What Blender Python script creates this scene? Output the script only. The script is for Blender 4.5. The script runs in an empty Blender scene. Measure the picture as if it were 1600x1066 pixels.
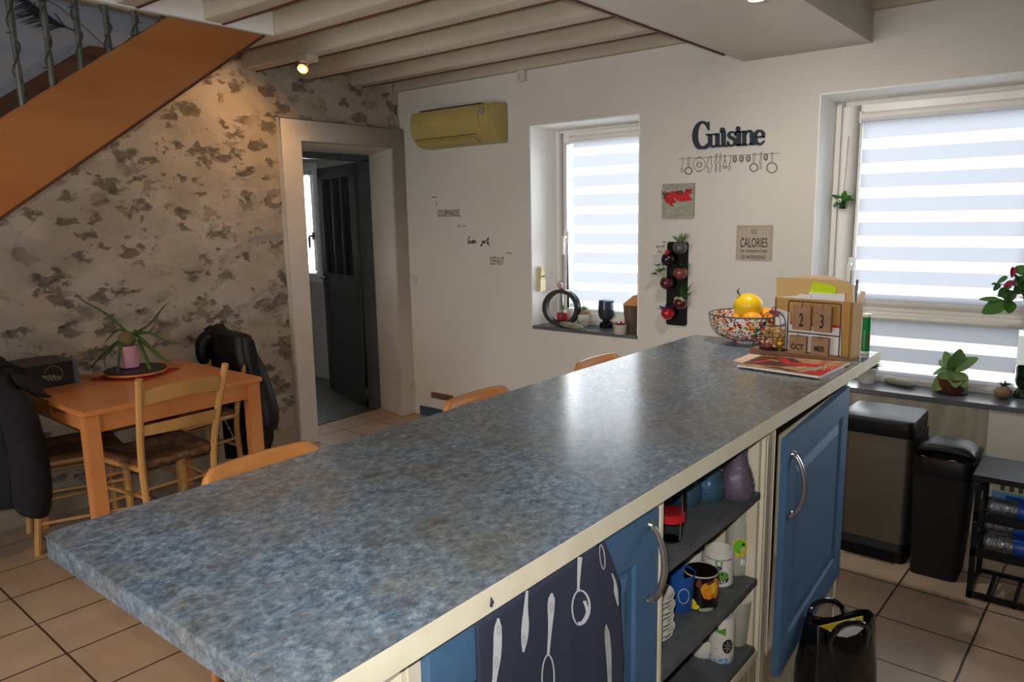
import bpy, bmesh, math, random
from mathutils import Vector, Matrix, Euler, noise
random.seed(7)
scene = bpy.context.scene
col = scene.collection
PI = math.pi
# ------------------------------------------------------------------ camera (fitted to the photograph)
W, H, F = 1600., 1066., 1166.
CX, CY = 800., 533.
CAM = Vector((0, 0, 1.55))
_vx = Vector((-650 - CX, -(362 - CY), -F)); _vy = Vector((1763 - CX, -(316 - CY), -F))
_Y = _vy.normalized(); _X = (-_vx).normalized(); _X = (_X - _Y * _X.dot(_Y)).normalized(); _Z = _X.cross(_Y)
R3 = Matrix((_X, _Y, _Z))
def at(px, py, x=None, y=None, z=None):
    """the point of the plane x / y / z = const that stands at a place of the photograph"""
    d = R3 @ Vector((px - CX, -(py - CY), -F))
    if x is not None: t = (x - CAM.x) / d.x
    elif y is not None: t = (y - CAM.y) / d.y
    else: t = (z - CAM.z) / d.z
    return CAM + d * t
cam_d = bpy.data.cameras.new('camera'); cam_d.sensor_width = 36; cam_d.lens = F / W * 36
cam_d.clip_start = 0.02
cam = bpy.data.objects.new('camera', cam_d); col.objects.link(cam)
cam.matrix_world = Matrix.Translation(CAM) @ R3.to_4x4()
scene.camera = cam

# ------------------------------------------------------------------ materials
def lin(h):
    if isinstance(h, tuple): return (*h[:3], 1)
    h = h.lstrip('#'); c = [int(h[i:i + 2], 16) / 255 for i in (0, 2, 4)]
    return tuple((v / 12.92 if v <= .04045 else ((v + .055) / 1.055) ** 2.4) for v in c) + (1,)
def mat(name, colr, rough=.6, metal=0, noise_=None, bump=None, trans=0, alpha=1, ior=1.45, coat=0, spec=None, emit=0, transl=0, stretch=None, sub=0):
    m = bpy.data.materials.new(name); m.use_nodes = True
    nt = m.node_tree; N = nt.nodes; L = nt.links
    b = N['Principled BSDF']; out = N['Material Output']
    b.inputs['Base Color'].default_value = lin(colr); b.inputs['Roughness'].default_value = rough
    b.inputs['Metallic'].default_value = metal; b.inputs['Transmission Weight'].default_value = trans
    b.inputs['IOR'].default_value = ior; b.inputs['Alpha'].default_value = alpha
    b.inputs['Coat Weight'].default_value = coat
    if spec is not None: b.inputs['Specular IOR Level'].default_value = spec
    if emit: b.inputs['Emission Color'].default_value = lin(colr); b.inputs['Emission Strength'].default_value = emit
    tc = N.new('ShaderNodeTexCoord'); mp = N.new('ShaderNodeMapping'); L.new(tc.outputs['Object'], mp.inputs['Vector'])
    if stretch: mp.inputs['Scale'].default_value = stretch
    if noise_:
        sc, c2, det = noise_[0], noise_[1], (noise_[2] if len(noise_) > 2 else 4)
        n = N.new('ShaderNodeTexNoise'); n.inputs['Scale'].default_value = sc; n.inputs['Detail'].default_value = det
        L.new(mp.outputs[0], n.inputs['Vector'])
        r = N.new('ShaderNodeValToRGB'); r.color_ramp.elements[0].position = .36; r.color_ramp.elements[1].position = .64
        r.color_ramp.elements[0].color = lin(colr); r.color_ramp.elements[1].color = lin(c2)
        L.new(n.outputs['Fac'], r.inputs[0]); L.new(r.outputs[0], b.inputs['Base Color'])
    if bump:
        n = N.new('ShaderNodeTexNoise'); n.inputs['Scale'].default_value = bump[0]; n.inputs['Detail'].default_value = 5
        L.new(mp.outputs[0], n.inputs['Vector'])
        bp = N.new('ShaderNodeBump'); bp.inputs['Strength'].default_value = bump[1]; bp.inputs['Distance'].default_value = .01
        L.new(n.outputs['Fac'], bp.inputs['Height']); L.new(bp.outputs[0], b.inputs['Normal'])
    if transl:
        t = N.new('ShaderNodeBsdfTranslucent'); t.inputs[0].default_value = lin(colr)
        if noise_: L.new(r.outputs[0], t.inputs[0])
        mx = N.new('ShaderNodeMixShader'); mx.inputs[0].default_value = transl
        L.new(b.outputs[0], mx.inputs[1]); L.new(t.outputs[0], mx.inputs[2]); L.new(mx.outputs[0], out.inputs[0])
    return m

M = {}
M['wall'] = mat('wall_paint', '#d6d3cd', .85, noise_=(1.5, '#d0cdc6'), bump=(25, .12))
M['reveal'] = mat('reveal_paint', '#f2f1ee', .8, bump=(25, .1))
M['surround'] = mat('door_surround_plaster', '#d6d1ca', .85, noise_=(3, '#cbc5bd'), bump=(14, .25))
M['stairwall'] = mat('stair_wall_paint', '#878a92', .9, bump=(30, .1))
M['beam'] = mat('beam_paint', '#b3a998', .7, noise_=(5, '#c0b7a6'), bump=(9, .3), stretch=(.25, 1, 1))
M['beamcrack'] = mat('unpainted_wood', '#5a2c22', .8)
M['ceil'] = mat('ceiling_paint', '#b5ac9d', .85)
M['soffit'] = mat('soffit_paint', '#cdc6bc', .8, bump=(20, .1))
M['white'] = mat('white_plastic', '#e4e2de', .35)
M['pvc'] = mat('window_plastic', '#f0eeea', .3)
M['offwhite'] = mat('off_white_plastic', '#cbc7bf', .45)
M['yellowed'] = mat('yellowed_plastic', '#b5a568', .38, noise_=(3, '#ab9a5c'))
M['yellowed2'] = mat('pale_yellowed_plastic', '#cfc48e', .4)
M['darkgrille'] = mat('dark_grille', '#4a4433', .6)
M['doorblue'] = mat('door_grey_blue_paint', '#4f5557', .35, noise_=(6, '#484e50'))
M['leaf'] = mat('door_leaf_paint', '#424547', .4)
M['blue'] = mat('cabinet_blue_paint', '#48698c', .6, noise_=(20, '#446486'), bump=(60, .05), spec=.3)
M['wallright'] = mat('darkened_wall_paint', '#6f675d', .85)  # unseen wall, darkened to cut light bounced onto the cabinet fronts
M['cream'] = mat('cream_paint', '#dcd4bf', .45, noise_=(14, '#d8cfba'), bump=(40, .06), spec=.3)
M['creamtrim'] = mat('cream_worktop_trim', '#e2dcc6', .65, noise_=(18, '#dcd4bb'), spec=.25)
M['cladding'] = mat('cladding_boards', '#b9ae98', .6, noise_=(10, '#ab9f89'))
M['inner'] = mat('cabinet_inner_white', '#ddd5c0', .5, noise_=(5, '#cfc5ac'))
M['shelf'] = mat('shelf_grey', '#5b5e60', .5, noise_=(25, '#505356'))
M['table'] = mat('beech_varnish', '#c98650', .3, noise_=(4, '#c07c46', 6), stretch=(1, .12, 1), coat=.2)
M['chair'] = mat('pine_varnish', '#c0935a', .38, noise_=(10, '#b0834a', 5), stretch=(1, 1, .15))
M['barchair'] = mat('beech_plywood', '#c98a50', .35, noise_=(18, '#bb7a40', 4), stretch=(1, .3, 1))
M['stringer'] = mat('orange_varnished_board', '#ab7040', .33, noise_=(3.5, '#9c6234', 5), stretch=(1, .25, 1.2))
M['stairdark'] = mat('dark_tread_wood', '#4a2e1f', .6)
M['iron'] = mat('grey_iron', '#5c605e', .45, metal=.3, noise_=(30, '#484b49'))
M['black'] = mat('black_plastic', '#101012', .42, spec=.25)
M['blackmatte'] = mat('black_matt', '#101012', .75)
M['steel'] = mat('brushed_steel', '#756f67', .45, metal=.8)
M['handle'] = mat('satin_nickel', '#b9b6b2', .28, metal=.9)
M['wool'] = mat('navy_wool_cloth', '#14161d', .95, bump=(150, .4))
M['leather'] = mat('black_leather', '#0c0c0f', .48, bump=(30, .25), spec=.4)
M['patent'] = mat('black_patent_leather', '#07080c', .12, coat=.8, bump=(16, .25))
M['redcloth'] = mat('red_napkin', '#a01c22', .8)
M['slate'] = mat('dark_slate', '#2a2524', .5)
M['sill'] = mat('sill_slate_tile', '#66686e', .3, noise_=(6, '#5a5c62'))
M['pink'] = mat('pink_ceramic', '#dfa3b6', .35)
M['aloe'] = mat('aloe_green', '#4d6b33', .45, noise_=(14, '#3c5a2a'))
M['aloeb'] = mat('aloe_brown_base', '#7c6f45', .6)
M['green'] = mat('leaf_green', '#4f8a35', .5, transl=.35)
M['dgreen'] = mat('dark_leaf_green', '#2f5a2a', .5, transl=.25)
M['sage'] = mat('sage_green', '#8aa86c', .55, transl=.3)
M['palegreen'] = mat('pale_green', '#a3b08e', .6, transl=.2)
M['purpleleaf'] = mat('purple_leaf', '#4a2a58', .6)
M['pinkbract'] = mat('magenta_bract', '#b02455', .55, transl=.3)
M['redleaf'] = mat('red_succulent', '#b5402f', .5)
M['soil'] = mat('soil', '#2e2118', .95)
M['terracotta'] = mat('brown_pot', '#6a3527', .4)
M['stone'] = mat('pebble_grey', '#8f8f7e', .75, noise_=(30, '#7f8070'), bump=(60, .2))
M['stonebrown'] = mat('pebble_brown', '#927b5c', .8, noise_=(25, '#82694c'), bump=(60, .3))
M['ceramic'] = mat('white_ceramic', '#dad6cf', .25)
M['greyceramic'] = mat('grey_ceramic', '#b7b2a5', .5)
M['redceramic'] = mat('red_glass_paint', '#b3202a', .25)
M['yellow'] = mat('yellow_melon_skin', '#efc61a', .35, noise_=(8, '#e6bc18'), bump=(40, .1))
M['orange'] = mat('orange_peel', '#f2a51c', .45, bump=(160, .25))
M['stem'] = mat('dry_stem', '#6a4d33', .8)
M['wood'] = mat('light_bamboo', '#bf955a', .65, spec=.2, noise_=(5, '#b98d4d', 5), stretch=(1, 1, .2))
M['calwood'] = mat('calendar_wood', '#a37f5e', .7, noise_=(40, '#957151'))
M['calbase'] = mat('calendar_base_wood', '#8a6644', .7, noise_=(12, '#7b5839'), stretch=(.15, 1, 1))
M['wirebrown'] = mat('bronze_wire', '#3a2023', .4, metal=.4)
M['kraft'] = mat('kraft_envelope', '#cfab72', .8)
M['paper'] = mat('white_paper', '#e6e4e2', .8)
M['pinkpaper'] = mat('pink_paper', '#e3c2ae', .8)
M['note'] = mat('yellow_green_note', '#c3dc12', .7)
M['gold'] = mat('gold_paint', '#b8903a', .3, metal=.7, bump=(80, .4))
M['greentube'] = mat('green_label', '#0f8a44', .35)
M['red'] = mat('red_print', '#c42128', .45)
M['ink'] = mat('black_ink', '#1b1a1c', .7)
M['greyink'] = mat('grey_ink', '#8d877d', .8)
M['midink'] = mat('brown_grey_ink', '#62594f', .8)
M['signblue'] = mat('navy_sign_paint', '#27303f', .6)
M['signboard'] = mat('beige_sign_board', '#b5aa9b', .8, noise_=(60, '#ada292'))
M['outblue'] = mat('baseboard_blue', '#3b5467', .4)
M['ventbrown'] = mat('vent_brown', '#8a6042', .6)
M['rush'] = mat('woven_rush', '#77563a', .8, noise_=(40, '#553a24', 3), bump=(90, .7), stretch=(1, .3, 1))
M['candle'] = mat('candle_wax', '#d9a08c', .6)
M['barrelwood'] = mat('dark_weathered_wood', '#6c5a48', .8, noise_=(18, '#514335'), stretch=(1, 1, .1))
M['orangewood'] = mat('orange_wood', '#c98a5a', .6)
M['blueplastic'] = mat('blue_label_plastic', '#1c4fae', .35)
M['lightblue'] = mat('light_blue_carton', '#5f9ecf', .5)
M['lamp'] = mat('lit_bulb', (1, .62, .30), .5, emit=7)
M['lampglow'] = mat('glowing_reflector', (1, .36, .09), .5, emit=1.6)
M['towel'] = mat('charcoal_navy_cotton', '#2a2f42', .9, noise_=(4, '#30344a'), bump=(250, .2))
M['towelprint'] = mat('chalk_white_print', '#c4c6cf', .85)
M['greyprint'] = mat('chalk_grey_print', '#8d909c', .85)
M['cubblack'] = mat('black_glaze', '#120c0a', .2)
M['bluecup'] = mat('blue_plastic_cup', '#1d4d95', .4)
M['frost'] = mat('frosted_plastic', '#c4c4b8', .35, alpha=.55)
M['cowgreen'] = mat('print_green', '#5c9a3a', .5)
M['skin'] = mat('print_beige', '#d8b08a', .6)
M['amber'] = mat('print_amber', '#c8701a', .3, noise_=(60, '#d89a2c'))
M['printyellow'] = mat('print_yellow', '#d8c02c', .4)
M['printgreen'] = mat('print_grass_green', '#63b52c', .4)
M['purpleprint'] = mat('print_violet', '#6c4a86', .4)
M['navyprint'] = mat('print_navy', '#27376e', .4)
M['feather'] = mat('dark_feather_ink', '#20242e', .8)
M['floor2'] = mat('next_room_floor', '#5a5f5e', .35, noise_=(3, '#525756'))
M['nextwall'] = mat('next_room_wall', '#b9b9b4', .85)
M['ground'] = mat('outside_paving', '#b5b0a6', .9)
M['hole'] = mat('socket_dark', '#3a3834', .7)

def fabric_mat(name, colr, transp, rough=.9, tl=.6, tint=None):
    m = bpy.data.materials.new(name); m.use_nodes = True; nt = m.node_tree; N = nt.nodes; L = nt.links
    N.remove(N['Principled BSDF']); out = N['Material Output']
    d = N.new('ShaderNodeBsdfDiffuse'); d.inputs[0].default_value = lin(colr)
    t = N.new('ShaderNodeBsdfTranslucent'); t.inputs[0].default_value = lin(tint or colr)
    a = N.new('ShaderNodeMixShader'); a.inputs[0].default_value = tl; L.new(d.outputs[0], a.inputs[1]); L.new(t.outputs[0], a.inputs[2])
    tr = N.new('ShaderNodeBsdfTransparent'); b = N.new('ShaderNodeMixShader'); b.inputs[0].default_value = transp
    L.new(a.outputs[0], b.inputs[1]); L.new(tr.outputs[0], b.inputs[2]); L.new(b.outputs[0], out.inputs[0])
    return m
def pane_mat():
    m = bpy.data.materials.new('window_pane_glass'); m.use_nodes = True; nt = m.node_tree; N = nt.nodes; L = nt.links
    N.remove(N['Principled BSDF']); tr = N.new('ShaderNodeBsdfTransparent'); g = N.new('ShaderNodeBsdfGlossy'); g.inputs['Roughness'].default_value = .02
    fr = N.new('ShaderNodeFresnel'); fr.inputs[0].default_value = 1.35; x = N.new('ShaderNodeMixShader'); L.new(fr.outputs[0], x.inputs[0])
    L.new(tr.outputs[0], x.inputs[1]); L.new(g.outputs[0], x.inputs[2]); L.new(x.outputs[0], N['Material Output'].inputs[0]); return m
M['pane'] = pane_mat()
def glassy(name, tint, dens=.5, bump=0, rough=.05, diff=.0):
    m = bpy.data.materials.new(name); m.use_nodes = True; nt = m.node_tree; N = nt.nodes; L = nt.links
    N.remove(N['Principled BSDF']); tr = N.new('ShaderNodeBsdfTransparent'); tr.inputs[0].default_value = lin(tint)
    g = N.new('ShaderNodeBsdfGlossy'); g.inputs['Roughness'].default_value = rough; d = N.new('ShaderNodeBsdfDiffuse'); d.inputs[0].default_value = lin(tint)
    lw = N.new('ShaderNodeLayerWeight'); lw.inputs[0].default_value = dens
    x = N.new('ShaderNodeMixShader'); x.inputs[0].default_value = diff; L.new(tr.outputs[0], x.inputs[1]); L.new(d.outputs[0], x.inputs[2])
    y = N.new('ShaderNodeMixShader'); L.new(lw.outputs['Fresnel'], y.inputs[0]); L.new(x.outputs[0], y.inputs[1]); L.new(g.outputs[0], y.inputs[2]); L.new(y.outputs[0], N['Material Output'].inputs[0])
    if bump:
        tc = N.new('ShaderNodeTexCoord'); n = N.new('ShaderNodeTexNoise'); n.inputs['Scale'].default_value = bump; L.new(tc.outputs['Object'], n.inputs['Vector'])
        bp = N.new('ShaderNodeBump'); bp.inputs['Strength'].default_value = .9; bp.inputs['Distance'].default_value = .012; L.new(n.outputs[0], bp.inputs['Height']); L.new(bp.outputs[0], g.inputs['Normal']); L.new(bp.outputs[0], lw.inputs['Normal'])
    return m
M['clearglass'] = glassy('clear_glass', '#f2f5f5', .12)
M['smoke'] = glassy('smoked_glass', '#8d94a4', .3, diff=.12)
M['blueglass'] = glassy('blue_glass', '#86bfe2', .4, bump=60, diff=.14)
M['purpleglass'] = glassy('purple_glass', '#d6c4e0', .4, bump=60, diff=.14)
M['greenglass'] = glassy('dark_green_glass', '#3f6b4c', .35, diff=.15)
M['water'] = glassy('water_bottle_plastic', '#e6eef8', .6, bump=22, diff=.12, rough=.08)
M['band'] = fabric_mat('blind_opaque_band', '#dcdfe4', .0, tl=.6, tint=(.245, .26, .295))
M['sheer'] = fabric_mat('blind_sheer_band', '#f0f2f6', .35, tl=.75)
M['banddim'] = fabric_mat('lower_blind_dimmed_band', '#dcdfe4', .0, tl=.6, tint=(.125, .13, .145))  # blind fabric with the overbright backlight dimmed in its tint
M['lace'] = M['paper']

def tile_mat():
    m = bpy.data.materials.new('floor_tiles'); m.use_nodes = True; nt = m.node_tree; N = nt.nodes; L = nt.links
    b = N['Principled BSDF']; tc = N.new('ShaderNodeTexCoord'); mp = N.new('ShaderNodeMapping')
    mp.inputs['Rotation'].default_value = (0, 0, math.radians(1.6)); mp.inputs['Location'].default_value = (TX, TY, 0)
    L.new(tc.outputs['Object'], mp.inputs[0])
    # slight waviness of the joints
    nz = N.new('ShaderNodeTexNoise'); nz.inputs['Scale'].default_value = 6; nz.inputs['Detail'].default_value = 3
    L.new(mp.outputs[0], nz.inputs['Vector'])
    vs = N.new('ShaderNodeVectorMath'); vs.operation = 'SCALE'; vs.inputs[3].default_value = .006; L.new(nz.outputs['Color'], vs.inputs[0])
    va = N.new('ShaderNodeVectorMath'); va.operation = 'ADD'; L.new(mp.outputs[0], va.inputs[0]); L.new(vs.outputs[0], va.inputs[1])
    br = N.new('ShaderNodeTexBrick'); br.offset = 0; br.squash = 1
    br.inputs['Scale'].default_value = 1; br.inputs['Brick Width'].default_value = .313; br.inputs['Row Height'].default_value = .300
    br.inputs['Mortar Size'].default_value = .0045; br.inputs['Mortar Smooth'].default_value = .2; br.inputs['Bias'].default_value = 0
    br.inputs['Color1'].default_value = lin('#bda892'); br.inputs['Color2'].default_value = lin('#b59e88'); br.inputs['Mortar'].default_value = lin('#453a30')
    L.new(va.outputs[0], br.inputs['Vector'])
    n2 = N.new('ShaderNodeTexNoise'); n2.inputs['Scale'].default_value = 5; n2.inputs['Detail'].default_value = 8; L.new(tc.outputs['Object'], n2.inputs['Vector'])
    rp = N.new('ShaderNodeValToRGB'); rp.color_ramp.elements[0].position = .3; rp.color_ramp.elements[0].color = (.82, .82, .82, 1); rp.color_ramp.elements[1].position = .7
    L.new(n2.outputs[0], rp.inputs[0])
    mx = N.new('ShaderNodeMix'); mx.data_type = 'RGBA'; mx.blend_type = 'MULTIPLY'; mx.inputs[0].default_value = 1
    L.new(br.outputs['Color'], mx.inputs[6]); L.new(rp.outputs[0], mx.inputs[7]); L.new(mx.outputs[2], b.inputs['Base Color'])
    b.inputs['Roughness'].default_value = .42
    iv = N.new('ShaderNodeMath'); iv.operation = 'SUBTRACT'; iv.inputs[0].default_value = 1; L.new(br.outputs['Fac'], iv.inputs[1])
    bp = N.new('ShaderNodeBump'); bp.inputs['Strength'].default_value = .6; bp.inputs['Distance'].default_value = .004
    L.new(iv.outputs[0], bp.inputs['Height']); L.new(bp.outputs[0], b.inputs['Normal'])
    return m
TX, TY = .058, .085
M['floor'] = tile_mat()

def worktop_mat():
    m = bpy.data.materials.new('blue_stone_laminate'); m.use_nodes = True; nt = m.node_tree; N = nt.nodes; L = nt.links
    b = N['Principled BSDF']; tc = N.new('ShaderNodeTexCoord')
    def nz(sc, det, dist=0, rot=0, st=(1, 1, 1)):
        mp = N.new('ShaderNodeMapping'); mp.inputs['Scale'].default_value = st; mp.inputs['Rotation'].default_value = (0, 0, rot)
        L.new(tc.outputs['Object'], mp.inputs[0]); n = N.new('ShaderNodeTexNoise'); n.inputs['Scale'].default_value = sc
        n.inputs['Detail'].default_value = det; n.inputs['Distortion'].default_value = dist; n.inputs['Roughness'].default_value = .72; L.new(mp.outputs[0], n.inputs['Vector']); return n
    def ramp(src, *els):
        r = N.new('ShaderNodeValToRGB'); e = r.color_ramp.elements
        e[0].position, e[0].color = els[0][0], lin(els[0][1]); e[1].position, e[1].color = els[-1][0], lin(els[-1][1])
        for p, c in els[1:-1]:
            q = e.new(p); q.color = lin(c)
        L.new(src.outputs['Fac'], r.inputs[0]); return r
    def mix(a, bb, f, mode='MIX'):
        x = N.new('ShaderNodeMix'); x.data_type = 'RGBA'; x.blend_type = mode
        if isinstance(f, float): x.inputs[0].default_value = f
        else: L.new(f.outputs[0], x.inputs[0])
        L.new(a, x.inputs[6]); L.new(bb, x.inputs[7]); return x
    base = ramp(nz(66, 12, .3, .7, (1, .85, 1)), (.33, '#33475f'), (.45, '#577089'), (.54, '#7890a6'), (.67, '#adbac4'))
    warm = ramp(nz(58, 12, .3, -.7, (1, .85, 1)), (.33, '#4b4b4c'), (.5, '#72736f'), (.66, '#9a9891'))
    f1 = ramp(nz(1.7, 4, .2), (.38, '#505050'), (.60, '#f0f0f0'))
    c = mix(base.outputs[0], warm.outputs[0], f1)
    dark = ramp(nz(24, 12, .5, .7, (1, .6, 1)), (.51, '#000000'), (.585, '#e0e0e0'))
    dm = ramp(nz(4.3, 6, .2), (.42, '#303030'), (.6, '#f0f0f0'))
    fm = N.new('ShaderNodeMath'); fm.operation = 'MULTIPLY'; L.new(dark.outputs[0], fm.inputs[0]); L.new(dm.outputs[0], fm.inputs[1])
    dc = N.new('ShaderNodeRGB'); dc.outputs[0].default_value = lin('#4d474b')
    c2 = mix(c.outputs[2], dc.outputs[0], fm)
    L.new(c2.outputs[2], b.inputs['Base Color'])
    b.inputs['Roughness'].default_value = .20; b.inputs['Specular IOR Level'].default_value = .5
    bp = N.new('ShaderNodeBump'); bp.inputs['Strength'].default_value = .08; bp.inputs['Distance'].default_value = .003
    n3 = nz(60, 3); L.new(n3.outputs['Fac'], bp.inputs['Height']); L.new(bp.outputs[0], b.inputs['Normal'])
    return m
M['worktop'] = worktop_mat()

def stone_mat():
    m = bpy.data.materials.new('rough_stone_render'); m.use_nodes = True; nt = m.node_tree; N = nt.nodes; L = nt.links
    b = N['Principled BSDF']; tc = N.new('ShaderNodeTexCoord')
    mp = N.new('ShaderNodeMapping'); mp.inputs['Scale'].default_value = (1, 1, 1.7); L.new(tc.outputs['Object'], mp.inputs[0])
    nd = N.new('ShaderNodeTexNoise'); nd.inputs['Scale'].default_value = 12; nd.inputs['Detail'].default_value = 9; nd.inputs['Roughness'].default_value = .62; L.new(mp.outputs[0], nd.inputs['Vector'])
    sb = N.new('ShaderNodeVectorMath'); sb.operation = 'SUBTRACT'; L.new(nd.outputs['Color'], sb.inputs[0]); sb.inputs[1].default_value = (.5, .5, .5)
    sc = N.new('ShaderNodeVectorMath'); sc.operation = 'SCALE'; sc.inputs[3].default_value = .30; L.new(sb.outputs[0], sc.inputs[0])
    ad = N.new('ShaderNodeVectorMath'); ad.operation = 'ADD'; L.new(mp.outputs[0], ad.inputs[0]); L.new(sc.outputs[0], ad.inputs[1])
    v = N.new('ShaderNodeTexVoronoi'); v.inputs['Scale'].default_value = 6.6; v.inputs['Randomness'].default_value = .9; L.new(ad.outputs[0], v.inputs['Vector'])
    sep = N.new('ShaderNodeSeparateColor'); L.new(v.outputs['Color'], sep.inputs[0])
    # per-stone size threshold
    th = N.new('ShaderNodeMapRange'); th.inputs[1].default_value = 0; th.inputs[2].default_value = 1; th.inputs[3].default_value = -.12; th.inputs[4].default_value = .46
    L.new(sep.outputs[0], th.inputs[0])
    su = N.new('ShaderNodeMath'); su.operation = 'SUBTRACT'; L.new(th.outputs[0], su.inputs[0]); L.new(v.outputs['Distance'], su.inputs[1])
    mk = N.new('ShaderNodeMapRange'); mk.inputs[1].default_value = -.08; mk.inputs[2].default_value = .26; L.new(su.outputs[0], mk.inputs[0])
    # colours
    n1 = N.new('ShaderNodeTexNoise'); n1.inputs['Scale'].default_value = 3; n1.inputs['Detail'].default_value = 8; L.new(tc.outputs['Object'], n1.inputs['Vector'])
    r1 = N.new('ShaderNodeValToRGB'); r1.color_ramp.elements[0].position = .35; r1.color_ramp.elements[0].color = lin('#9d9486'); r1.color_ramp.elements[1].position = .65; r1.color_ramp.elements[1].color = lin('#b3aba0')
    L.new(n1.outputs[0], r1.inputs[0])
    n2 = N.new('ShaderNodeTexNoise'); n2.inputs['Scale'].default_value = 22; n2.inputs['Detail'].default_value = 6; L.new(tc.outputs['Object'], n2.inputs['Vector'])
    r2 = N.new('ShaderNodeValToRGB'); e = r2.color_ramp.elements; e[0].position = .34; e[0].color = lin('#6a5c4e'); e[1].position = .7; e[1].color = lin('#beae97')
    q = e.new(.5); q.color = lin('#94836d')
    L.new(n2.outputs[0], r2.inputs[0])
    hs = N.new('ShaderNodeHueSaturation'); L.new(r2.outputs[0], hs.inputs['Color'])
    vr = N.new('ShaderNodeMapRange'); vr.inputs[3].default_value = .65; vr.inputs[4].default_value = 1.7; L.new(sep.outputs[1], vr.inputs[0]); L.new(vr.outputs[0], hs.inputs['Value'])
    mf = N.new('ShaderNodeMath'); mf.operation = 'MULTIPLY'; mf.inputs[1].default_value = .52; L.new(mk.outputs[0], mf.inputs[0])
    mx = N.new('ShaderNodeMix'); mx.data_type = 'RGBA'; L.new(mf.outputs[0], mx.inputs[0]); L.new(r1.outputs[0], mx.inputs[6]); L.new(hs.outputs[0], mx.inputs[7])
    # second, larger and fainter family of buried pale stones
    mpb = N.new('ShaderNodeMapping'); mpb.inputs['Scale'].default_value = (1, 1, 1.5); mpb.inputs['Location'].default_value = (3.1, 1.7, .6); L.new(tc.outputs['Object'], mpb.inputs[0])
    adb = N.new('ShaderNodeVectorMath'); adb.operation = 'ADD'; L.new(mpb.outputs[0], adb.inputs[0]); L.new(sc.outputs[0], adb.inputs[1])
    vb = N.new('ShaderNodeTexVoronoi'); vb.inputs['Scale'].default_value = 4.6; L.new(adb.outputs[0], vb.inputs['Vector'])
    sp2 = N.new('ShaderNodeSeparateColor'); L.new(vb.outputs['Color'], sp2.inputs[0])
    tb = N.new('ShaderNodeMapRange'); tb.inputs[3].default_value = -.25; tb.inputs[4].default_value = .48; L.new(sp2.outputs[0], tb.inputs[0])
    sbb = N.new('ShaderNodeMath'); sbb.operation = 'SUBTRACT'; L.new(tb.outputs[0], sbb.inputs[0]); L.new(vb.outputs['Distance'], sbb.inputs[1])
    mkb = N.new('ShaderNodeMapRange'); mkb.inputs[1].default_value = -.1; mkb.inputs[2].default_value = .3; L.new(sbb.outputs[0], mkb.inputs[0])
    rb2 = N.new('ShaderNodeValToRGB'); rb2.color_ramp.elements[0].color = lin('#b9a284'); rb2.color_ramp.elements[1].color = lin('#c6bdae'); q2 = rb2.color_ramp.elements.new(.5); q2.color = lin('#9f8b72'); L.new(sp2.outputs[1], rb2.inputs[0])
    mfb = N.new('ShaderNodeMath'); mfb.operation = 'MULTIPLY'; mfb.inputs[1].default_value = .55; L.new(mkb.outputs[0], mfb.inputs[0])
    mxb = N.new('ShaderNodeMix'); mxb.data_type = 'RGBA'; L.new(mfb.outputs[0], mxb.inputs[0]); L.new(mx.outputs[2], mxb.inputs[6]); L.new(rb2.outputs[0], mxb.inputs[7])
    L.new(mxb.outputs[2], b.inputs['Base Color']); b.inputs['Roughness'].default_value = .9
    # height: stones stand out in a broken rim, mortar gently uneven
    h1 = N.new('ShaderNodeMath'); h1.operation = 'MULTIPLY'; h1.inputs[1].default_value = 1.1; L.new(mk.outputs[0], h1.inputs[0])
    h2 = N.new('ShaderNodeMath'); h2.operation = 'MULTIPLY'; L.new(h1.outputs[0], h2.inputs[0]); L.new(n2.outputs[0], h2.inputs[1])
    h3 = N.new('ShaderNodeMath'); h3.operation = 'MULTIPLY_ADD'; h3.inputs[1].default_value = .45; L.new(n1.outputs[0], h3.inputs[0]); L.new(h2.outputs[0], h3.inputs[2])
    n4 = N.new('ShaderNodeTexNoise'); n4.inputs['Scale'].default_value = 60; n4.inputs['Detail'].default_value = 5; L.new(tc.outputs['Object'], n4.inputs['Vector'])
    h4 = N.new('ShaderNodeMath'); h4.operation = 'MULTIPLY_ADD'; h4.inputs[1].default_value = .07; L.new(n4.outputs[0], h4.inputs[0]); L.new(h3.outputs[0], h4.inputs[2])
    h5 = N.new('ShaderNodeMath'); h5.operation = 'MULTIPLY'; L.new(mkb.outputs[0], h5.inputs[0]); L.new(n2.outputs[0], h5.inputs[1])
    h6 = N.new('ShaderNodeMath'); h6.operation = 'MULTIPLY_ADD'; h6.inputs[1].default_value = .9; L.new(h5.outputs[0], h6.inputs[0]); L.new(h4.outputs[0], h6.inputs[2])
    bp = N.new('ShaderNodeBump'); bp.inputs['Strength'].default_value = .8; bp.inputs['Distance'].default_value = .03
    L.new(h6.outputs[0], bp.inputs['Height']); L.new(bp.outputs[0], b.inputs['Normal'])
    dp = N.new('ShaderNodeDisplacement'); dp.inputs['Scale'].default_value = .035; dp.inputs['Midlevel'].default_value = .6; L.new(h6.outputs[0], dp.inputs['Height']); L.new(dp.outputs[0], N['Material Output'].inputs['Displacement'])
    m.displacement_method = 'BOTH'
    return m
M['stonewall'] = stone_mat()
M['plinthstone'] = mat('mortar_plinth', '#a39887', .9, noise_=(5, '#8f8475'), bump=(20, .5))

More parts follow.
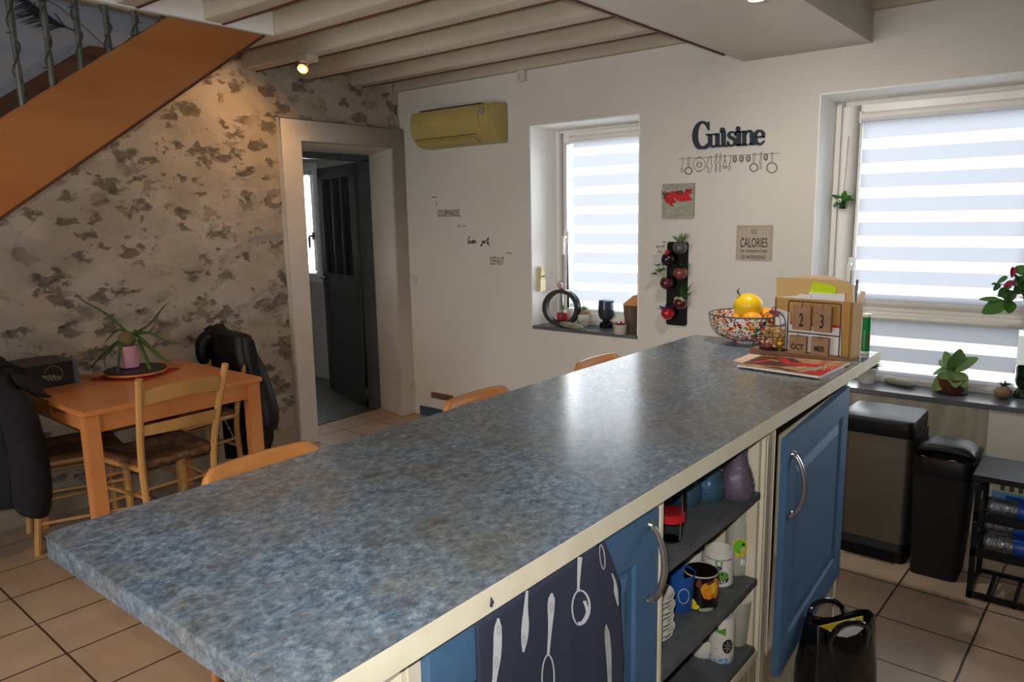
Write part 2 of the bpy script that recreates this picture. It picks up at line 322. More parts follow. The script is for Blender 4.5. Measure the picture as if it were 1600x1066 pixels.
def speck_mat():
    m = bpy.data.materials.new('speckled_ceramic'); m.use_nodes = True; nt = m.node_tree; N = nt.nodes; L = nt.links
    b = N['Principled BSDF']; tc = N.new('ShaderNodeTexCoord'); nd = N.new('ShaderNodeTexNoise'); nd.inputs['Scale'].default_value = 60
    L.new(tc.outputs['Object'], nd.inputs['Vector']); sc = N.new('ShaderNodeVectorMath'); sc.operation = 'SCALE'; sc.inputs[3].default_value = .03; L.new(nd.outputs['Color'], sc.inputs[0])
    ad = N.new('ShaderNodeVectorMath'); ad.operation = 'ADD'; L.new(tc.outputs['Object'], ad.inputs[0]); L.new(sc.outputs[0], ad.inputs[1])
    v = N.new('ShaderNodeTexVoronoi'); v.inputs['Scale'].default_value = 115; L.new(ad.outputs[0], v.inputs['Vector'])
    s = N.new('ShaderNodeSeparateColor'); L.new(v.outputs['Color'], s.inputs[0])
    r = N.new('ShaderNodeValToRGB'); r.color_ramp.interpolation = 'CONSTANT'; e = r.color_ramp.elements
    cs = ['#e8e4d8', '#c9281c', '#e8e4d8', '#e0b020', '#e8e4d8', '#2c3f78', '#d9501c', '#4e8a3c', '#e8e4d8', '#2a2230']
    e[0].color = lin(cs[0]); e[0].position = 0; e[1].color = lin(cs[1]); e[1].position = .16
    for p, c in zip((.32, .42, .5, .66, .72, .82, .88, .94), cs[2:]):
        q = e.new(p); q.color = lin(c)
    L.new(s.outputs[0], r.inputs[0]); L.new(r.outputs[0], b.inputs['Base Color']); b.inputs['Roughness'].default_value = .2
    return m
M['speck'] = speck_mat()
def chili_mat():
    m = mat('blurred_linen_print', '#8e9080', .55, noise_=(30, '#a5a897', 6), stretch=(1, 1, 2.5)); return m
M['linen'] = chili_mat()
M['marble'] = mat('grey_veined_tile', '#aaa597', .4, noise_=(5, '#928d80', 8), stretch=(4, 1, .8))
M['magcover'] = mat('magazine_cover_dark', '#3a2226', .4, noise_=(14, '#5f3a2c'))
M['magfood'] = mat('magazine_food_print', '#a8643a', .4, noise_=(30, '#c9a183'))
M['gamebox'] = mat('game_box_black', '#17181a', .4, noise_=(8, '#22282a'))
M['gametop'] = mat('game_box_top', '#2c3534', .45, noise_=(9, '#44403a'))
M['gameside'] = mat('game_box_grey_side', '#59666e', .5)
M['seatdark'] = M['rush']
M['popcorn'] = mat('dried_petals', '#d2b27e', .8, noise_=(40, '#b88a55'), bump=(60, .8))
M['rose'] = mat('dusty_rose', '#9a4a50', .7)
M['cable'] = mat('dark_cable', '#33362f', .6)

# ------------------------------------------------------------------ mesh helpers
def V(*a): return Vector(a)
class MB:
    def __init__(s): s.bm = bmesh.new()
    def _mi(s, faces, mi):
        for f in faces: f.material_index = mi
        return faces
    def box(s, x0, x1, y0, y1, z0, z1, mi=0, m=None):
        vs = [s.bm.verts.new((x, y, z)) for x in (x0, x1) for y in (y0, y1) for z in (z0, z1)]
        if m is not None:
            for v in vs: v.co = m @ v.co
        fs = [s.bm.faces.new([vs[i] for i in q]) for q in ((0, 1, 3, 2), (4, 6, 7, 5), (0, 4, 5, 1), (2, 3, 7, 6), (0, 2, 6, 4), (1, 5, 7, 3))]
        return s._mi(fs, mi)
    def hexa(s, p, mi=0):
        """eight corners: four of one end then four of the other, same order"""
        vs = [s.bm.verts.new(q) for q in p]
        fs = [s.bm.faces.new([vs[i] for i in q]) for q in ((0, 1, 2, 3), (7, 6, 5, 4), (0, 4, 5, 1), (1, 5, 6, 2), (2, 6, 7, 3), (3, 7, 4, 0))]
        return s._mi(fs, mi)
    def quad(s, *p, mi=0):
        f = s.bm.faces.new([s.bm.verts.new(q) for q in p]); f.material_index = mi; return f
    def prism(s, pts, vec, mi=0):
        """closed polygon (3d points) extruded along vec"""
        a = [s.bm.verts.new(p) for p in pts]; b = [s.bm.verts.new(Vector(p) + Vector(vec)) for p in pts]
        fs = [s.bm.faces.new(a), s.bm.faces.new(b[::-1])]
        n = len(a)
        for i in range(n): fs.append(s.bm.faces.new((a[(i + 1) % n], a[i], b[i], b[(i + 1) % n])))
        return s._mi(fs, mi)
    def loft(s, rings, closed=True, caps=True, mi=0):
        vr = [[s.bm.verts.new(p) for p in r] for r in rings]; n = len(vr[0]); fs = []
        for a, b in zip(vr, vr[1:]):
            for i in range(n if closed else n - 1):
                fs.append(s.bm.faces.new((a[i], a[(i + 1) % n], b[(i + 1) % n], b[i])))
        if caps and closed:
            fs.append(s.bm.faces.new(vr[0][::-1])); fs.append(s.bm.faces.new(vr[-1]))
        return s._mi(fs, mi)
    def tube(s, pts, r, n=8, mi=0, flat=1, up=None):
        pts = [Vector(p) for p in pts]; k = len(pts); rs = r if isinstance(r, (list, tuple)) else [r] * k
        t0 = (pts[1] - pts[0]).normalized()
        u = Vector(up) if up else (Vector((0, 0, 1)) if abs(t0.z) < .9 else Vector((1, 0, 0)))
        rings = []
        for i, p in enumerate(pts):
            t = (pts[min(i + 1, k - 1)] - pts[max(i - 1, 0)])
            t = t.normalized() if t.length > 1e-9 else t0
            a = t.cross(u)
            a = a.normalized() if a.length > 1e-6 else t.orthogonal().normalized()
            b = a.cross(t).normalized(); u = b
            rings.append([p + (a * math.cos(q) + b * math.sin(q) * flat) * rs[i] for q in [2 * PI * j / n for j in range(n)]])
        return s.loft(rings, mi=mi)
    def cyl(s, p0, p1, r0, r1=None, n=20, mi=0): return s.tube([p0, p1], [r0, r0 if r1 is None else r1], n, mi)
    def lathe(s, prof, c=(0, 0, 0), n=28, mi=0, m=None, sx=1, sy=1):
        c = Vector(c); rings = []
        for r, z in prof:
            ring = [Vector((max(r, 1e-4) * math.cos(2 * PI * j / n) * sx, max(r, 1e-4) * math.sin(2 * PI * j / n) * sy, z)) for j in range(n)]
            if m is not None: ring = [m @ p for p in ring]
            rings.append([p + c for p in ring])
        return s.loft(rings, mi=mi)
    def ball(s, c, r, n=20, mi=0, sc=(1, 1, 1), m=None):
        k = n // 2; prof = [(math.sin(PI * i / k) * 1, -math.cos(PI * i / k)) for i in range(k + 1)]
        c = Vector(c); rings = []
        for a, z in prof:
            a = max(a, 1e-3)
            ring = [Vector((a * math.cos(2 * PI * j / n) * sc[0], a * math.sin(2 * PI * j / n) * sc[1], z * sc[2])) * r for j in range(n)]
            if m is not None: ring = [m @ p for p in ring]
            rings.append([p + c for p in ring])
        return s.loft(rings, mi=mi)
    def grid(s, f, nu, nv, mi=0, closed_u=False):
        vs = [[s.bm.verts.new(f(i / nu, j / nv)) for j in range(nv + 1)] for i in range(nu + 1)]
        fs = []
        for i in range(nu):
            for j in range(nv): fs.append(s.bm.faces.new((vs[i][j], vs[i + 1][j], vs[i + 1][j + 1], vs[i][j + 1])))
        return s._mi(fs, mi)
    def leafblade(s, p0, p1, w, up=(0, 0, 1), sag=.0, mi=0, thick=.0012, seg=5):
        """a pointed leaf with real thickness and a slight keel"""
        p0, p1 = Vector(p0), Vector(p1); d = p1 - p0; L_ = d.length
        side = d.cross(Vector(up)); side = side.normalized() if side.length > 1e-6 else d.orthogonal().normalized(); nn = side.cross(d).normalized()
        rings = []
        for i in range(seg + 1):
            t = i / seg; ww = w * math.sin(PI * min(max(t * .9 + .06, 0), 1)) ** .8
            c = p0 + d * t - Vector((0, 0, sag * t * t)) 
            rings.append([c - side * ww, c - nn * ww * .22, c + side * ww, c + nn * (thick - ww * .22 + .001)])
        return s.loft(rings, mi=mi)
    def build(s, name, mats, parent=None, smooth=True, bevel=0, origin=None, solid=0, subd=0, angle=35):
        bm = s.bm
        if bevel:
            bmesh.ops.remove_doubles(bm, verts=bm.verts, dist=1e-6)
            es = [e for e in bm.edges if len(e.link_faces) == 2 and e.calc_face_angle(0) > math.radians(40)]
            bmesh.ops.bevel(bm, geom=es, offset=bevel, segments=2, affect='EDGES', clamp_overlap=True)
        bmesh.ops.recalc_face_normals(bm, faces=bm.faces)
        base = Vector((0, 0, 0))
        if parent is not None: base = Vector(parent.get('_base', (0, 0, 0)))
        elif origin is not None: base = Vector(origin)
        if base.length:
            for v in bm.verts: v.co -= base
        me = bpy.data.meshes.new(name); bm.to_mesh(me); bm.free()
        for m_ in (mats if isinstance(mats, (list, tuple)) else [mats]): me.materials.append(M[m_] if isinstance(m_, str) else m_)
        if smooth:
            me.shade_smooth(); me.set_sharp_from_angle(angle=math.radians(angle))
        o = bpy.data.objects.new(name, me); col.objects.link(o)
        o['_base'] = tuple(base)
        if parent is not None: o.parent = parent
        else: o.location = base
        if solid:
            q = o.modifiers.new('solid', 'SOLIDIFY'); q.thickness = solid; q.offset = 0
        if subd:
            q = o.modifiers.new('sub', 'SUBSURF'); q.levels = subd; q.render_levels = subd
        return o
def tag(o, label, cat, group=None):
    o['label'] = label; o['category'] = cat
    if group: o['group'] = group
    return o
def thing(name, label, cat, loc=(0, 0, 0), group=None):
    o = bpy.data.objects.new(name, None); col.objects.link(o); o.location = loc; o['_base'] = tuple(loc)
    o.empty_display_size = .05
    return tag(o, label, cat, group)
def struct(o):
    o['kind'] = 'structure'; return o
def copy_tree(o, parent=None):
    c = o.copy(); col.objects.link(c); c.parent = parent
    for ch in [q for q in bpy.data.objects if q.parent is o]: copy_tree(ch, c)
    return c
def text(name, body, pos, size, material, parent, sx=1., rot=(PI / 2, 0, 0), ext=.0006, shear=0., spacing=1., align='LEFT', bold=0.):
    cu = bpy.data.curves.new(name, 'FONT'); cu.body = body; cu.size = size; cu.extrude = ext; cu.shear = shear; cu.space_character = spacing
    cu.align_x = align; cu.offset = bold; cu.resolution_u = 4
    o = bpy.data.objects.new(name + '_curve', cu); col.objects.link(o)
    dg = bpy.context.evaluated_depsgraph_get(); dg.update()
    me = bpy.data.meshes.new_from_object(o.evaluated_get(dg)); bpy.data.objects.remove(o)
    me.materials.clear(); me.materials.append(M[material]); me.name = name
    T = Matrix.Translation(Vector(pos)) @ Euler(rot).to_matrix().to_4x4() @ Matrix.Diagonal((sx, 1, 1, 1))
    if parent is not None: T = Matrix.Translation(-Vector(parent.get('_base', (0, 0, 0)))) @ T
    me.transform(T)
    o = bpy.data.objects.new(name, me); col.objects.link(o); o['_base'] = tuple(parent.get('_base', (0, 0, 0))) if parent is not None else (0, 0, 0)
    if parent is not None: o.parent = parent
    return o
def arc(c, r, a0, a1, n, f):
    return [f(c[0] + r * math.cos(a0 + (a1 - a0) * i / n), c[1] + r * math.sin(a0 + (a1 - a0) * i / n)) for i in range(n + 1)]
def bez(p0, p1, p2, n=8):
    p0, p1, p2 = Vector(p0), Vector(p1), Vector(p2)
    return [p0 * (1 - t) ** 2 + p1 * 2 * t * (1 - t) + p2 * t * t for t in [i / n for i in range(n + 1)]]
def cat(pts, n=5):
    """smooth path through points"""
    P = [Vector(p) for p in pts]; P = [P[0] * 2 - P[1]] + P + [P[-1] * 2 - P[-2]]; out = []
    for i in range(1, len(P) - 2):
        for j in range(n):
            t = j / n; a, b, c, d = P[i - 1:i + 3]
            out.append(.5 * ((2 * b) + (c - a) * t + (2 * a - 5 * b + 4 * c - d) * t * t + (-a + 3 * b - 3 * c + d) * t ** 3))
    out.append(P[-2]); return out

# ================================================================== THE SETTING
XS, XD, YW = -4.32, -4.26, 3.98            # stone wall, door surround, window wall
ZC = 2.64
# floor
b = MB(); b.box(-4.66, 2.4, -2.4, 4.0, -.06, 0); struct(b.build('floor', 'floor', smooth=False))
b = MB(); b.box(-8.0, -4.66, 1.4, 4.5, -.06, -.004); b.build('floor_next_room', 'floor2', smooth=False)['kind'] = 'structure'
b = MB(); b.box(-9, 5, 4.75, 12, -.3, -.2); o = struct(b.build('trim_6', 'ground', smooth=False))
# window wall with its two recesses (slightly splayed)
W1 = (-3.07, -2.258, .797, 2.112); W2 = (-1.238, .60, .64, 2.108)
b = MB(); y0, y1 = YW, 4.32
b.box(-4.70, W1[0], y0, y1, 0, 2.9); b.box(W1[1], W2[0], y0, y1, 0, 2.9); b.box(W2[1], 2.4, y0, y1, 0, 2.9)
b.box(W1[0], W1[1], y0, y1, 0, W1[2]); b.box(W1[0], W1[1], y0, y1, W1[3], 2.9)
b.box(W2[0], W2[1], y0, y1, 0, W2[2]); b.box(W2[0], W2[1], y0, y1, W2[3], 2.9)
wall_back = struct(b.build('wall_back', 'wall', smooth=False))
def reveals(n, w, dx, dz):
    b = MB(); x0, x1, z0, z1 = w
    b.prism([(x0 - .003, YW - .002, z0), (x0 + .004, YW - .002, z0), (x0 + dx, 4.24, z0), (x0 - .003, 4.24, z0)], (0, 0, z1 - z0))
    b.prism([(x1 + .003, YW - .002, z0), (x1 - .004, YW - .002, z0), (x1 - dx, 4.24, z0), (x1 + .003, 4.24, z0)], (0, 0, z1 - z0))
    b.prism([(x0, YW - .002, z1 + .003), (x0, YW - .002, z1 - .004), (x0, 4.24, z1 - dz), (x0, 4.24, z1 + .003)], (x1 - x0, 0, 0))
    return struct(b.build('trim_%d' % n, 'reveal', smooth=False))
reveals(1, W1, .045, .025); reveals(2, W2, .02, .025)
b = MB(); b.box(W1[0], W1[1], YW - .002, 4.24, W1[2] - .02, W1[2] + .003); struct(b.build('trim_3', 'sill', smooth=False))
b = MB(); b.box(W2[0], W2[1], YW - .012, 4.24, W2[2] - .022, W2[2] + .003); struct(b.build('trim_4', 'sill', smooth=False, bevel=.002))
# tiles under the large window: three wall tiles, a white trim at the corner
b = MB()
tx = [W2[0] + .17, at(1404, 640, y=YW).x, at(1541, 680, y=YW).x]
b.box(-1.3, tx[1] - .002, YW - .008, YW, .24, W2[2] - .022); b.box(tx[1] + .002, tx[2], YW - .008, YW, .24, W2[2] - .022)
struct(b.build('trim_5', 'marble', smooth=False))
# other walls
b = MB(); b.box(2.3, 2.5, -2.5, 4.0, 0, 2.9)
struct(b.build('wall_right', 'wallright', smooth=False))
b = MB(); b.box(-4.7, -3.35, -2.6, -2.4, 0, 4.3); b.box(-.75, 2.5, -2.6, -2.4, 0, 2.9); b.box(-3.35, -.75, -2.6, -2.4, 2.15, 4.3); b.box(-3.35, -.75, -2.6, -2.4, 0, .08)  # gap added to let the fill light in from behind
struct(b.build('wall_front', 'wall', smooth=False))
# stone wall: a finely gridded, unevenly displaced sheet in front of a solid core
def stone_patch(b, ya, yb, za, zb):
    nu, nv = max(2, int((yb - ya) / .0115)), max(2, int((zb - za) / .0115))
    def f(u, v):
        y = ya + (yb - ya) * u; z = za + (zb - za) * v
        d = noise.noise(Vector((0, y * 2.2, z * 3.4))) * .016 + noise.noise(Vector((3, y * 7, z * 12))) * .012 + abs(noise.noise(Vector((7, y * 18, z * 28)))) * .008
        e = min(1, min(yb - y, y - ya, 1) * 20 + .0)
        return Vector((XS + d * (0.3 + .7 * e), y, z))
    b.grid(f, nu, nv)
b = MB(); stone_patch(b, -.6, 2.93, 0, 2.62); stone_patch(b, 2.93, 3.985, 2.15, 2.62)
b.box(-4.62, XS - .03, -.6, 2.93, 0, 2.62); b.box(-4.62, XS - .0, -2.4, -.6, 0, 2.62); b.box(-4.62, XS - .022, 2.93, 4.0, 2.2, 2.9)
struct(b.build('wall_left', 'stonewall', smooth=True, angle=60))
b = MB()   # smooth painted wall above the stairs
b.prism([(XS - .3, -2.4, 1.0), (XS - .3, 2.36, 2.63), (XS - .3, 2.36, 4.3), (XS - .3, -2.4, 4.3)], (.335, 0, 0))
bl = [(-4.29, 2.36, 4.3), (-4.29, -2.4, 4.3), (-4.29, -2.4, -.2 + .0), (-4.29, 2.36, 2.60)]
b.bm.clear()
zl = lambda y: 1.574 + .709 * (y - 1.03) + .12
b.prism([(-4.62, -2.4, 4.3), (-4.62, -2.4, max(.02, zl(-2.4))), (-4.62, -1.1, max(.02, zl(-1.1))), (-4.62, 2.36, zl(2.36)), (-4.62, 2.36, 4.3)], (.345, 0, 0))
struct(b.build('wall_stairwell', 'stairwall', smooth=False))
b = MB(); b.box(-4.7, -3.4, 2.34, 2.5, 2.66, 4.3); b.box(-3.49, -3.40, -2.4, 2.34, 2.66, 4.3); b.box(-4.7, -3.4, -2.4, 2.5, 4.3, 4.36)
struct(b.build('wall_upper', 'wall', smooth=False))
# stone skirting at the foot of the stone wall
b = MB(); b.box(XS - .02, XS + .035, -2.4, 2.905, 0, .125); struct(b.build('baseboard_left', 'plinthstone', smooth=False, bevel=.006))
b = MB(); b.box(-4.2, W2[0] - .1, YW - .012, YW, 0, .072); struct(b.build('baseboard_back', 'outblue', smooth=False, bevel=.002))
# ceiling
b = MB(); b.box(-3.46, 2.4, -2.4, 2.34, ZC, ZC + .06); b.box(-4.5, 2.4, 2.34, 4.1, ZC, ZC + .06); struct(b.build('ceiling', 'ceil', smooth=False))
# beams
BB = 2.460
def wob(x, s): return noise.noise(Vector((x * 1.3, s * 5.1, 0))) * .006
beam_lab = {3.545: 'cream painted ceiling beam second from the window wall', 3.115: 'cream painted ceiling beam, third from the window wall',
            2.705: 'cream painted ceiling beam carrying the lit warm spotlight', 2.325: 'cream painted ceiling beam against which the stairwell trimmer ends',
            1.95: 'short cream ceiling beam butting into the stairwell trimmer nearest its end', 1.55: 'short cream ceiling beam butting into the stairwell trimmer at the top edge of the photo',
            1.15: 'cream ceiling beam overhead, one bay behind the top edge of the photo', .75: 'cream ceiling beam overhead, two bays behind the top edge of the photo'}
for y, lab in beam_lab.items():
    xa = -4.36 if y > 2.2 else -3.42
    r = thing('ceiling_beam', lab, 'beam', (xa, y, BB), 'ceiling beams running parallel to the window wall')
    b = MB(); n = 40; rings = []
    for i in range(n + 1):
        x = xa + (2.3 - xa) * i / n; w = wob(x, y); w2 = wob(x, y + 3)
        rings.append([(x, y + w, BB + .006 + w * .4), (x, y + .008 + w, BB + w2 * .5), (x, y + .087 + w2, BB + w2 * .5), (x, y + .093 + w2, BB + .006), (x, y + .093 + w2, ZC + .01), (x, y + w, ZC + .01)])
    b.loft(rings); b.build('beam_timber', 'beam', r)
    b = MB(); rings = []
    for i in range(n + 1):
        x = xa + .02 + (2.28 - xa) * i / n; w2 = wob(x, y + 3)
        rings.append([(x, y + .088 + w2, BB - .004 + w2 * .5), (x, y + .1005 + w2, BB - .004 + w2 * .5), (x, y + .1005 + w2, BB + .012), (x, y + .086 + w2, BB + .012)])
    b.loft(rings); b.build('bare_wood_edge', 'beamcrack', r)
r = thing('wall_plate_beam', 'narrow cream beam lying along the top of the window wall', 'beam', (-4.3, YW - .045, BB))
b = MB(); b.box(-4.3, 2.3, YW - .045, YW + .01, BB, ZC + .01); b.build('beam_timber', 'beam', r, bevel=.004)
r = thing('stairwell_trimmer', 'white painted trimmer beam along the open stairwell above the staircase', 'beam', (-3.44, 2.3, BB))
b = MB(); b.box(-3.49, -3.40, -2.4, 2.325, BB - .008, ZC + .06); b.build('beam_timber', 'reveal', r, bevel=.004)
b = MB(); b.box(-3.492, -3.398, -2.4, 2.32, BB - .011, BB - .0075); b.build('darker_underside', 'beam', r)  # underside in the darker beam colour
# dropped soffit
b = MB(); b.box(-1.64, -1.012, -2.4, YW, 2.318, ZC + .01); struct(b.build('trim_7', 'soffit', smooth=False))
b = MB(); b.box(-1.645, -1.634, -2.4, YW - .25, 2.312, 2.320); struct(b.build('trim_8', 'beamcrack', smooth=False))

# door surround of white plaster
b = MB()
xb = -4.62
P = lambda y, z, x=XD: (x, y, z)
b.hexa([P(2.905, 0), P(3.05, 0), P(3.066, 2.045), P(2.905, 2.19), P(2.93, 0, xb), P(3.06, 0, xb), P(3.066, 2.02, xb), P(2.93, 2.19, xb)])
b.hexa([P(3.835, 0), P(3.985, 0), P(3.985, 2.19), P(3.851, 2.045), P(3.93, 0, xb), P(3.985, 0, xb), P(3.985, 2.19, xb), P(3.93, 2.02, xb)])
b.hexa([P(3.066, 2.045), P(3.851, 2.045), P(3.985, 2.19), P(2.905, 2.19), P(3.066, 2.02, xb), P(3.93, 2.02, xb), P(3.985, 2.19, xb), P(2.93, 2.19, xb)])
struct(b.build('trim_9', 'surround', bevel=.006))
# door into the next room
d1 = bpy.data.objects.new('door_1', None); col.objects.link(d1); d1.location = (xb, 3.5, 0); d1['_base'] = (xb, 3.5, 0); struct(d1)
b = MB(); fx0, fx1 = xb - .08, xb + .004
b.box(fx0, fx1, 2.99, 3.94, 1.975, 2.06); b.box(fx0, fx1, 3.868, 3.94, 0, 1.98); b.box(fx0, fx1, 2.99, 3.10, 0, 1.98)
b.build('door_frame', 'doorblue', d1, bevel=.005)
hx, hy = -4.70, 3.865; fxp, fyp = -5.50, 4.115
D = Vector((fxp - hx, fyp - hy, 0)); LW = D.length; D.normalize(); Nn = Vector((-D.y, D.x, 0))  # Nn points towards the camera side
if Nn.y > 0: Nn = -Nn
Md = Matrix(((D.x, Nn.x, 0, hx), (D.y, Nn.y, 0, hy), (0, 0, 1, 0), (0, 0, 0, 1)))
b = MB(); t0, t1 = -.02, .02
zs = [.02, 1.03, 1.14, 1.86, 1.965]
b.box(0, LW, t0, t1, .02, .17, m=Md); b.box(0, .12, t0, t1, .02, 1.965, m=Md); b.box(LW - .10, LW, t0, t1, .02, 1.965, m=Md)
b.box(0, LW, t0, t1, .97, 1.07, m=Md); b.box(0, LW, t0, t1, 1.87, 1.965, m=Md); b.box(.1, LW - .08, -.01, .01, .1, 1.0, m=Md)
w3 = (LW - .22) / 3
for k in (1, 2): b.box(.12 + k * w3 - .014, .12 + k * w3 + .014, t0 + .005, t1 - .005, 1.05, 1.9, m=Md)
leaf = b.build('door_leaf', 'leaf', d1, bevel=.003)
b = MB(); b.box(.1, LW - .08, -.003, .003, 1.05, 1.9, m=Md); b.build('door_pane', 'pane', leaf)
b = MB()
for z in (.25, .95, 1.8): b.cyl(Md @ Vector((-.004, -.03, z)), Md @ Vector((-.004, -.03, z + .09)), .009)
b.build('hinge', 'iron', leaf)
b = MB(); p = Md @ Vector((LW - .05, .02, 1.03)); q = Md @ Vector((LW - .05, .06, 1.03)); r_ = Md @ Vector((LW - .16, .06, 1.03))
b.tube([p, q, r_], .008); b.build('door_handle', 'black', leaf)
b = MB(); b.box(-4.71, -4.60, 3.05, 3.90, -.003, .006); b.build('threshold', 'leaf', d1)
# next room shell
YN = 4.36
W3 = (-6.85, -5.865, .93, 2.06)
b = MB(); b.box(-8.1, W3[0], YN, YN + .2, 0, 2.7); b.box(W3[1], -4.66, YN, YN + .2, 0, 2.7); b.box(W3[0], W3[1], YN, YN + .2, 0, W3[2]); b.box(W3[0], W3[1], YN, YN + .2, W3[3], 2.7)
b.box(-8.1, -8.0, 1.4, 4.5, 0, 2.7); b.box(-8.0, -4.62, 1.3, 1.4, 0, 2.7); b.box(-8.0, -4.6, 1.3, 4.5, 2.6, 2.66); b.box(-4.66, -4.6, 3.985, 4.5, 0, 2.7); b.box(-4.66, -4.6, 1.3, 2.95, 0, 2.7); b.box(-4.66, -4.625, 2.95, 4.0, 2.06, 2.7)
struct(b.build('wall_next_room', 'nextwall', smooth=False))

rnd = random.Random(9); k_ = 0
rowname = ['top row', 'second row', 'third row', 'bottom row']; colname = ['left', 'middle', 'right']
for i in range(4):
    for j in range(3):
        x = -5.72 + j * .27 + rnd.uniform(-.01, .01); z = 1.78 - i * .2
        r = thing('photo_frame', 'small photo on the wall behind the glazed door, %s, %s of three' % (rowname[i], colname[j]), 'picture', (x, YN, z - .08), 'photos on the wall behind the glazed door')
        b = MB(); b.box(x - .075, x + .075, YN - .014, YN, z - .08, z + .08); b.build('picture_frame', 'offwhite', r)
        b = MB(); b.box(x - .06, x + .06, YN - .016, YN - .013, z - .065, z + .065); b.build('picture_print', ['darkgrille', 'redcloth', 'greyink', 'ink', 'outblue'][rnd.randrange(5)], r)
# ------------------------------------------------------------------ windows
def blind(label, x0, x1, y, z1, z0, cassette=.045, head=.07, pitch=.128, opq=.076, hem=.02, loc=None, group=None, rail='white', nocass=False, band='band'):
    r = thing('roller_blind', label, 'blind', (x0, y, z0), group)
    if not nocass:
        b = MB(); b.cyl((x0 - .012, y - .012, z1 + cassette / 2), (x1 + .012, y - .012, z1 + cassette / 2), cassette / 2, n=16)
        b.box(x0 - .015, x0 - .004, y - .035, y + .014, z1 - .006, z1 + cassette + .004); b.build('cassette', 'white', r, bevel=.0)
    b = MB(); z = z1 + .01; op = True; first = True; th = .0006
    while z > z0 + hem + 1e-6:
        hgt = head + .01 if first else (opq if op else pitch - opq)
        zz = max(z0 + hem, z - hgt)
        b.quad((x0, y, zz), (x1, y, zz), (x1, y, z), (x0, y, z), mi=0 if op else 1)
        z = zz; op = not op; first = False
    b.build('striped_fabric', [band, 'sheer'], r, smooth=False)
    b = MB(); b.box(x0 - .002, x1 + .002, y - .006, y + .006, z0, z0 + hem); b.build('bottom_bar', rail, r, bevel=.003)
    return r
def casement(name, x0, x1, z0, z1, yf, frame=.045, sash=.06, mull=(), handle=None, hside='R', open_=True):
    r = bpy.data.objects.new(name, None); col.objects.link(r); r.location = (x0, yf, z0); r['_base'] = (x0, yf, z0); struct(r)
    b = MB(); f = frame
    b.box(x0, x0 + f, yf, yf + .06, z0, z1); b.box(x1 - f, x1, yf, yf + .06, z0, z1); b.box(x0 + f, x1 - f, yf, yf + .06, z0, z0 + f); b.box(x0 + f, x1 - f, yf, yf + .06, z1 - f, z1)
    b.build('window_frame', 'pvc', r, bevel=.004)
    return r
def sash(r, x0, x1, z0, z1, y, w=.06, hx=None, hz=None, wb=None):
    b = MB(); wb = wb or w
    for q in ((x0, x0 + w, z0, z1), (x1 - w, x1, z0, z1), (x0 + w, x1 - w, z0, z0 + wb), (x0 + w, x1 - w, z1 - w, z1)): b.box(q[0], q[1], y, y + .05, q[2], q[3])
    # glazing bead
    g = .012
    for q in ((x0 + w, x0 + w + g, z0 + wb, z1 - w), (x1 - w - g, x1 - w, z0 + wb, z1 - w), (x0 + w + g, x1 - w - g, z0 + wb, z0 + wb + g), (x0 + w + g, x1 - w - g, z1 - w - g, z1 - w)): b.box(q[0], q[1], y + .012, y + .04, q[2], q[3])
    s_ = b.build('window_sash', 'pvc', r, bevel=.003)
    b = MB(); b.box(x0 + w, x1 - w, y + .024, y + .028, z0 + wb, z1 - w); b.build('window_pane', 'pane', s_, smooth=False)
    if hx is not None:
        b = MB(); b.box(hx - .014, hx + .014, y - .008, y, hz - .035, hz + .035); b.tube(cat([(hx, y - .006, hz), (hx, y - .045, hz), (hx, y - .052, hz - .02), (hx, y - .052, hz - .12)], 4), [.010] * 12 + [.010], n=10) if 0 else b.tube([(hx, y - .006, hz), (hx, y - .042, hz), (hx, y - .05, hz - .012), (hx, y - .05, hz - .115)], [.010, .010, .011, .009], n=10)
        b.build('window_handle', 'white', s_, bevel=0)
    return s_
YF = 4.215
w1 = casement('window_1', W1[0] + .02, W1[1] + .03, W1[2], W1[3] - .005, YF)
sash(w1, W1[0] + .05, W1[1] + .0, W1[2] + .03, W1[3] - .04, YF - .018, .065, at(888, 385, y=YF).x + .005, at(888, 370, y=YF).z)
z1 = at(900, 224, y=YF - .03).z
blind('striped day and night roller blind on the small window above the ring vase', at(897, 300, y=YF - .03).x, W1[1] - .02, YF - .032, z1, at(940, 490, y=YF - .03).z, head=.032, pitch=.1255)
w2 = casement('window_2', W2[0] + .005, W2[1] - .01, W2[2], W2[3] - .01, YF)
zt = at(1480, 492, y=YF).z
xm = at(1600, 450, y=YF).x + .10
b = MB(); b.box(W2[0] + .03, xm, YF - .016, YF + .05, zt - .05, zt + .005); b.build('window_transom', 'pvc', w2, bevel=.004)
xl = at(1322, 300, y=YF - .02).x
b = MB(); b.box(W2[0] + .02, W2[0] + .045, YF - .03, YF, W2[2] + .003, W2[3] - .03); b.build('cover_strip', 'pvc', w2, bevel=.004)
sash(w2, W2[0] + .055, xm, zt, W2[3] - .045, YF - .018, .085, at(1333, 425, y=YF).x - .005, at(1333, 412, y=YF).z, wb=.06)
b = MB(); b.box(xm - .005, xm + .06, YF - .016, YF + .05, W2[2] + .01, W2[3] - .03); b.build('window_mullion', 'pvc', w2, bevel=.004)
sash(w2, xm + .06, W2[1] - .03, W2[2] + .03, W2[3] - .045, YF - .018, .065)
b = MB(); b.box(W2[0] + .055, xm, YF - .016, YF + .05, W2[2] + .003, W2[2] + .05); b.build('window_bottom_rail', 'pvc', w2, bevel=.004)
zb1 = at(1345, 191, y=YF - .03).z
xbl = at(1347, 250, y=YF - .03).x; xbr = at(1592, 450, y=YF - .03).x
blind('wide striped day and night roller blind on the upper part of the large window', xbl, xbr + .02, YF - .032, zb1, zt + .035, head=.085, pitch=.1225, opq=.070)
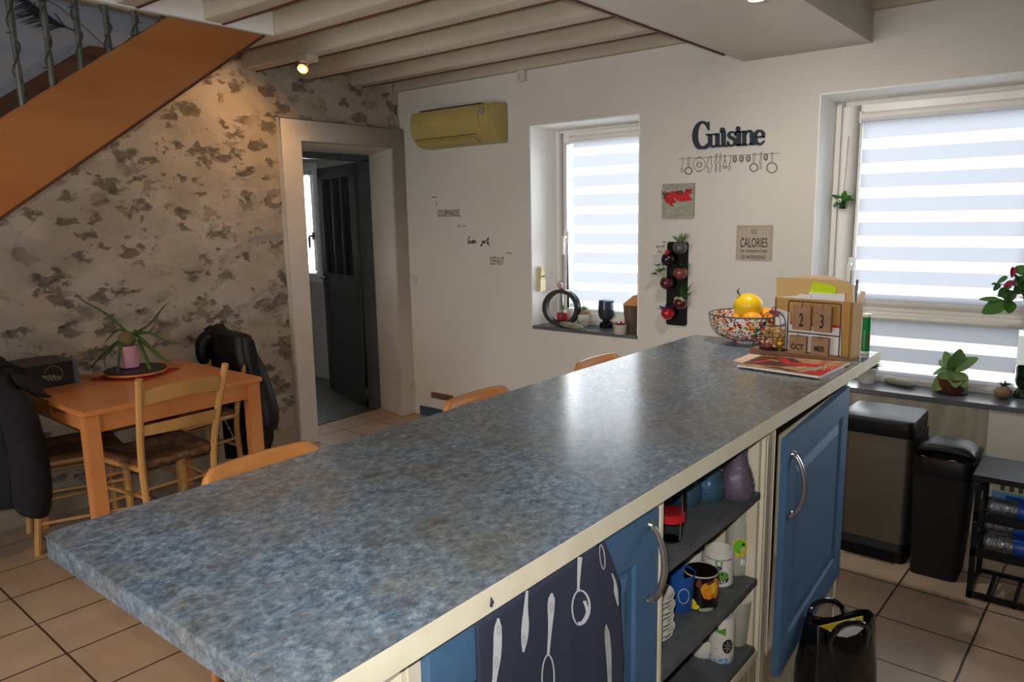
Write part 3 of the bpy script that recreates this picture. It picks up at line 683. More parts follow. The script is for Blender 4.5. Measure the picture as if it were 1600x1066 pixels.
blind('striped blind on the low fixed pane below the transom of the large window', at(1360, 560, y=YF - .03).x - .04, at(1588, 560, y=YF - .03).x, YF - .024, zt - .045, at(1400, 594, y=YF - .03).z, head=.085, nocass=False, cassette=.03, band='banddim')
b = MB(); b.box(W2[0] + .06, xm, YF + .02, YF + .024, W2[2] + .05, zt - .05); b.build('window_pane', 'pane', w2, smooth=False)
w3 = casement('window_3', W3[0], W3[1], W3[2], W3[3], YN + .03)
sash(w3, W3[0] + .03, W3[1] - .03, W3[2] + .03, W3[3] - .03, YN + .01, .07, W3[1] - .12, 1.38)
w3h = [o for o in bpy.data.objects if o.name.startswith('window_handle')][-1]; w3h.data.materials[0] = M['black']
blind('striped day and night blind seen through the doorway in the next room', W3[0] + .1, W3[1] - .105, YN + .0, W3[3] - .12, W3[2] + .07, head=.01)
b = MB(); b.box(-8.0, W3[1] + .1, YN - .02, YN, .0, .0 + .01); b.bm.free()

# ================================================================== KITCHEN ISLAND
IX0, IX1, IY0, IY1, IZ = -1.457, -.688, .44, 3.08, 1.0
r = thing('worktop', 'long blue-grey mottled laminate worktop with a cream front edge', 'worktop', (IX0, IY0, IZ - .04))
b = MB(); c = .02
b.prism([(IX0, IY0 + c, IZ), (IX0 + c * .3, IY0 + c * .3, IZ), (IX0 + c, IY0, IZ), (IX1 - .002, IY0, IZ), (IX1 - .002, IY1, IZ), (IX0, IY1, IZ)], (0, 0, -.04))
b.build('worktop_slab', 'worktop', r, bevel=.0012)
b = MB(); b.box(IX1 - .002, IX1 + .001, IY0, IY1, IZ - .040, IZ - .0005); b.build('front_edge_strip', 'creamtrim', r)
FX = -.722                                   # front plane of the carcasses
def carcass(name, label, ya, yb, zb=.25, opening=None, back=-1.15, ztop=.958, grooves=3):
    r = thing(name, label, 'cabinet', (back, ya, 0))
    b = MB(); t = .018
    b.box(back, FX - .001, ya, ya + t, 0, ztop); b.box(back, FX - .001, yb - t, yb, 0, ztop); b.box(back, back + t, ya, yb, 0, ztop)
    b.box(back, FX - .001, ya, yb, zb - t, zb); b.box(back, FX, ya, yb, ztop - t, ztop)
    b.build('cabinet_body', 'inner', r, smooth=False)
    b = MB()                                 # boarded plinth with grooves
    n = max(1, round((yb - ya) / .115)); w = (yb - ya) / n
    for k in range(n): b.box(FX - .012, FX + .004, ya + k * w + .002, ya + (k + 1) * w - .002, 0, zb)
    b.box(FX - .014, FX - .004, ya, yb, 0, zb); b.build('boarded_plinth', 'cladding', r, bevel=.0015)
    return r
def frame(r, stiles, ztop=.957, zb=.25, rails=()):
    b = MB()
    for (ya, yb) in stiles:
        b.box(FX - .018, FX + .006, ya, yb, zb, ztop)
        b.tube([(FX + .006, ya + .012, zb), (FX + .006, ya + .012, ztop)], .0035, n=6)
    for (ya, yb, za, zc) in rails: b.box(FX - .018, FX + .006, ya, yb, za, zc)
    b.build('face_frame', 'cream', r, bevel=.0015)
def panel_door(r, L, hgt, Mx, mats='blue', hy=None, hz=None, hdl=.165):
    """door in its own frame: x along the width, y outwards, z up"""
    b = MB(); t = .02; s_ = .085
    b.box(0, L, 0, t, 0, hgt)
    d = b.build('cabinet_door', mats, r, bevel=.003) if 0 else None
    b.bm.clear()
    m = lambda x, y, z: Mx @ Vector((x, y, z))
    b.box(0, s_, 0, t, 0, hgt, m=Mx); b.box(L - s_, L, 0, t, 0, hgt, m=Mx); b.box(s_, L - s_, 0, t, 0, s_, m=Mx); b.box(s_, L - s_, 0, t, hgt - s_, hgt, m=Mx)
    b.box(s_ - .002, L - s_ + .002, .001, t - .008, s_ - .002, hgt - s_ + .002, m=Mx)
    # moulding ring and raised field
    a0, a1, a2 = s_, s_ + .012, s_ + .05
    def ring(i, y): return [m(i, y, i), m(L - i, y, i), m(L - i, y, hgt - i), m(i, y, hgt - i)]
    b.loft([ring(a0, t), ring(a0 + .004, t - .001), ring(a1, t - .007)], caps=False)
    b.loft([ring(a1 + .012, t - .008), ring(a2, t - .001)], caps=False); b.quad(*ring(a2, t - .001))
    d = b.build('cabinet_door', mats, r, bevel=0, angle=20)
    if hy is not None:
        b = MB(); z0, z1 = hz, hz + hdl; n = 14; pts = []; rr = []
        for i in range(n + 1):
            t_ = i / n; pts.append(m(hy, t + .004 + .03 * math.sin(PI * t_) ** .7, z0 + (z1 - z0) * t_)); rr.append(.0055 + .002 * math.sin(PI * t_))
        b.tube(pts, rr, n=10)
        for z in (z0, z1): b.tube([m(hy, t, z), m(hy, t + .004, z), m(hy, t + .008, z + (.012 if z == z0 else -.012))], [.010, .009, .006], n=12)
        b.build('bow_handle', 'handle', d)
    return d
Mf = lambda y: Matrix(((0, 1, 0, FX + .005), (1, 0, 0, y), (0, 0, 1, .27), (0, 0, 0, 1)))
# left unit with the closed blue door
r = carcass('base_cabinet', 'cream base cabinet whose blue panelled door carries the dark cutlery towel', .62, 1.352)
frame(r, [(.62, .662), (1.322, 1.352)], rails=[(.62, 1.352, .25, .268)])
panel_door(r, .664, .675, Mf(.658), hy=.664 - .035, hz=.485)
# open shelves
r = carcass('open_shelf_unit', 'open cream shelf unit with three grey shelves of mugs and glasses', 1.352, 2.03, zb=.29, back=-1.13)
frame(r, [(1.352, 1.382), (1.975, 2.028)], zb=.0, rails=[(1.382, 1.975, .262, .288)])
b = MB(); b.box(-1.11, FX - .004, 1.955, 2.012, .29, .94); b.build('side_panel', 'inner', r)
SH = (.775, .518, .308)
for z in SH:
    b = MB(); b.box(-1.11, FX + .004, 1.372, 1.956, z - .019, z); b.build('shelf_board', 'shelf', r, bevel=.001)
b = MB(); b.cyl((FX - .03, 1.95, .745), (FX - .03, 1.938, .745), .006); b.cyl((FX - .03, 1.95, .49), (FX - .03, 1.938, .49), .006); b.build('shelf_peg', 'terracotta', r)
# right unit with the door ajar
r = carcass('base_cabinet', 'cream base cabinet at the window end whose blue panelled door stands ajar', 2.03, 2.745, zb=.235)
frame(r, [(2.03, 2.050), (2.70, 2.745)], zb=.235, rails=[(2.03, 2.745, .235, .25)])
ang = math.radians(3.4); Ld = .745
hp = Vector((FX + .008, 2.705, 0)); dv = Vector((math.sin(ang), -math.cos(ang), 0))     # from hinge to free edge
near = hp + dv * Ld
ux = -dv; uy = Vector((math.cos(ang), math.sin(ang), 0))
Mdoor = Matrix(((ux.x, uy.x, 0, near.x), (ux.y, uy.y, 0, near.y), (0, 0, 1, .236), (0, 0, 0, 1)))
panel_door(r, Ld, .700, Mdoor, hy=.045, hz=.47, hdl=.18)
b = MB(); b.box(FX - .02, FX + .010, 2.736, 2.747, 0, .958); b.build('corner_bead', 'creamtrim', r)
# things glimpsed behind the ajar door
ci = 0
for (z, h_, m_, lab) in ((.27, .12, 'blueplastic', 'small blue packet at the bottom behind the ajar cabinet door'), (.27, .26, 'darkgrille', ''),):
    if not lab: continue
    b = MB(); b.box(FX - .09, FX - .03, 2.07, 2.16, z, z + h_); o = b.build('food_packet', m_, None, bevel=.003, origin=(FX - .06, 2.11, z)); tag(o, lab, 'packet')

# towel with chalk cutlery over the left door
TYl = at(744, 1000, x=-.69).y
TZt = .956
redge = [(at(px, py, x=-.688).y, at(px, py, x=-.688).z) for px, py in ((943, 843), (958, 877), (972, 915), (972, 950), (975, 985), (978, 1030), (976, 1070), (978, 1140), (976, 1230), (979, 1330))]
def tedge(z):
    for (ya, za), (yb, zb) in zip(redge, redge[1:]):
        if z >= zb: 
            t = min(1, max(0, (za - z) / (za - zb))); return ya + (yb - ya) * t
    return redge[-1][0]
TZb = .40
def fold(y, z):
    u = (y - TYl); k = (TZt - z)
    return .0045 * math.sin(u * 26 + k * 2) * min(1, k * 4) * (.3 + u * 1.6) + .007 * math.exp(-((u - .30 - .12 * k) / .03) ** 2) + .005 * math.exp(-((u - .24 + .02 * k) / .018) ** 2) * min(1, k * 6)
TX0 = -.693
r = thing('tea_towel', 'dark navy tea towel printed with chalk cutlery hanging over the left blue door', 'towel', (TX0, TYl, TZb))
b = MB(); n1, n2 = 44, 40
def tf(off):
    def f(u, v):
        z = TZt + (TZb - TZt) * v; y = TYl + (tedge(z) - TYl) * u
        return Vector((TX0 + fold(y, z) + off, y, z))
    return f
b.grid(tf(.003), n1, n2); b.build('towel_cloth', 'towel', r, solid=.004)
def T(px, py):
    p = at(px, py, x=-.688)
    return p
def chalk(pts, w, mat_='towelprint', closed=False, fill=None, name='chalk_print'):
    """ribbon along photo points, laid on the cloth; w = widths in px"""
    P3 = []
    b = MB(); n = len(pts); ws = w if isinstance(w, (list, tuple)) else [w] * n
    A = []; Bb = []
    for i, (x, y) in enumerate(pts):
        x0, y0 = pts[max(i - 1, 0)]; x1, y1 = pts[min(i + 1, n - 1)]
        if closed: x0, y0 = pts[(i - 1) % n]; x1, y1 = pts[(i + 1) % n]
        dx, dy = x1 - x0, y1 - y0; l = math.hypot(dx, dy) or 1; nx, ny = -dy / l * ws[i] / 2, dx / l * ws[i] / 2
        for arr, sg in ((A, 1), (Bb, -1)):
            p = T(x + sg * nx, y + sg * ny); arr.append(Vector((TX0 + fold(p.y, p.z) + .0058, p.y, p.z)))
    rng = range(n if closed else n - 1)
    va = [b.bm.verts.new(p) for p in A]; vb = [b.bm.verts.new(p) for p in Bb]
    for i in rng: b.bm.faces.new((va[i], va[(i + 1) % n], vb[(i + 1) % n], vb[i]))
    return b
def ellpts(cx, cy, rx, ry, n=24, tilt=0): 
    return [(cx + rx * math.cos(2 * PI * i / n) * math.cos(tilt) - ry * math.sin(2 * PI * i / n) * math.sin(tilt), cy + rx * math.cos(2 * PI * i / n) * math.sin(tilt) + ry * math.sin(2 * PI * i / n) * math.cos(tilt)) for i in range(n)]
def merge(bs, name, m_, parent):
    big = bs[0]
    for q in bs[1:]:
        me = bpy.data.meshes.new('tmp'); q.bm.to_mesh(me); big.bm.from_mesh(me); bpy.data.meshes.remove(me); q.bm.free()
    return big.build(name, m_, parent, smooth=False)
def L2(pts, n=6): return [(p.x, p.y) for p in cat([(a, c_, 0) for a, c_ in pts], n)]
def taper(pts, ws, n=6):
    P_ = L2(pts, n); k = len(P_) - 1; return P_, [ws[0] + (ws[-1] - ws[0]) * i / k if len(ws) == 2 else
        (lambda t: ws[int(t * (len(ws) - 1))] + (ws[min(int(t * (len(ws) - 1)) + 1, len(ws) - 1)] - ws[int(t * (len(ws) - 1))]) * (t * (len(ws) - 1) - int(t * (len(ws) - 1))))(i / k) for i in range(k + 1)]
white, grey = [], []
P_, w_ = taper([(778, 966), (777, 990), (776, 1020), (773, 1050), (770, 1075)], [3, 11, 13, 13, 12, 9, 7, 8]); white.append(chalk(P_, w_))
P_, w_ = taper([(823, 923), (821, 950), (820, 980), (817, 1019)], [4, 5, 6, 8, 11, 12, 10, 3]); white.append(chalk(P_, w_))
P_, w_ = taper([(862, 927), (861, 945), (860, 975), (857, 1024)], [3, 10, 11, 10, 7, 5, 4]); white.append(chalk(P_, w_))
white.append(chalk(ellpts(857, 1060, 9.5, 36), 2.2, closed=True))
P_, w_ = taper([(904, 870), (903, 890), (902, 915), (902, 924)], [6, 5, 3.5, 5]); white.append(chalk(P_, w_))
white.append(chalk(ellpts(904, 949, 12.5, 27, tilt=.04), 2.6, closed=True)); white.append(chalk(L2([(910, 938), (914, 955), (908, 971), (901, 973)]), 4))
white.append(chalk(ellpts(939, 870, 4.5, 19, tilt=-.12), 2, closed=True))
P_, w_ = taper([(956, 896), (961, 910), (963, 925), (967, 947)], [2, 4, 7, 2]); white.append(chalk(P_, w_))
P_, w_ = taper([(945, 976), (948, 1000), (951, 1030), (953, 1075)], [3, 11, 13, 13, 12, 10, 9]); white.append(chalk(P_, w_))
for (x, y, l) in ((945, 990, 10), (949, 1012, 12), (952, 1050, 10), (778, 985, 12), (774, 1035, 14), (861, 948, 12), (818, 1000, 10)):
    grey.append(chalk(ellpts(x, y, 2.2, l * .6), 1.0, closed=True))
for g in grey:
    for v in g.bm.verts: v.co.x += .0006
merge(white, 'chalk_print', 'towelprint', r); merge(grey, 'chalk_scroll_print', 'greyprint', r)
b = MB(); p = at(767, 948, x=-.686); b.tube([p, p + Vector((.001, .002, .008)), p + Vector((0, .001, .014))], [.0025, .003, .001], n=6); b.build('hanging_loop', 'towel', r)

# ------------------------------------------------------------------ things on the shelves
def wall_vessel(b, prof, c, t=.003, n=32, mi=0):
    """open vessel: outer profile then back down the inside"""
    inn = [(max(r_ - t, .001), z + (t if i == 0 else 0)) for i, (r_, z) in enumerate(prof)]
    b.lathe([(0.001, prof[0][1])] + prof + [(prof[-1][0] - t * .5, prof[-1][1] + t * .3)] + inn[::-1] + [(0.001, inn[0][1])], c, n=n, mi=mi)
def vessel(name, label, cat_, px, py, z, prof, m_, group=None, t=.003, handle=None, hang=0, flip=False):
    p = at(px, py, z=z); c = Vector((p.x, p.y, z))
    r = thing(name, label, cat_, c, group)
    b = MB(); wall_vessel(b, prof, c, t); b.build('vessel_body', m_, r)
    if handle:
        rad, z0, z1, out = handle; d = Vector((math.cos(hang), math.sin(hang), 0)); b = MB()
        b.tube(cat([c + d * rad + V(0, 0, z1), c + d * (rad + out) + V(0, 0, z1 - .004), c + d * (rad + out) + V(0, 0, z0 + .012), c + d * rad + V(0, 0, z0)], 5), .0055, n=10)
        b.build('mug_handle', m_, r)
    return r, c
hurr = [(.042, 0), (.045, .004), (.047, .02), (.046, .04), (.038, .07), (.027, .10), (.024, .12), (.030, .155)]
k = 1.02
vessel('glass_tumbler', 'purple textured flared glass at the right end of the top shelf', 'glass', 1151, 775, SH[0], [(a * k, z * k) for a, z in hurr], 'purpleglass', 'coloured glasses on the top shelf', .002)
vessel('glass_tumbler', 'light blue textured flared glass beside the purple one', 'glass', 1105, 777, SH[0], [(a * k, z * k) for a, z in hurr], 'blueglass', 'coloured glasses on the top shelf', .002)
vessel('glass_tumbler', 'dark blue glass at the left, mostly hidden by the worktop edge', 'glass', 1068, 783, SH[0], [(a * k, z * k) for a, z in hurr], 'blueglass', 'coloured glasses on the top shelf', .002)
rr, c = vessel('stemmed_glass', 'clear glass with a red print behind the left frame post', 'glass', 1046, 842, SH[0], [(.028, 0), (.029, .003), (.032, .04), (.036, .08), (.036, .12)], 'clearglass', None, .002)
b = MB(); b.lathe([(.0345, .05), (.0365, .051), (.0368, .07), (.0345, .071)], c); b.build('red_print_band', 'redceramic', rr)
# mugs
def mugprof(R_, h_): return [(R_ * .93, 0), (R_, .004), (R_, h_ * .5), (R_, h_)]
def facing(c):
    d = Vector((CAM.x - c.x, CAM.y - c.y, 0)).normalized(); return math.atan2(d.y, d.x)
def patch(parent, c, R_, cx_, cz_, pts, m_, off=.0005, a0=None, name='printed_motif'):
    """a closed outline (metres, u along the rim, v up) wrapped on a cylinder"""
    a0 = facing(c) if a0 is None else a0
    b = MB(); vs = []
    # triangulated fan with subdivision following the curve
    cen = (sum(p[0] for p in pts) / len(pts), sum(p[1] for p in pts) / len(pts))
    def w(u, v): a = a0 + (u + cx_) / R_; return Vector((c.x + (R_ + off) * math.cos(a), c.y + (R_ + off) * math.sin(a), c.z + cz_ + v))
    rings = []
    for s_ in (0.02, .35, .7, 1): rings.append([w(cen[0] + (p[0] - cen[0]) * s_, cen[1] + (p[1] - cen[1]) * s_) for p in pts])
    b.loft(rings, caps=False); b.build(name, m_, parent, smooth=False)
def blob(rx, rz, n=14, jit=.25, seed=0):
    rnd = random.Random(seed); return [((1 + rnd.uniform(-jit, jit)) * rx * math.cos(2 * PI * i / n), (1 + rnd.uniform(-jit, jit)) * rz * math.sin(2 * PI * i / n)) for i in range(n)]
R_ = .0455
rr, c = vessel('mug', 'black and amber photo-print mug with a black inside, front of the middle shelf', 'mug', 1094, 943, SH[1], mugprof(R_, .095), 'cubblack', 'mugs on the middle shelf', .0035, (R_, .02, .075, .026), 2.3)
b = MB(); b.lathe([(.001, .006), (R_ - .0038, .0062), (R_ - .0038, .0945), (R_ - .001, .0955)], c); b.build('black_inside', 'cubblack', rr)
b = MB(); b.lathe([(R_ - .0035, .0945), (R_ - .001, .0968), (R_ + .0004, .0945), (R_ + .0004, .0935)], c); b.build('pale_rim', 'greyceramic', rr)
sk = -.3
for (u, v, a, h_, m_, s_) in ((.034, .058, .034, .030, 'amber', 1), (-.004, .078, .007, .014, 'terracotta', 2), (.004, .030, .016, .006, 'cubblack', 3), (.030, .024, .022, .013, 'cubblack', 4), (-.020, .024, .010, .009, 'printyellow', 6), (.026, .082, .014, .004, 'terracotta', 9), (-.014, .012, .012, .008, 'printyellow', 5), (.016, .007, .022, .006, 'palegreen', 7), (.036, .066, .010, .016, 'printyellow', 8)):
    patch(rr, c, R_, u, v, blob(a, h_, seed=s_), m_, off=.0006 + .0001 * s_)
rr, c = vessel('mug', 'white mug with a green grinning face print behind the amber mug', 'mug', 1122, 908, SH[1], mugprof(.041, .098), 'ceramic', 'mugs on the middle shelf', .0035)
patch(rr, c, .041, .006, .036, blob(.024, .013, jit=.08, seed=3), 'cowgreen', .0006); patch(rr, c, .041, .008, .022, [(-.024, .012), (-.018, -.002), (0, -.011), (.018, -.006), (.024, .008), (.01, .0), (-.008, .0)], 'ink', .0008)
patch(rr, c, .041, 0, .058, blob(.011, .007, jit=.1, seed=4), 'outblue', .0007)
for u in (-.006, .008): patch(rr, c, .041, u, .072, blob(.0025, .010, jit=.1, seed=5), 'cowgreen', .0007); patch(rr, c, .041, u + .002, .040, blob(.004, .003, jit=.1, seed=5), 'ink', .001)
for k, u in enumerate((-.012, -.004, .004, .012)): patch(rr, c, .041, u + .006, .017 + abs(k - 1.5) * .002, [(-.0025, -.003), (.0025, -.003), (.0025, .003), (-.0025, .003)], 'ceramic', .0012)
patch(rr, c, .041, .0, .082, [(-.04, -.003), (0, -.005), (.04, -.003), (.04, .001), (0, -.001), (-.04, .001)], 'purpleprint', .0006)
vessel('mug', 'plain white mug behind the amber mug, only its rim showing', 'mug', 1075, 905, SH[1], mugprof(.038, .09), 'ceramic', 'mugs on the middle shelf', .0035)
rr, c = vessel('plastic_cup', 'blue plastic cup with a thin white ring print behind the amber mug', 'cup', 1062, 948, SH[1], [(.032, 0), (.034, .004), (.039, .085), (.040, .10)], 'bluecup', None, .002)
pp = [(.014 * math.cos(a), .020 * math.sin(a)) for a in [2 * PI * i / 20 for i in range(20)]]
b = MB(); a0 = facing(c) + .25
b.tube([Vector((c.x + .0395 * math.cos(a0 + u / .038), c.y + .0385 * math.sin(a0 + u / .038), c.z + .05 + v)) for u, v in pp + pp[:1]], .0007, n=6); b.build('ring_print', 'ceramic', rr)
# stack of small plates / bowls lying on their side by the left post
p0 = at(1046, 987, z=SH[1])
for k in range(8):
    zc = SH[1] + .004 + k * .0145
    c = Vector((p0.x - .03 + (.004 if k % 2 else 0), p0.y - .055 + math.sin(k * 1.7) * .003, zc))
    b = MB(); wall_vessel(b, [(.03, 0), (.045, .003), (.056, .012), (.060, .019)], c, .0025, n=36)
    o = b.build('small_bowl', 'ceramic', None, origin=c)
    names = ['bottom', 'second from the bottom', 'third from the bottom', 'fourth from the bottom', 'fourth from the top', 'third from the top', 'second from the top', 'topmost']
    tag(o, 'white bowl, %s of the stack beside the left frame post' % names[k], 'bowl', 'stacked white bowls on the middle shelf')
rr, c = vessel('drinks_bottle', 'frosted tall plastic bottle with a green and yellow cartoon splash sticker', 'bottle', 1150, 893, SH[1], [(.030, 0), (.032, .004), (.033, .10), (.031, .15), (.028, .17), (.030, .19), (.030, .205)], 'frost', None, .0015)
star = [((.021 if i % 2 else .027) * math.cos(2 * PI * i / 20), (.024 if i % 2 else .031) * math.sin(2 * PI * i / 20)) for i in range(20)]
patch(rr, c, .033, .010, .088, star, 'printyellow', .0008); patch(rr, c, .033, .008, .090, blob(.017, .022, jit=.1, seed=2), 'printgreen', .0012); patch(rr, c, .033, .017, .080, blob(.006, .010, seed=6), 'skin', .0016)
patch(rr, c, .033, .018, .098, blob(.006, .004, seed=7), 'ink', .0018); patch(rr, c, .033, .014, .045, blob(.004, .012, seed=7), 'paper', .0016); patch(rr, c, .033, .021, .043, blob(.003, .010, seed=8), 'paper', .0016)
rr, c = vessel('plastic_cup', 'frosted plastic cup behind the stacked mugs on the bottom shelf', 'cup', 1150, 1003, SH[2], [(.028, 0), (.03, .003), (.040, .13), (.041, .14)], 'frost', None, .0015)
# two espresso mugs stacked
rr, c = vessel('mug', 'white and blue mug with a wheel print, lower of the pair on the bottom shelf', 'mug', 1126, 1027, SH[2], mugprof(.036, .064), 'ceramic', 'stacked pair of mugs on the bottom shelf', .003)
patch(rr, c, .036, .0, .011, [(-.05, -.010), (-.02, -.011), (.02, -.011), (.05, -.010), (.05, .004), (.02, .010), (0, .006), (-.03, .009), (-.05, .006)], 'lightblue', .0005)
def wheel(rr, c, R_, u, v, s_):
    patch(rr, c, R_, u, v, [(s_ * .9 * math.cos(t), s_ * 1.25 * math.sin(t)) for t in [2 * PI * i / 20 for i in range(20)]], 'ink', .0010, name='wheel_print')
    for i in range(7):
        t = 2 * PI * i / 7; d = (math.cos(t), math.sin(t)); n_ = (-d[1], d[0]); q = [(d[0] * s_ * .15 + n_[0] * .0008, d[1] * s_ * .2 + n_[1] * .0008), (d[0] * s_ * .7 + n_[0] * .0012, d[1] * s_ * .95 + n_[1] * .0012), (d[0] * s_ * .7 - n_[0] * .0012, d[1] * s_ * .95 - n_[1] * .0012), (d[0] * s_ * .15 - n_[0] * .0008, d[1] * s_ * .2 - n_[1] * .0008)]
        patch(rr, c, R_, u, v, q, 'greyceramic', .0014, name='wheel_spoke_print')
wheel(rr, c, .036, .019, .054, .017)
for k, (u, v) in enumerate(((-.03, .04), (-.02, .05), (-.024, .028), (-.006, .022), (.002, .034), (-.012, .044), (-.034, .022))): patch(rr, c, .036, u, v, blob(.0016, .0016, n=8, seed=k), 'red', .0008, name='fleck_print')
# writing round the foot of the mug, letter by letter on the curve
rr2, c2 = vessel('mug', 'white mug with a green landscape print standing upside down on the wheel mug', 'mug', 1126, 1027, SH[2], [(.036, .066), (.0362, .070), (.0362, .11), (.034, .128), (.030, .130)], 'ceramic', 'stacked pair of mugs on the bottom shelf', .003)
b = MB(); b.lathe([(.001, .124), (.030, .124), (.030, .127), (.001, .127)], c2); b.build('mug_base', 'ceramic', rr2)
patch(rr2, c2, .0362, -.006, .098, [(-.035, -.012), (.018, -.012), (.018, .012), (-.035, .010)], 'cowgreen', .0006); patch(rr2, c2, .0362, -.02, .106, blob(.014, .006, seed=4), 'aloe', .0009)
b = MB(); b.tube([V(c2.x + .016 * math.cos(t), c2.y + .016 * math.sin(t), c2.z + .1275) for t in [2 * PI * i / 20 for i in range(21)]], .0006, n=6); b.build('base_stamp', 'greyink', rr2)
vessel('mug', 'white cup rim peeking from behind the stacked mugs at the left', 'cup', 1098, 1018, SH[2], mugprof(.04, .05), 'ceramic', None, .003)
# lettering on the curved mugs
def curved_text(parent, body, c, R_, zc, size, m_, off=.0012, sx=1., a_shift=0):
    cu = bpy.data.curves.new('t', 'FONT'); cu.body = body; cu.size = size; cu.align_x = 'CENTER'; cu.resolution_u = 3
    o = bpy.data.objects.new('t', cu); col.objects.link(o); dg = bpy.context.evaluated_depsgraph_get(); dg.update()
    me = bpy.data.meshes.new_from_object(o.evaluated_get(dg)); bpy.data.objects.remove(o); a0 = facing(c) + a_shift; base = Vector(parent['_base'])
    for v in me.vertices:
        a = a0 + v.co.x * sx / R_; v.co = Vector((c.x + (R_ + off) * math.cos(a), c.y + (R_ + off) * math.sin(a), zc + v.co.y)) - base
    me.materials.clear(); me.materials.append(M[m_]); o = bpy.data.objects.new('mug_lettering', me); col.objects.link(o); o['_base'] = parent['_base']; o.parent = parent

# ------------------------------------------------------------------ bar chairs behind the island
def bar_chair(label, yc, ztop=.985):
    r = thing('bar_chair', label, 'chair', (-1.40, yc, 0), 'bar chairs behind the island')
    x = -1.60; w = .175; b = MB(); rings = []
    n = 16
    # curved plywood backrest with rounded top corners, as a thick sheet
    def outline(t):   # t -1..1 across
        return ztop - .07 * max(0, (abs(t) - .72) / .28) ** 2.2
    def f(u, v):
        t = -1 + 2 * u; zt = outline(t); z = .74 + (zt - .74) * v
        return Vector((x + .03 * t * t - .0 - (z - .74) * .05 * 0, yc + w * t, z))
    b.grid(f, n, 6); b.build('backrest', 'barchair', r, solid=.016)
    b = MB(); b.box(x + .02, x + .40, yc - .19, yc + .19, .60, .618); b.build('seat', 'barchair', r, bevel=.006)
    for sx_ in (.04, .38):
        for sy in (-.17, .17):
            b = MB(); b.cyl((x + sx_, yc + sy, .60), (x + sx_ + (-.03 if sx_ < .2 else .02), yc + sy * 1.05, 0), .014); b.build('leg', 'barchair', r)
    b = MB()
    for sy in (-.12, .12): b.tube([(x + .04, yc + sy, .61), (x - .012, yc + sy, .68), (x - .012, yc + sy, .80)], .010)
    b.build('back_support', 'barchair', r)
bar_chair('light wooden bar chair nearest the dining table, its curved top above the counter', at(405, 720, x=-1.60).y)
bar_chair('light wooden bar chair in the middle of the row behind the counter', at(733, 625, x=-1.60).y + .02, .98)
bar_chair('light wooden bar chair nearest the fruit bowl behind the counter', at(925, 566, x=-1.60).y + .01, .98)

# ================================================================== DINING CORNER
tx0, tx1, ty0, ty1, tz = -4.235, -3.365, 1.222, 2.09, .75
r = thing('dining_table', 'square orange-varnished wooden dining table against the stone wall', 'table', ((tx0 + tx1) / 2, (ty0 + ty1) / 2, 0))
b = MB(); b.box(tx0, tx1, ty0, ty1, tz - .024, tz); b.build('tabletop', 'table', r, bevel=.005)
b = MB(); i_ = .035; t = .02
for q in ((tx0 + i_, tx1 - i_, ty0 + i_, ty0 + i_ + t), (tx0 + i_, tx1 - i_, ty1 - i_ - t, ty1 - i_), (tx0 + i_, tx0 + i_ + t, ty0 + i_, ty1 - i_), (tx1 - i_ - t + .012, tx1 - i_ + .012, ty0 + i_, ty1 - i_)):
    b.box(*q, tz - .105, tz - .024)
b.build('apron', 'table', r, bevel=.002)
for sx_ in (0, 1):
    for sy in (0, 1):
        lx = tx1 - .012 if sx_ else tx0 + .012 + .062; ly = (ty1 - .012) if sy else ty0 + .012 + .062
        b = MB(); b.box(lx - .062, lx, ly - .062, ly, 0, tz - .024); b.build('leg', 'table', r, bevel=.003)

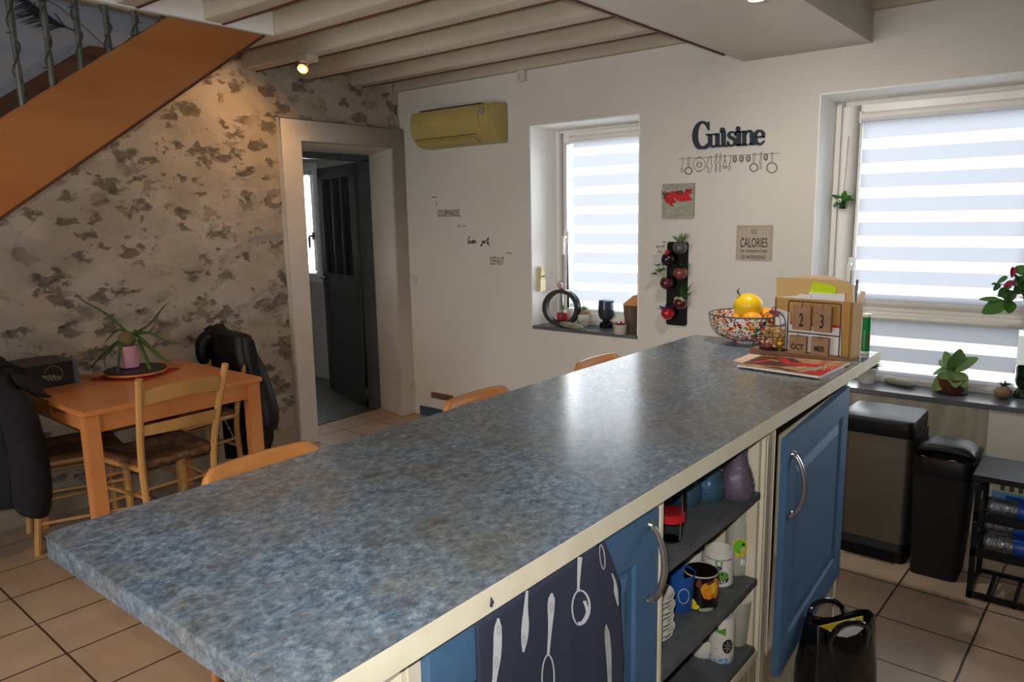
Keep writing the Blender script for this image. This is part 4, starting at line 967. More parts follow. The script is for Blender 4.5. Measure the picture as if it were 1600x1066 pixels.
def rush_chair(label):
    """origin at the floor centre, front of the seat towards +y"""
    r = thing('rush_chair', label, 'chair', (0, 0, 0), 'rush-seated wooden chairs at the dining table')
    for s in (-1, 1):
        b = MB(); pts = [(s * .165, -.215, 0), (s * .175, -.19, .44), (s * .205, -.31, .875)]
        pts = cat(pts, 6); k = len(pts)
        b.tube(pts, [.0165] * k, n=8, up=(1, 0, 0)); b.build('back_post', 'chair', r)
        b = MB(); b.tube([(s * .205, .19, 0), (s * .205, .185, .445)], [.016, .018], n=8); b.build('leg', 'chair', r)
        for z in (.15, .30):
            b = MB(); b.cyl((s * .168, -.205, z), (s * .205, .187, z - .01), .009, n=8); b.build('stretcher', 'chair', r)
    for z in (.20, .33):
        b = MB(); b.cyl((-.205, .187, z), (.205, .187, z), .0095, n=8); b.build('stretcher', 'chair', r)
    b = MB(); b.cyl((-.168, -.205, .24), (.168, -.205, .24), .0095, n=8); b.build('stretcher', 'chair', r)
    def slat(z0, hgt, archd, nm):
        b = MB(); n = 12; rings = []
        wz = lambda z: .175 + (z - .44) / .435 * .030
        yz = lambda z: -.19 - .12 * ((z - .44) / .435) ** 1.25
        for i in range(n + 1):
            t_ = -1 + 2 * i / n; a = 1 - t_ * t_
            zb, zt_ = z0 + archd[0] * a, z0 + hgt + archd[1] * a; bow = -.022 * a
            rings.append([(wz(zb) * t_, yz(zb) + bow - .007, zb), (wz(zb) * t_, yz(zb) + bow + .007, zb), (wz(zt_) * t_, yz(zt_) + bow + .007, zt_), (wz(zt_) * t_, yz(zt_) + bow - .007, zt_)])
        b.loft(rings); b.build(nm, 'chair', r, bevel=.002)
    slat(.74, .075, (.022, .022), 'back_slat'); slat(.60, .05, (.0, .005), 'back_slat')
    b = MB()
    def sf(u, v):
        x = (-1 + 2 * u); y = -.195 + .385 * v; w = .180 + .035 * v
        d = min(1 - abs(x), 1 - abs(2 * v - 1)); z = .452 - .022 * min(1, d * 1.6) + .006 * math.sin(d * 60)
        return Vector((x * w, y, z))
    b.grid(sf, 16, 16); b.build('rush_seat', 'rush', r, solid=.03)
    for q in (((-.215, .19, .435), (.215, .19, .435)), ((-.18, -.195, .435), (-.215, .19, .435)), ((.18, -.195, .435), (.215, .19, .435))):
        b = MB(); b.cyl(*q, .013, n=8); b.build('seat_rail', 'chair', r)
    return r
ch = rush_chair('rush-seated wooden chair at the long side of the table, its ladder back bare')
chB = copy_tree(ch); chC = copy_tree(ch)
ch.location = (-3.555, 1.615, 0); ch.rotation_euler = (0, 0, PI / 2 + .02)
chB.location = (-3.965, 1.385, 0); chB.rotation_euler = (0, 0, -.215); chB['label'] = 'rush-seated wooden chair at the left end of the table under a dark wool coat'
chC.location = (-4.065, 2.04, 0); chC.rotation_euler = (0, 0, PI); chC['label'] = 'rush-seated wooden chair at the right end of the table under a black leather jacket'

# coats: lofted cloth volumes hanging over the chair backs
def coat_loft(b, rows, seed, n=40, amp=.012):
    rings = []
    for (c, w, t, z, tilt) in rows:
        ring = []
        for j in range(n):
            a = 2 * PI * j / n; f = 1 + .0
            k_ = amp * (noise.noise(Vector((math.cos(a) * 1.8 + seed, math.sin(a) * 1.8, z * 1.6))) * 1.6 + .35 * math.sin(a * 9 + z * 3 + seed))
            ca, sa = math.cos(a), math.sin(a)
            px_ = (w + k_) * (abs(ca) ** .7) * (1 if ca > 0 else -1); py_ = (t + k_) * (abs(sa) ** .7) * (1 if sa > 0 else -1)
            ring.append(Vector((c[0] + px_, c[1] + py_, z + tilt * ca + noise.noise(Vector((a * 2, seed, 1))) * .01)))
        rings.append(ring)
    b.loft(rings)
# dark wool coat on the left chair (hangs low on its back, partly out of frame)
r = thing('coat', 'black wool coat hanging over the back of the left chair', 'coat', (-3.90, 1.08, .28))
rz = Matrix.Rotation(-.215, 3, 'Z'); oC = Vector((-3.885, 1.33, 0))
def WB(x, y, z): return oC + rz @ Vector((x, y, 0)) + Vector((0, 0, z))
b = MB(); cc = WB(0, -.30, 0)
coat_loft(b, [((cc.x, cc.y), .17, .03, .925, 0), ((cc.x, cc.y - .01), .235, .075, .90, 0), ((cc.x + .01, cc.y), .255, .10, .82, 0), ((cc.x + .02, cc.y + .0), .26, .11, .65, 0), ((cc.x + .03, cc.y + .01), .265, .115, .5, 0), ((cc.x + .02, cc.y + .0), .25, .11, .36, .0), ((cc.x, cc.y), .22, .085, .30, .0)], 1.3, amp=.02)
b.build('coat_body', 'wool', r)
b = MB(); s0 = WB(.22, -.26, .88)
b.tube(cat([s0, WB(.30, -.20, .72), WB(.31, -.185, .5), WB(.29, -.19, .33), WB(.28, -.20, .29)], 5), [.05] * 3 + [.07] * 6 + [.075] * 6 + [.07] * 4 + [.065, .04], n=16); b.build('sleeve', 'wool', r)
b = MB(); b.tube(cat([WB(-.02, -.38, .85), WB(.10, -.43, .6), WB(.12, -.42, .4), WB(.11, -.40, .26)], 5), [.06] * 5 + [.07] * 5 + [.075] * 5 + [.065], n=16); b.build('sleeve', 'wool', r)
b = MB(); coat_loft(b, [((cc.x + .02, cc.y + .05), .16, .035, .925, 0), ((cc.x + .02, cc.y + .03), .18, .06, .94, 0), ((cc.x + .0, cc.y - .01), .17, .05, .97, 0), ((cc.x, cc.y), .13, .03, .975, 0)], 4.4); b.build('collar', 'wool', r)
b = MB()
def flap(u, v):
    a = WB(.02 + .26 * u - .10 * v, -.27 + .08 * u + .13 * v, 0); return Vector((a.x, a.y, .935 - .10 * v - .07 * u * u + .015 * math.sin(u * 9 + v * 4)))
b.grid(flap, 12, 8); b.build('lapel', 'wool', r, solid=.012)
# scrap of dark cloth lying on the table corner, part of the coat
# leather jacket on the right chair
r = thing('jacket', 'black leather jacket with silver zips draped over the right-hand chair', 'jacket', (-3.99, 2.42, .12))
b = MB(); cx_, cy_ = -4.04, 2.33
coat_loft(b, [((cx_ - .03, cy_ - .01), .19, .02, .905, -.015), ((cx_ - .03, cy_ - .01), .215, .05, .89, -.015), ((cx_ - .01, cy_ - .01), .215, .06, .80, -.02), ((cx_ + .03, cy_ - .0), .20, .065, .6, 0), ((cx_ + .07, cy_ + .01), .225, .075, .42, .0), ((cx_ + .07, cy_ + .01), .215, .07, .25, .03), ((cx_ + .03, cy_ + .01), .19, .05, .12, .03)], 2.1, amp=.014)
b.build('jacket_body', 'leather', r)
b = MB(); b.tube(cat([(-4.17, 2.31, .87), (-4.215, 2.26, .85), (-4.225, 2.235, .78), (-4.22, 2.24, .70)], 5), [.035, .04, .045, .05, .052, .052, .055, .055, .055, .052, .05, .05, .048, .046, .04, .03], n=16, flat=.8); b.build('sleeve', 'leather', r)
b = MB(); b.tube(cat([(-3.93, 2.35, .83), (-3.86, 2.37, .66), (-3.78, 2.37, .48), (-3.75, 2.36, .34)], 5), [.03, .035, .04, .045, .05, .05, .052, .054, .055, .055, .055, .055, .052, .05, .045, .03], n=16, flat=.7); b.build('sleeve', 'leather', r)
b = MB(); z0 = at(348, 650, x=-3.86); z1_ = at(374, 705, x=-3.83)
b.tube(cat([z0, z0.lerp(z1_, .5) + V(.004, 0, .005), z1_], 6), .0028, n=6); b.ball(z0.lerp(z1_, .35) + V(.006, 0, 0), .007, n=8); b.build('zip', 'handle', r)
b = MB(); coat_loft(b, [((cx_ - .04, cy_ - .02), .12, .035, .875, -.02), ((cx_ - .04, cy_ - .02), .11, .04, .895, -.03), ((cx_ - .04, cy_ - .02), .08, .03, .905, -.03)], 5.4, amp=.006); b.build('collar', 'leather', r)

# game box
r = thing('board_game_box', 'black board game box with a pale round print on the table', 'box', (-4.175, 1.35, .75))
b = MB(); b.box(-4.31, -4.035, 1.235, 1.452, .752, .866); bx = b.build('box_body', 'gamebox', r, bevel=.002)
b = MB(); b.box(-4.308, -4.037, 1.237, 1.45, .8655, .8672); b.build('lid_print', 'gametop', r)
b = MB(); b.box(-4.31, -4.035, 1.452, 1.476, .752, .866); b.build('grey_side', 'gameside', r, bevel=.001)
b = MB()
def onbox(px, py): 
    p = at(px, py, x=-4.034); return p
rnd = random.Random(3)
for i in range(46):
    a = rnd.uniform(0, 2 * PI); q = rnd.uniform(0, 1) ** .6; px_ = 80 + 15 * q * math.cos(a); py_ = 590 + 4.5 * q * math.sin(a); p = onbox(px_, py_)
    s_ = rnd.uniform(.0015, .004); b.box(p.x - .0005, p.x + .0008, p.y - s_, p.y + s_, p.z - s_ * .7, p.z + s_ * .7)
pts = [onbox(84 + 14 * math.cos(t), 584 + 12 * math.sin(t)) for t in [PI + i * PI * 1.4 / 14 for i in range(15)]]
b.tube(pts, .0012, n=5); b.build('pale_print', 'palegreen', r)

# tray, napkin, aloe
pc = at(208, 580, z=.77)
tc_ = Vector((-3.99, 1.735, .75))
b = MB()
def napk(u, v):
    a = Matrix.Rotation(.55, 3, 'Z') @ Vector((-.155 + .31 * u, -.155 + .31 * v, 0)); return tc_ + a + V(0, 0, .003 + .004 * abs(noise.noise(Vector((u * 5, v * 5, 0)))))
b.grid(napk, 20, 20); r = b.build('napkin', 'redcloth', None, solid=.002, origin=tc_); tag(r, 'red cloth napkin spread under the round plant tray', 'napkin')
r = thing('round_tray', 'round black-topped wooden tray under the aloe pot', 'tray', tc_ + V(0, 0, .006))
b = MB(); b.lathe([(.001, 0), (.14, 0), (.15, .006), (.15, .016), (.146, .018), (.001, .018)], tc_ + V(0, 0, .008), n=48); b.build('wooden_disc', 'table', r)
b = MB(); b.lathe([(.001, 0), (.148, 0), (.152, .005), (.148, .008), (.001, .007)], tc_ + V(0, 0, .0262), n=48); b.build('slate_disc', 'slate', r)
pz = .785; pcen = at(203, 578, z=pz); pcen = Vector((tc_.x - .0, tc_.y - .03, pz)); pcen = Vector((pcen.x, pcen.y, pz))
_p = at(203, 574, z=pz); pcen = Vector((_p.x, _p.y, pz))
r = thing('potted_aloe', 'sprawling aloe plant in a pale pink pot on the dining table', 'plant', pcen)
b = MB(); wall_vessel(b, [(.040, 0), (.046, .004), (.052, .11), (.053, .118)], pcen, .004); b.build('pot', 'pink', r)
b = MB(); b.lathe([(.001, .10), (.048, .108), (.001, .112)], pcen); b.build('potting_soil', 'soil', r)
top = pcen + V(0, 0, .115)
b = MB(); b.ball(top + V(0, 0, .035), .05, sc=(.8, .9, .9), n=14); b.build('rosette_base', 'aloeb', r)
def PA(px, py, dx=0):  # point on a plane through the pot, square to the view
    n_ = Vector((.624, -.763, 0)); d = R3 @ Vector((px - CX, -(py - CY), -F)); c0 = pcen + n_ * dx
    t_ = (c0 - CAM).dot(n_) / d.dot(n_); return CAM + d * t_
leaves = [([(200, 520), (165, 490), (130, 470), (116, 455)], 0, .013), ([(212, 520), (235, 505), (255, 480), (265, 473)], .02, .012), ([(210, 517), (240, 522), (268, 535), (292, 535)], .05, .013),
          ([(205, 522), (230, 520), (240, 510), (242, 508)], -.06, .010), ([(215, 525), (245, 550), (270, 570), (291, 570)], .04, .013), ([(215, 530), (228, 560), (238, 582), (258, 583)], .10, .013),
          ([(195, 525), (170, 545), (150, 565), (132, 584)], .03, .015), ([(193, 527), (175, 545), (163, 560), (168, 587)], .09, .012), ([(192, 528), (187, 550), (185, 575), (180, 600)], .13, .014),
          ([(200, 520), (185, 515), (172, 526), (160, 540)], -.05, .010), ([(215, 530), (235, 545), (248, 557), (262, 566)], -.03, .010), ([(205, 520), (222, 530), (240, 552), (247, 560)], .07, .010)]
for pts, dx, w in leaves:
    P3 = cat([PA(px_, py_, dx * (.2 + .8 * i / 3)) for i, (px_, py_) in enumerate(pts)], 5); k = len(P3)
    P3 = [Vector((p.x, p.y, max(p.z, .768 if (p - tc_).xy.length < .33 else .76))) for p in P3]
    b = MB(); b.tube(P3, [w * (1 - (i / (k - 1)) ** 1.4 * .9) for i in range(k)], n=8, flat=.45); b.build('aloe_leaf', 'aloe', r)

# ================================================================== STAIRCASE
r = thing('staircase', 'orange varnished wooden staircase with grey iron balusters wrapped in a light string', 'staircase', (-3.8, -1.2, 0))
zb = lambda y: 1.574 + .709 * (y - 1.03)
zt_ = lambda y: 1.933 + .709 * (y - 1.07) + .012
def stringer(x0, x1, nm, m_, ya=-1.15, yb=2.33, up=0):
    b = MB(); pts = [(x0, ya, max(0, zb(ya))), (x0, min(yb, 2.28), BB - .003), (x0, 1.80, BB - .003), (x0, ya, zt_(ya) + up)]
    pts = [(x0, ya, max(0.0, zb(ya))), (x0, 1.03 + (BB - .012 - 1.574) / .709, BB - .012), (x0, 1.07 + (BB - .012 - 1.945 - up) / .709, BB - .012), (x0, ya, zt_(ya) + up)]
    b.prism(pts, (x1 - x0, 0, 0)); b.build(nm, m_, r, bevel=.002)
stringer(-3.445, -3.405, 'stringer', 'stringer')
stringer(-4.27, -4.235, 'wall_stringer', 'stairdark')
b = MB(); b.prism([(-3.452, -1.15, zb(-1.15) - .012), (-3.452, 2.27, zb(2.27) - .012), (-3.452, 2.27, zb(2.27) - .0), (-3.452, -1.15, zb(-1.15) - .0)], (.05, 0, 0)); b.build('shadow_strip', 'stairdark', r)  # dark strip standing in for the shadow line under the stringer
b = MB(); b.prism([(-3.4045, -1.1, zt_(-1.1) - .055), (-3.4045, 1.60, zt_(1.60) - .055), (-3.4045, 1.60, zt_(1.60) - .053), (-3.4045, -1.1, zt_(-1.1) - .053)], (.001, 0, 0)); b.build('moulding_line', 'chair', r)
y = -1.0
while y < 1.9:
    z = zb(y + .3) + .07
    b = MB(); b.box(-4.236, -3.444, y + .02, y + .30, z - .03, z); b.build('tread', 'stairdark', r, bevel=.004); y += .18 / .709
for i in range(14):
    yb = 1.165 - .12 * 6 + i * .12 - .0
    yb = 1.165 + (i - 6) * .1185
    lean = .0
    b = MB(); z0 = zt_(yb) - .03; ztop = BB + (.9 if True else 0)
    pts = [(-3.425, yb - (z - z0) * .012, z) for z in [z0 + (ztop - z0) * k_ / 14 for k_ in range(15)]]
    b.tube(pts, [.0125 + .0015 * math.sin(k_ * 2.1 + i) for k_ in range(15)], n=10); bal = b.build('baluster', 'iron', r)
    # light string wound round the baluster
    b = MB(); hp_ = []
    for k_ in range(60):
        z = z0 + .02 + (ztop - z0 - .1) * k_ / 59; a = k_ * .75 + i; rr_ = .0165 + .002 * math.sin(k_ * 1.3)
        hp_.append((-3.425 + rr_ * math.cos(a), yb - (z - z0) * .012 + rr_ * math.sin(a), z))
    b.tube(hp_, .0028, n=5)
    for k_ in range(4, 58, 9):
        p = Vector(hp_[k_]); s_ = -1 if (k_ + i) % 2 else 1; b.tube([p, p + V(.004, .018 * s_, -.003)], [.0032, .002], n=5)
    b.build('light_string', 'cable', r)
b = MB(); b.tube(cat([(-3.41, 1.17, 2.33), (-3.41, 1.28, 2.42), (-3.41, 1.4, 2.36), (-3.41, 1.52, 2.275), (-3.41, 1.62, 2.34), (-3.41, 1.75, 2.42)], 6), .002, n=5)
b.tube(cat([(-3.41, 1.52, 2.27), (-3.41, 1.545, 2.262), (-3.41, 1.585, 2.30), (-3.41, 1.64, 2.335)], 6), .0025, n=5); b.build('light_string', 'cable', r)
# feather decal on the stairwell wall
def PF(px, py): return at(px, py, x=-4.272)
r = thing('feather_decal', 'large dark feather drawing on the grey wall above the stairs', 'decal', PF(70, 20))
b = MB(); shaft = [(120, 50), (95, 38), (70, 20), (45, 2), (20, -18)]
b.tube([PF(*p) for p in L2(shaft, 5)], .003, n=5)
b.tube([PF(*p) for p in [(122, 52), (100, 40), (85, 20)]], .0022, n=5)
rnd = random.Random(5); SP = L2(shaft, 12)
for i, (x, y) in enumerate(SP[8:]):
    for s_ in (-1, 1):
        l = 14 + 16 * math.sin(PI * min(1, (i + 2) / 30)); a = math.radians(215 if s_ < 0 else 250) + rnd.uniform(-.25, .25) - (0 if s_ < 0 else 1.0)
        ex, ey = (x - l * 1.5, y + l * .25 + rnd.uniform(-3, 3)) if s_ < 0 else (x - l * .2, y + l * .95 + rnd.uniform(-3, 3)) if False else (x - l * .9, y - l * .9)
        if s_ > 0: ex, ey = x - l * 1.0, y + l * .35 - 14
        b.tube([PF(x, y), PF((x + ex) / 2, (y + ey) / 2 + 3 * s_), PF(ex, ey)], [.0022, .0022, .0008], n=4)
b.build('feather_line_print', 'feather', r)

# ================================================================== SPOTLIGHTS
sp = at(472, 107, y=2.84); sp = Vector((sp.x, sp.y, sp.z))
sp = at(473, 108, z=2.395)
r = thing('ceiling_spotlight', 'small round spotlight glowing warm under the beam by the stone wall', 'spotlight', (sp.x, sp.y, BB))
wd = Vector((-4.32, sp.y + .12, 2.05)); dirn = (CAM - sp).normalized() * .55 + Vector((-.6, .1, -.55)).normalized() * .6; dirn = (CAM - sp).normalized() * .8 + Vector((-.35, .0, -.4)); dirn.normalize()
b = MB(); b.box(sp.x + .02, sp.x + .10, sp.y - .04, sp.y + .04, BB - .035, BB + .001); b.tube([(sp.x + .06, sp.y, BB - .03), (sp.x + .045, sp.y, BB - .05), sp - dirn * .03], .007, n=8); b.build('mount', 'beam', r, bevel=.003)
b = MB(); b.cyl(sp - dirn * .055, sp - dirn * .004, .020, .031, n=24); b.build('lamp_head', 'handle', r)
b = MB(); b.cyl(sp - dirn * .006, sp + dirn * .001, .030, .030, n=24); b.build('reflector', 'lampglow', r)
b = MB(); b.cyl(sp - dirn * .006, sp + dirn * .003, .022, .020, n=24); b.build('bulb', 'lamp', r)
s2 = at(1182, -3, z=2.318)
r = thing('recessed_spotlight', 'recessed warm spotlight set into the dropped soffit', 'spotlight', (s2.x, s2.y, 2.31))
b = MB(); b.lathe([(.030, -.001), (.046, -.004), (.048, 0), (.046, .004), (.030, .003)], (s2.x, s2.y, 2.316), n=28); b.build('trim_ring', 'handle', r)
b = MB(); b.lathe([(.001, 0), (.029, 0), (.029, .004), (.001, .004)], (s2.x, s2.y, 2.312), n=24); b.build('bulb', 'lamp', r)

# ================================================================== ON THE WINDOW WALL
YP = YW - .0008
def PW(px, py, off=0.): return at(px, py, y=YW - off)
def c2w(cx_, cy_, off): return PW(1010 + cx_ / 6.957, 170 + cy_ / 6.957, off)
def ribbon(b, pts, ws, mp, depth, closed=False):
    n = len(pts); ws = ws if isinstance(ws, (list, tuple)) else [ws] * n; rings = []
    for i, (x, y) in enumerate(pts):
        x0, y0 = pts[max(i - 1, 0)] if not closed else pts[(i - 1) % n]; x1, y1 = pts[min(i + 1, n - 1)] if not closed else pts[(i + 1) % n]
        dx, dy = x1 - x0, y1 - y0; l = math.hypot(dx, dy) or 1; nx, ny = -dy / l * ws[i] / 2, dx / l * ws[i] / 2
        a, c_ = mp(x + nx, y + ny), mp(x - nx, y - ny); rings.append([a, c_, c_ - V(0, depth, 0), a - V(0, depth, 0)])
    if closed: rings.append(rings[0])
    b.loft(rings, caps=not closed)
b = MB(); mpc = lambda x, y: c2w(x, y, 0)
DZ = .012
Cp = [(688, 143), (688, 238), (674, 228), (655, 188), (630, 163), (605, 160), (582, 185), (568, 235), (562, 290), (568, 350), (585, 392), (610, 410), (640, 402), (668, 375), (690, 380), (690, 405), (668, 432), (640, 441), (570, 442), (535, 410), (512, 355), (506, 290), (516, 230), (540, 180), (575, 145), (610, 133), (640, 138), (664, 155), (672, 145)]
b.prism([mpc(*p) for p in Cp], (0, -DZ, 0))
def R(x0, x1, y0, y1, sk=0): b.prism([mpc(x0, y0), mpc(x1, y0), mpc(x1 + sk, y1), mpc(x0 + sk, y1)], (0, -DZ, 0))
def rb(pts, ws, n=5, closed=False):
    P_ = L2(pts, n); k = len(P_) - 1; m_ = len(ws) - 1
    w_ = [ws[min(int(i / k * m_), m_ - 1)] * (1 - (i / k * m_ - min(int(i / k * m_), m_ - 1))) + ws[min(int(i / k * m_), m_ - 1) + 1] * (i / k * m_ - min(int(i / k * m_), m_ - 1)) for i in range(k + 1)]
    ribbon(b, P_, w_, mpc, DZ)
R(655, 718, 273, 294); rb([(698, 285), (698, 350), (700, 390), (722, 412), (750, 408), (768, 385)], [40, 40, 38, 26, 22, 14]); R(728, 798, 268, 288); R(757, 798, 275, 405); R(757, 815, 398, 418)
R(822, 866, 242, 405); R(808, 866, 240, 262); R(812, 880, 396, 415); b.prism([mpc(832 + 25 * math.cos(t), 228 + 24 * math.sin(t)) for t in [2 * PI * i / 16 for i in range(16)]], (0, -DZ, 0))
rb([(978, 282), (955, 258), (920, 256), (900, 285), (920, 312), (955, 330), (972, 362), (950, 395), (915, 400), (890, 372)], [22, 20, 20, 30, 36, 38, 34, 24, 20, 24]); R(970, 986, 248, 300); R(884, 898, 350, 412)
R(988, 1030, 242, 402); R(975, 1030, 240, 260); R(978, 1046, 386, 406); b.prism([mpc(1002 + 22 * math.cos(t), 216 + 25 * math.sin(t)) for t in [2 * PI * i / 16 for i in range(16)]], (0, -DZ, 0))
R(1048, 1088, 245, 395); R(1036, 1088, 240, 260); R(1036, 1104, 382, 402); rb([(1082, 290), (1100, 252), (1130, 244), (1148, 265), (1150, 320), (1150, 392)], [10, 20, 30, 36, 38, 38]); R(1120, 1185, 376, 396)
rb([(1196, 308), (1288, 306)], [22, 22], 2); rb([(1275, 308), (1272, 262), (1240, 240), (1200, 258), (1186, 312), (1200, 368), (1240, 385), (1270, 368), (1286, 348)], [34, 32, 24, 34, 44, 38, 24, 20, 12])
r = thing('wall_lettering', 'dark navy cut-out word Cuisine mounted high on the window wall', 'sign', c2w(900, 400, 0))
b.build('cut_out_letters', 'signblue', r, smooth=False)
# utensil sticker
r = thing('utensil_sticker', 'line-drawn wall sticker of pans and utensils hanging on a rail below the lettering', 'decal', c2w(900, 560, 0))
b = MB(); mps = lambda x, y: c2w(x, y, 0.0002)
def ln(pts, w=6, closed=False, n=4): ribbon(b, L2(pts, n) if len(pts) > 2 and not closed else pts, w, mps, .0008, closed)
ln([(350, 547), (700, 526), (1000, 506), (1445, 483)], 5)
def el(cx_, cy_, rx, ry, w=5): ln([(cx_ + rx * math.cos(2 * PI * i / 28), cy_ + ry * math.sin(2 * PI * i / 28)) for i in range(28)], w, True)
for (x, y0, yc, rx) in ((462, 530, 675, 40), (1172, 485, 640, 45), (1368, 476, 642, 58)):
    rr_ = rx; xo = x - 4; ln([(x - 10, y0 + 8), (x, y0 - 3), (x + 10, y0 + 8), (xo + 7, yc - rr_ - 6)], 5); ln([(x - 10, y0 + 8), (xo - 7, yc - rr_ - 6)], 5); el(xo, yc, rr_, rr_ * 1.0, 7); el(xo, yc, rr_ * .86, rr_ * .86, 4)
el(575, 605, 66, 70, 5); el(575, 610, 28, 28, 6); el(575, 605, 20, 20, 3); ln([(550, 540), (575, 520), (600, 540)], 6); ln([(545, 672), (570, 690), (600, 672)], 6)
ln([(390, 530), (398, 560), (388, 640)], 4); el(387, 667, 10, 24, 5)
ln([(688, 518), (660, 600), (655, 636), (672, 630), (668, 690), (692, 688), (706, 640), (718, 618), (704, 600), (708, 525), (690, 516)], 5)
for x in (762, 806): ln([(x - 5, 492), (x + 6, 490), (x + 3, 540), (x + 2, 600), (x - 2, 612), (x, 672), (x - 12, 680), (x - 10, 600), (x - 22, 590), (x - 10, 560), (x - 5, 492)], 5)
ln([(845, 498), (856, 560), (872, 610)], 5); ln([(858, 498), (848, 570), (836, 615)], 5); el(842, 634, 11, 15, 6); el(868, 634, 10, 13, 6)
ln([(905, 508), (918, 520), (908, 610)], 4); ln([(918, 510), (914, 560), (898, 612)], 4); el(903, 640, 12, 26, 5)
for (x, y) in ((960, 545), (1034, 540), (1108, 538), (1298, 524)):
    for k_ in range(4): el(x - 2 + k_ * 2, y + k_ * 2, 24 - k_ * 5, 40 - k_ * 7, 4)
ln([(1240, 480), (1254, 472), (1250, 540), (1246, 590), (1250, 650), (1234, 652), (1236, 595), (1226, 585), (1238, 540), (1240, 480)], 5)
b.build('line_drawing', 'midink', r, smooth=False)

# picture of red chillies
p0, p1 = PW(1037, 289), PW(1086, 341); pr_ = PW(1086, 287)
X0, X1, Z0, Z1 = PW(1037, 300).x, PW(1086, 300).x, PW(1038, 341).z, PW(1037, 288).z
r = thing('canvas_picture', 'small canvas picture of red chillies on grey linen', 'picture', ((X0 + X1) / 2, YW, Z0))
b = MB(); b.box(X0, X1, YW - .018, YW, Z0, Z1); b.build('canvas', 'linen', r, bevel=.002)
rnd = random.Random(11); b = MB(); bg = MB(); bd = MB(); W_, H_ = X1 - X0, Z1 - Z0
for i in range(34):
    u, v = rnd.uniform(.03, .70), rnd.uniform(.44, .66); a = rnd.uniform(-.9, .35); L_ = rnd.uniform(.26, .46)
    p = Vector((X0 + W_ * u, YW - .0186 - i * .00008, Z0 + H_ * (v + .12 * (1 - abs(u - .4)))))
    q = p + Vector((math.cos(a), 0, math.sin(a))) * L_ * W_; q.x = min(q.x, X1 - .002); q.z = max(q.z, Z0 + .28 * H_)
    d = (q - p).normalized(); n_ = Vector((-d.z, 0, d.x)); w = .013
    tgt = b if i % 3 else bd
    tgt.prism([p - n_ * w * .8, p + d * .02 - n_ * w, p.lerp(q, .6) - n_ * w * .75, q, p.lerp(q, .55) + n_ * w * .75, p + d * .015 + n_ * w], (0, -.0003, 0))
    if i % 3 == 0: bg.prism([p - n_ * .002, p + n_ * .002, p - d * .02 + n_ * .0015 + V(0, 0, .004), p - d * .02 - n_ * .001 + V(0, 0, .004)], (0, -.0032, 0))
b.build('chilli_print', 'red', r, smooth=False); bd.build('dark_chilli_print', 'redcloth', r, smooth=False); bg.build('stalk_print', 'dgreen', r, smooth=False)

# calories sign
X0, X1, Z0, Z1 = PW(1151, 380).x, PW(1207, 380).x, PW(1152, 406).z, PW(1151, 352).z; Wd, Hd = X1 - X0, Z1 - Z0
r = thing('wooden_sign', 'square beige sign reading LES CALORIES ne comptent pas LE WEEKEND', 'sign', ((X0 + X1) / 2, YW, Z0))
b = MB(); b.box(X0, X1, YW - .008, YW, Z0, Z1); b.build('sign_board', 'signboard', r, bevel=.001)
b = MB(); e_ = .008
for q in ((X0 + e_, X1 - e_, Z0 + e_, Z0 + e_ + .0012), (X0 + e_, X1 - e_, Z1 - e_ - .0012, Z1 - e_), (X0 + e_, X0 + e_ + .0012, Z0 + e_, Z1 - e_), (X1 - e_ - .0012, X1 - e_, Z0 + e_, Z1 - e_)): b.box(q[0], q[1], YW - .0086, YW - .0078, q[2], q[3])
b.build('border_line', 'greyink', r, smooth=False)
xm_ = (X0 + X1) / 2
text('lettering', 'LES', (xm_, YW - .0085, Z1 - .046), .036, 'midink', r, sx=.62, align='CENTER', bold=-.0)
text('lettering', 'CALORIES', (xm_, YW - .0085, Z1 - .118), .072, 'ink', r, sx=.47, align='CENTER')
text('lettering', 'ne comptent pas', (xm_, YW - .0085, Z1 - .145), .026, 'ink', r, sx=.86, align='CENTER', shear=.35)
text('lettering', 'LE WEEKEND', (xm_, YW - .0085, Z1 - .180), .027, 'ink', r, sx=.86, align='CENTER')

# sentence stuck on the wall, word by word: one sticker
o0 = PW(684, 335)
r = thing('wall_sentence_sticker', 'thin black wall sticker words GOURMANDISE, bien joli and DEFAUT left of the small window', 'decal', o0)
def wt(s_, px, py, hpx, m_, sx=1., shear=0, bold=0):
    p = PW(px, py, .0006); h_ = abs(PW(px, py - hpx).z - PW(px, py).z); text('sticker_word', s_, p, h_ / .70, m_, r, sx=sx, shear=shear, bold=bold)
wt('...', 674, 309.5, 13, 'ink', 1.0); wt('la', 681, 320.5, 6, 'midink', .5)
wt('GOURMANDISE', 684, 339, 11, 'ink', .435)
wt('dans  nos', 714, 355, 4.5, 'greyink', .8); b = MB()
for st in ([(655, 612), (642, 650), (636, 700), (640, 720), (655, 700), (662, 680), (668, 700), (690, 712)], [(668, 672), (672, 705), (684, 708), (690, 690), (700, 670), (706, 680), (694, 700), (700, 712), (712, 708)], [(716, 675), (716, 710), (726, 680), (736, 678), (738, 708), (746, 706)],
           [(838, 672), (832, 720), (820, 752), (812, 745), (828, 720), (850, 690)], [(855, 680), (846, 700), (856, 712), (866, 695), (858, 680), (875, 690)], [(875, 690), (905, 650), (918, 636), (908, 680), (898, 715), (912, 710), (918, 695)], [(918, 708), (914, 735), (930, 742)]):
    b.tube([PW(660 + x / 8.88, 300 + y / 8.88, .0006) for x, y in L2(st, 4)], .0034, n=5)
b.build('sticker_word', 'ink', r)
wt('DÉFAUT', 765.5, 413.5, 12.5, 'midink', .44); wt('...', 791, 396.5, 13, 'ink', 1.0)

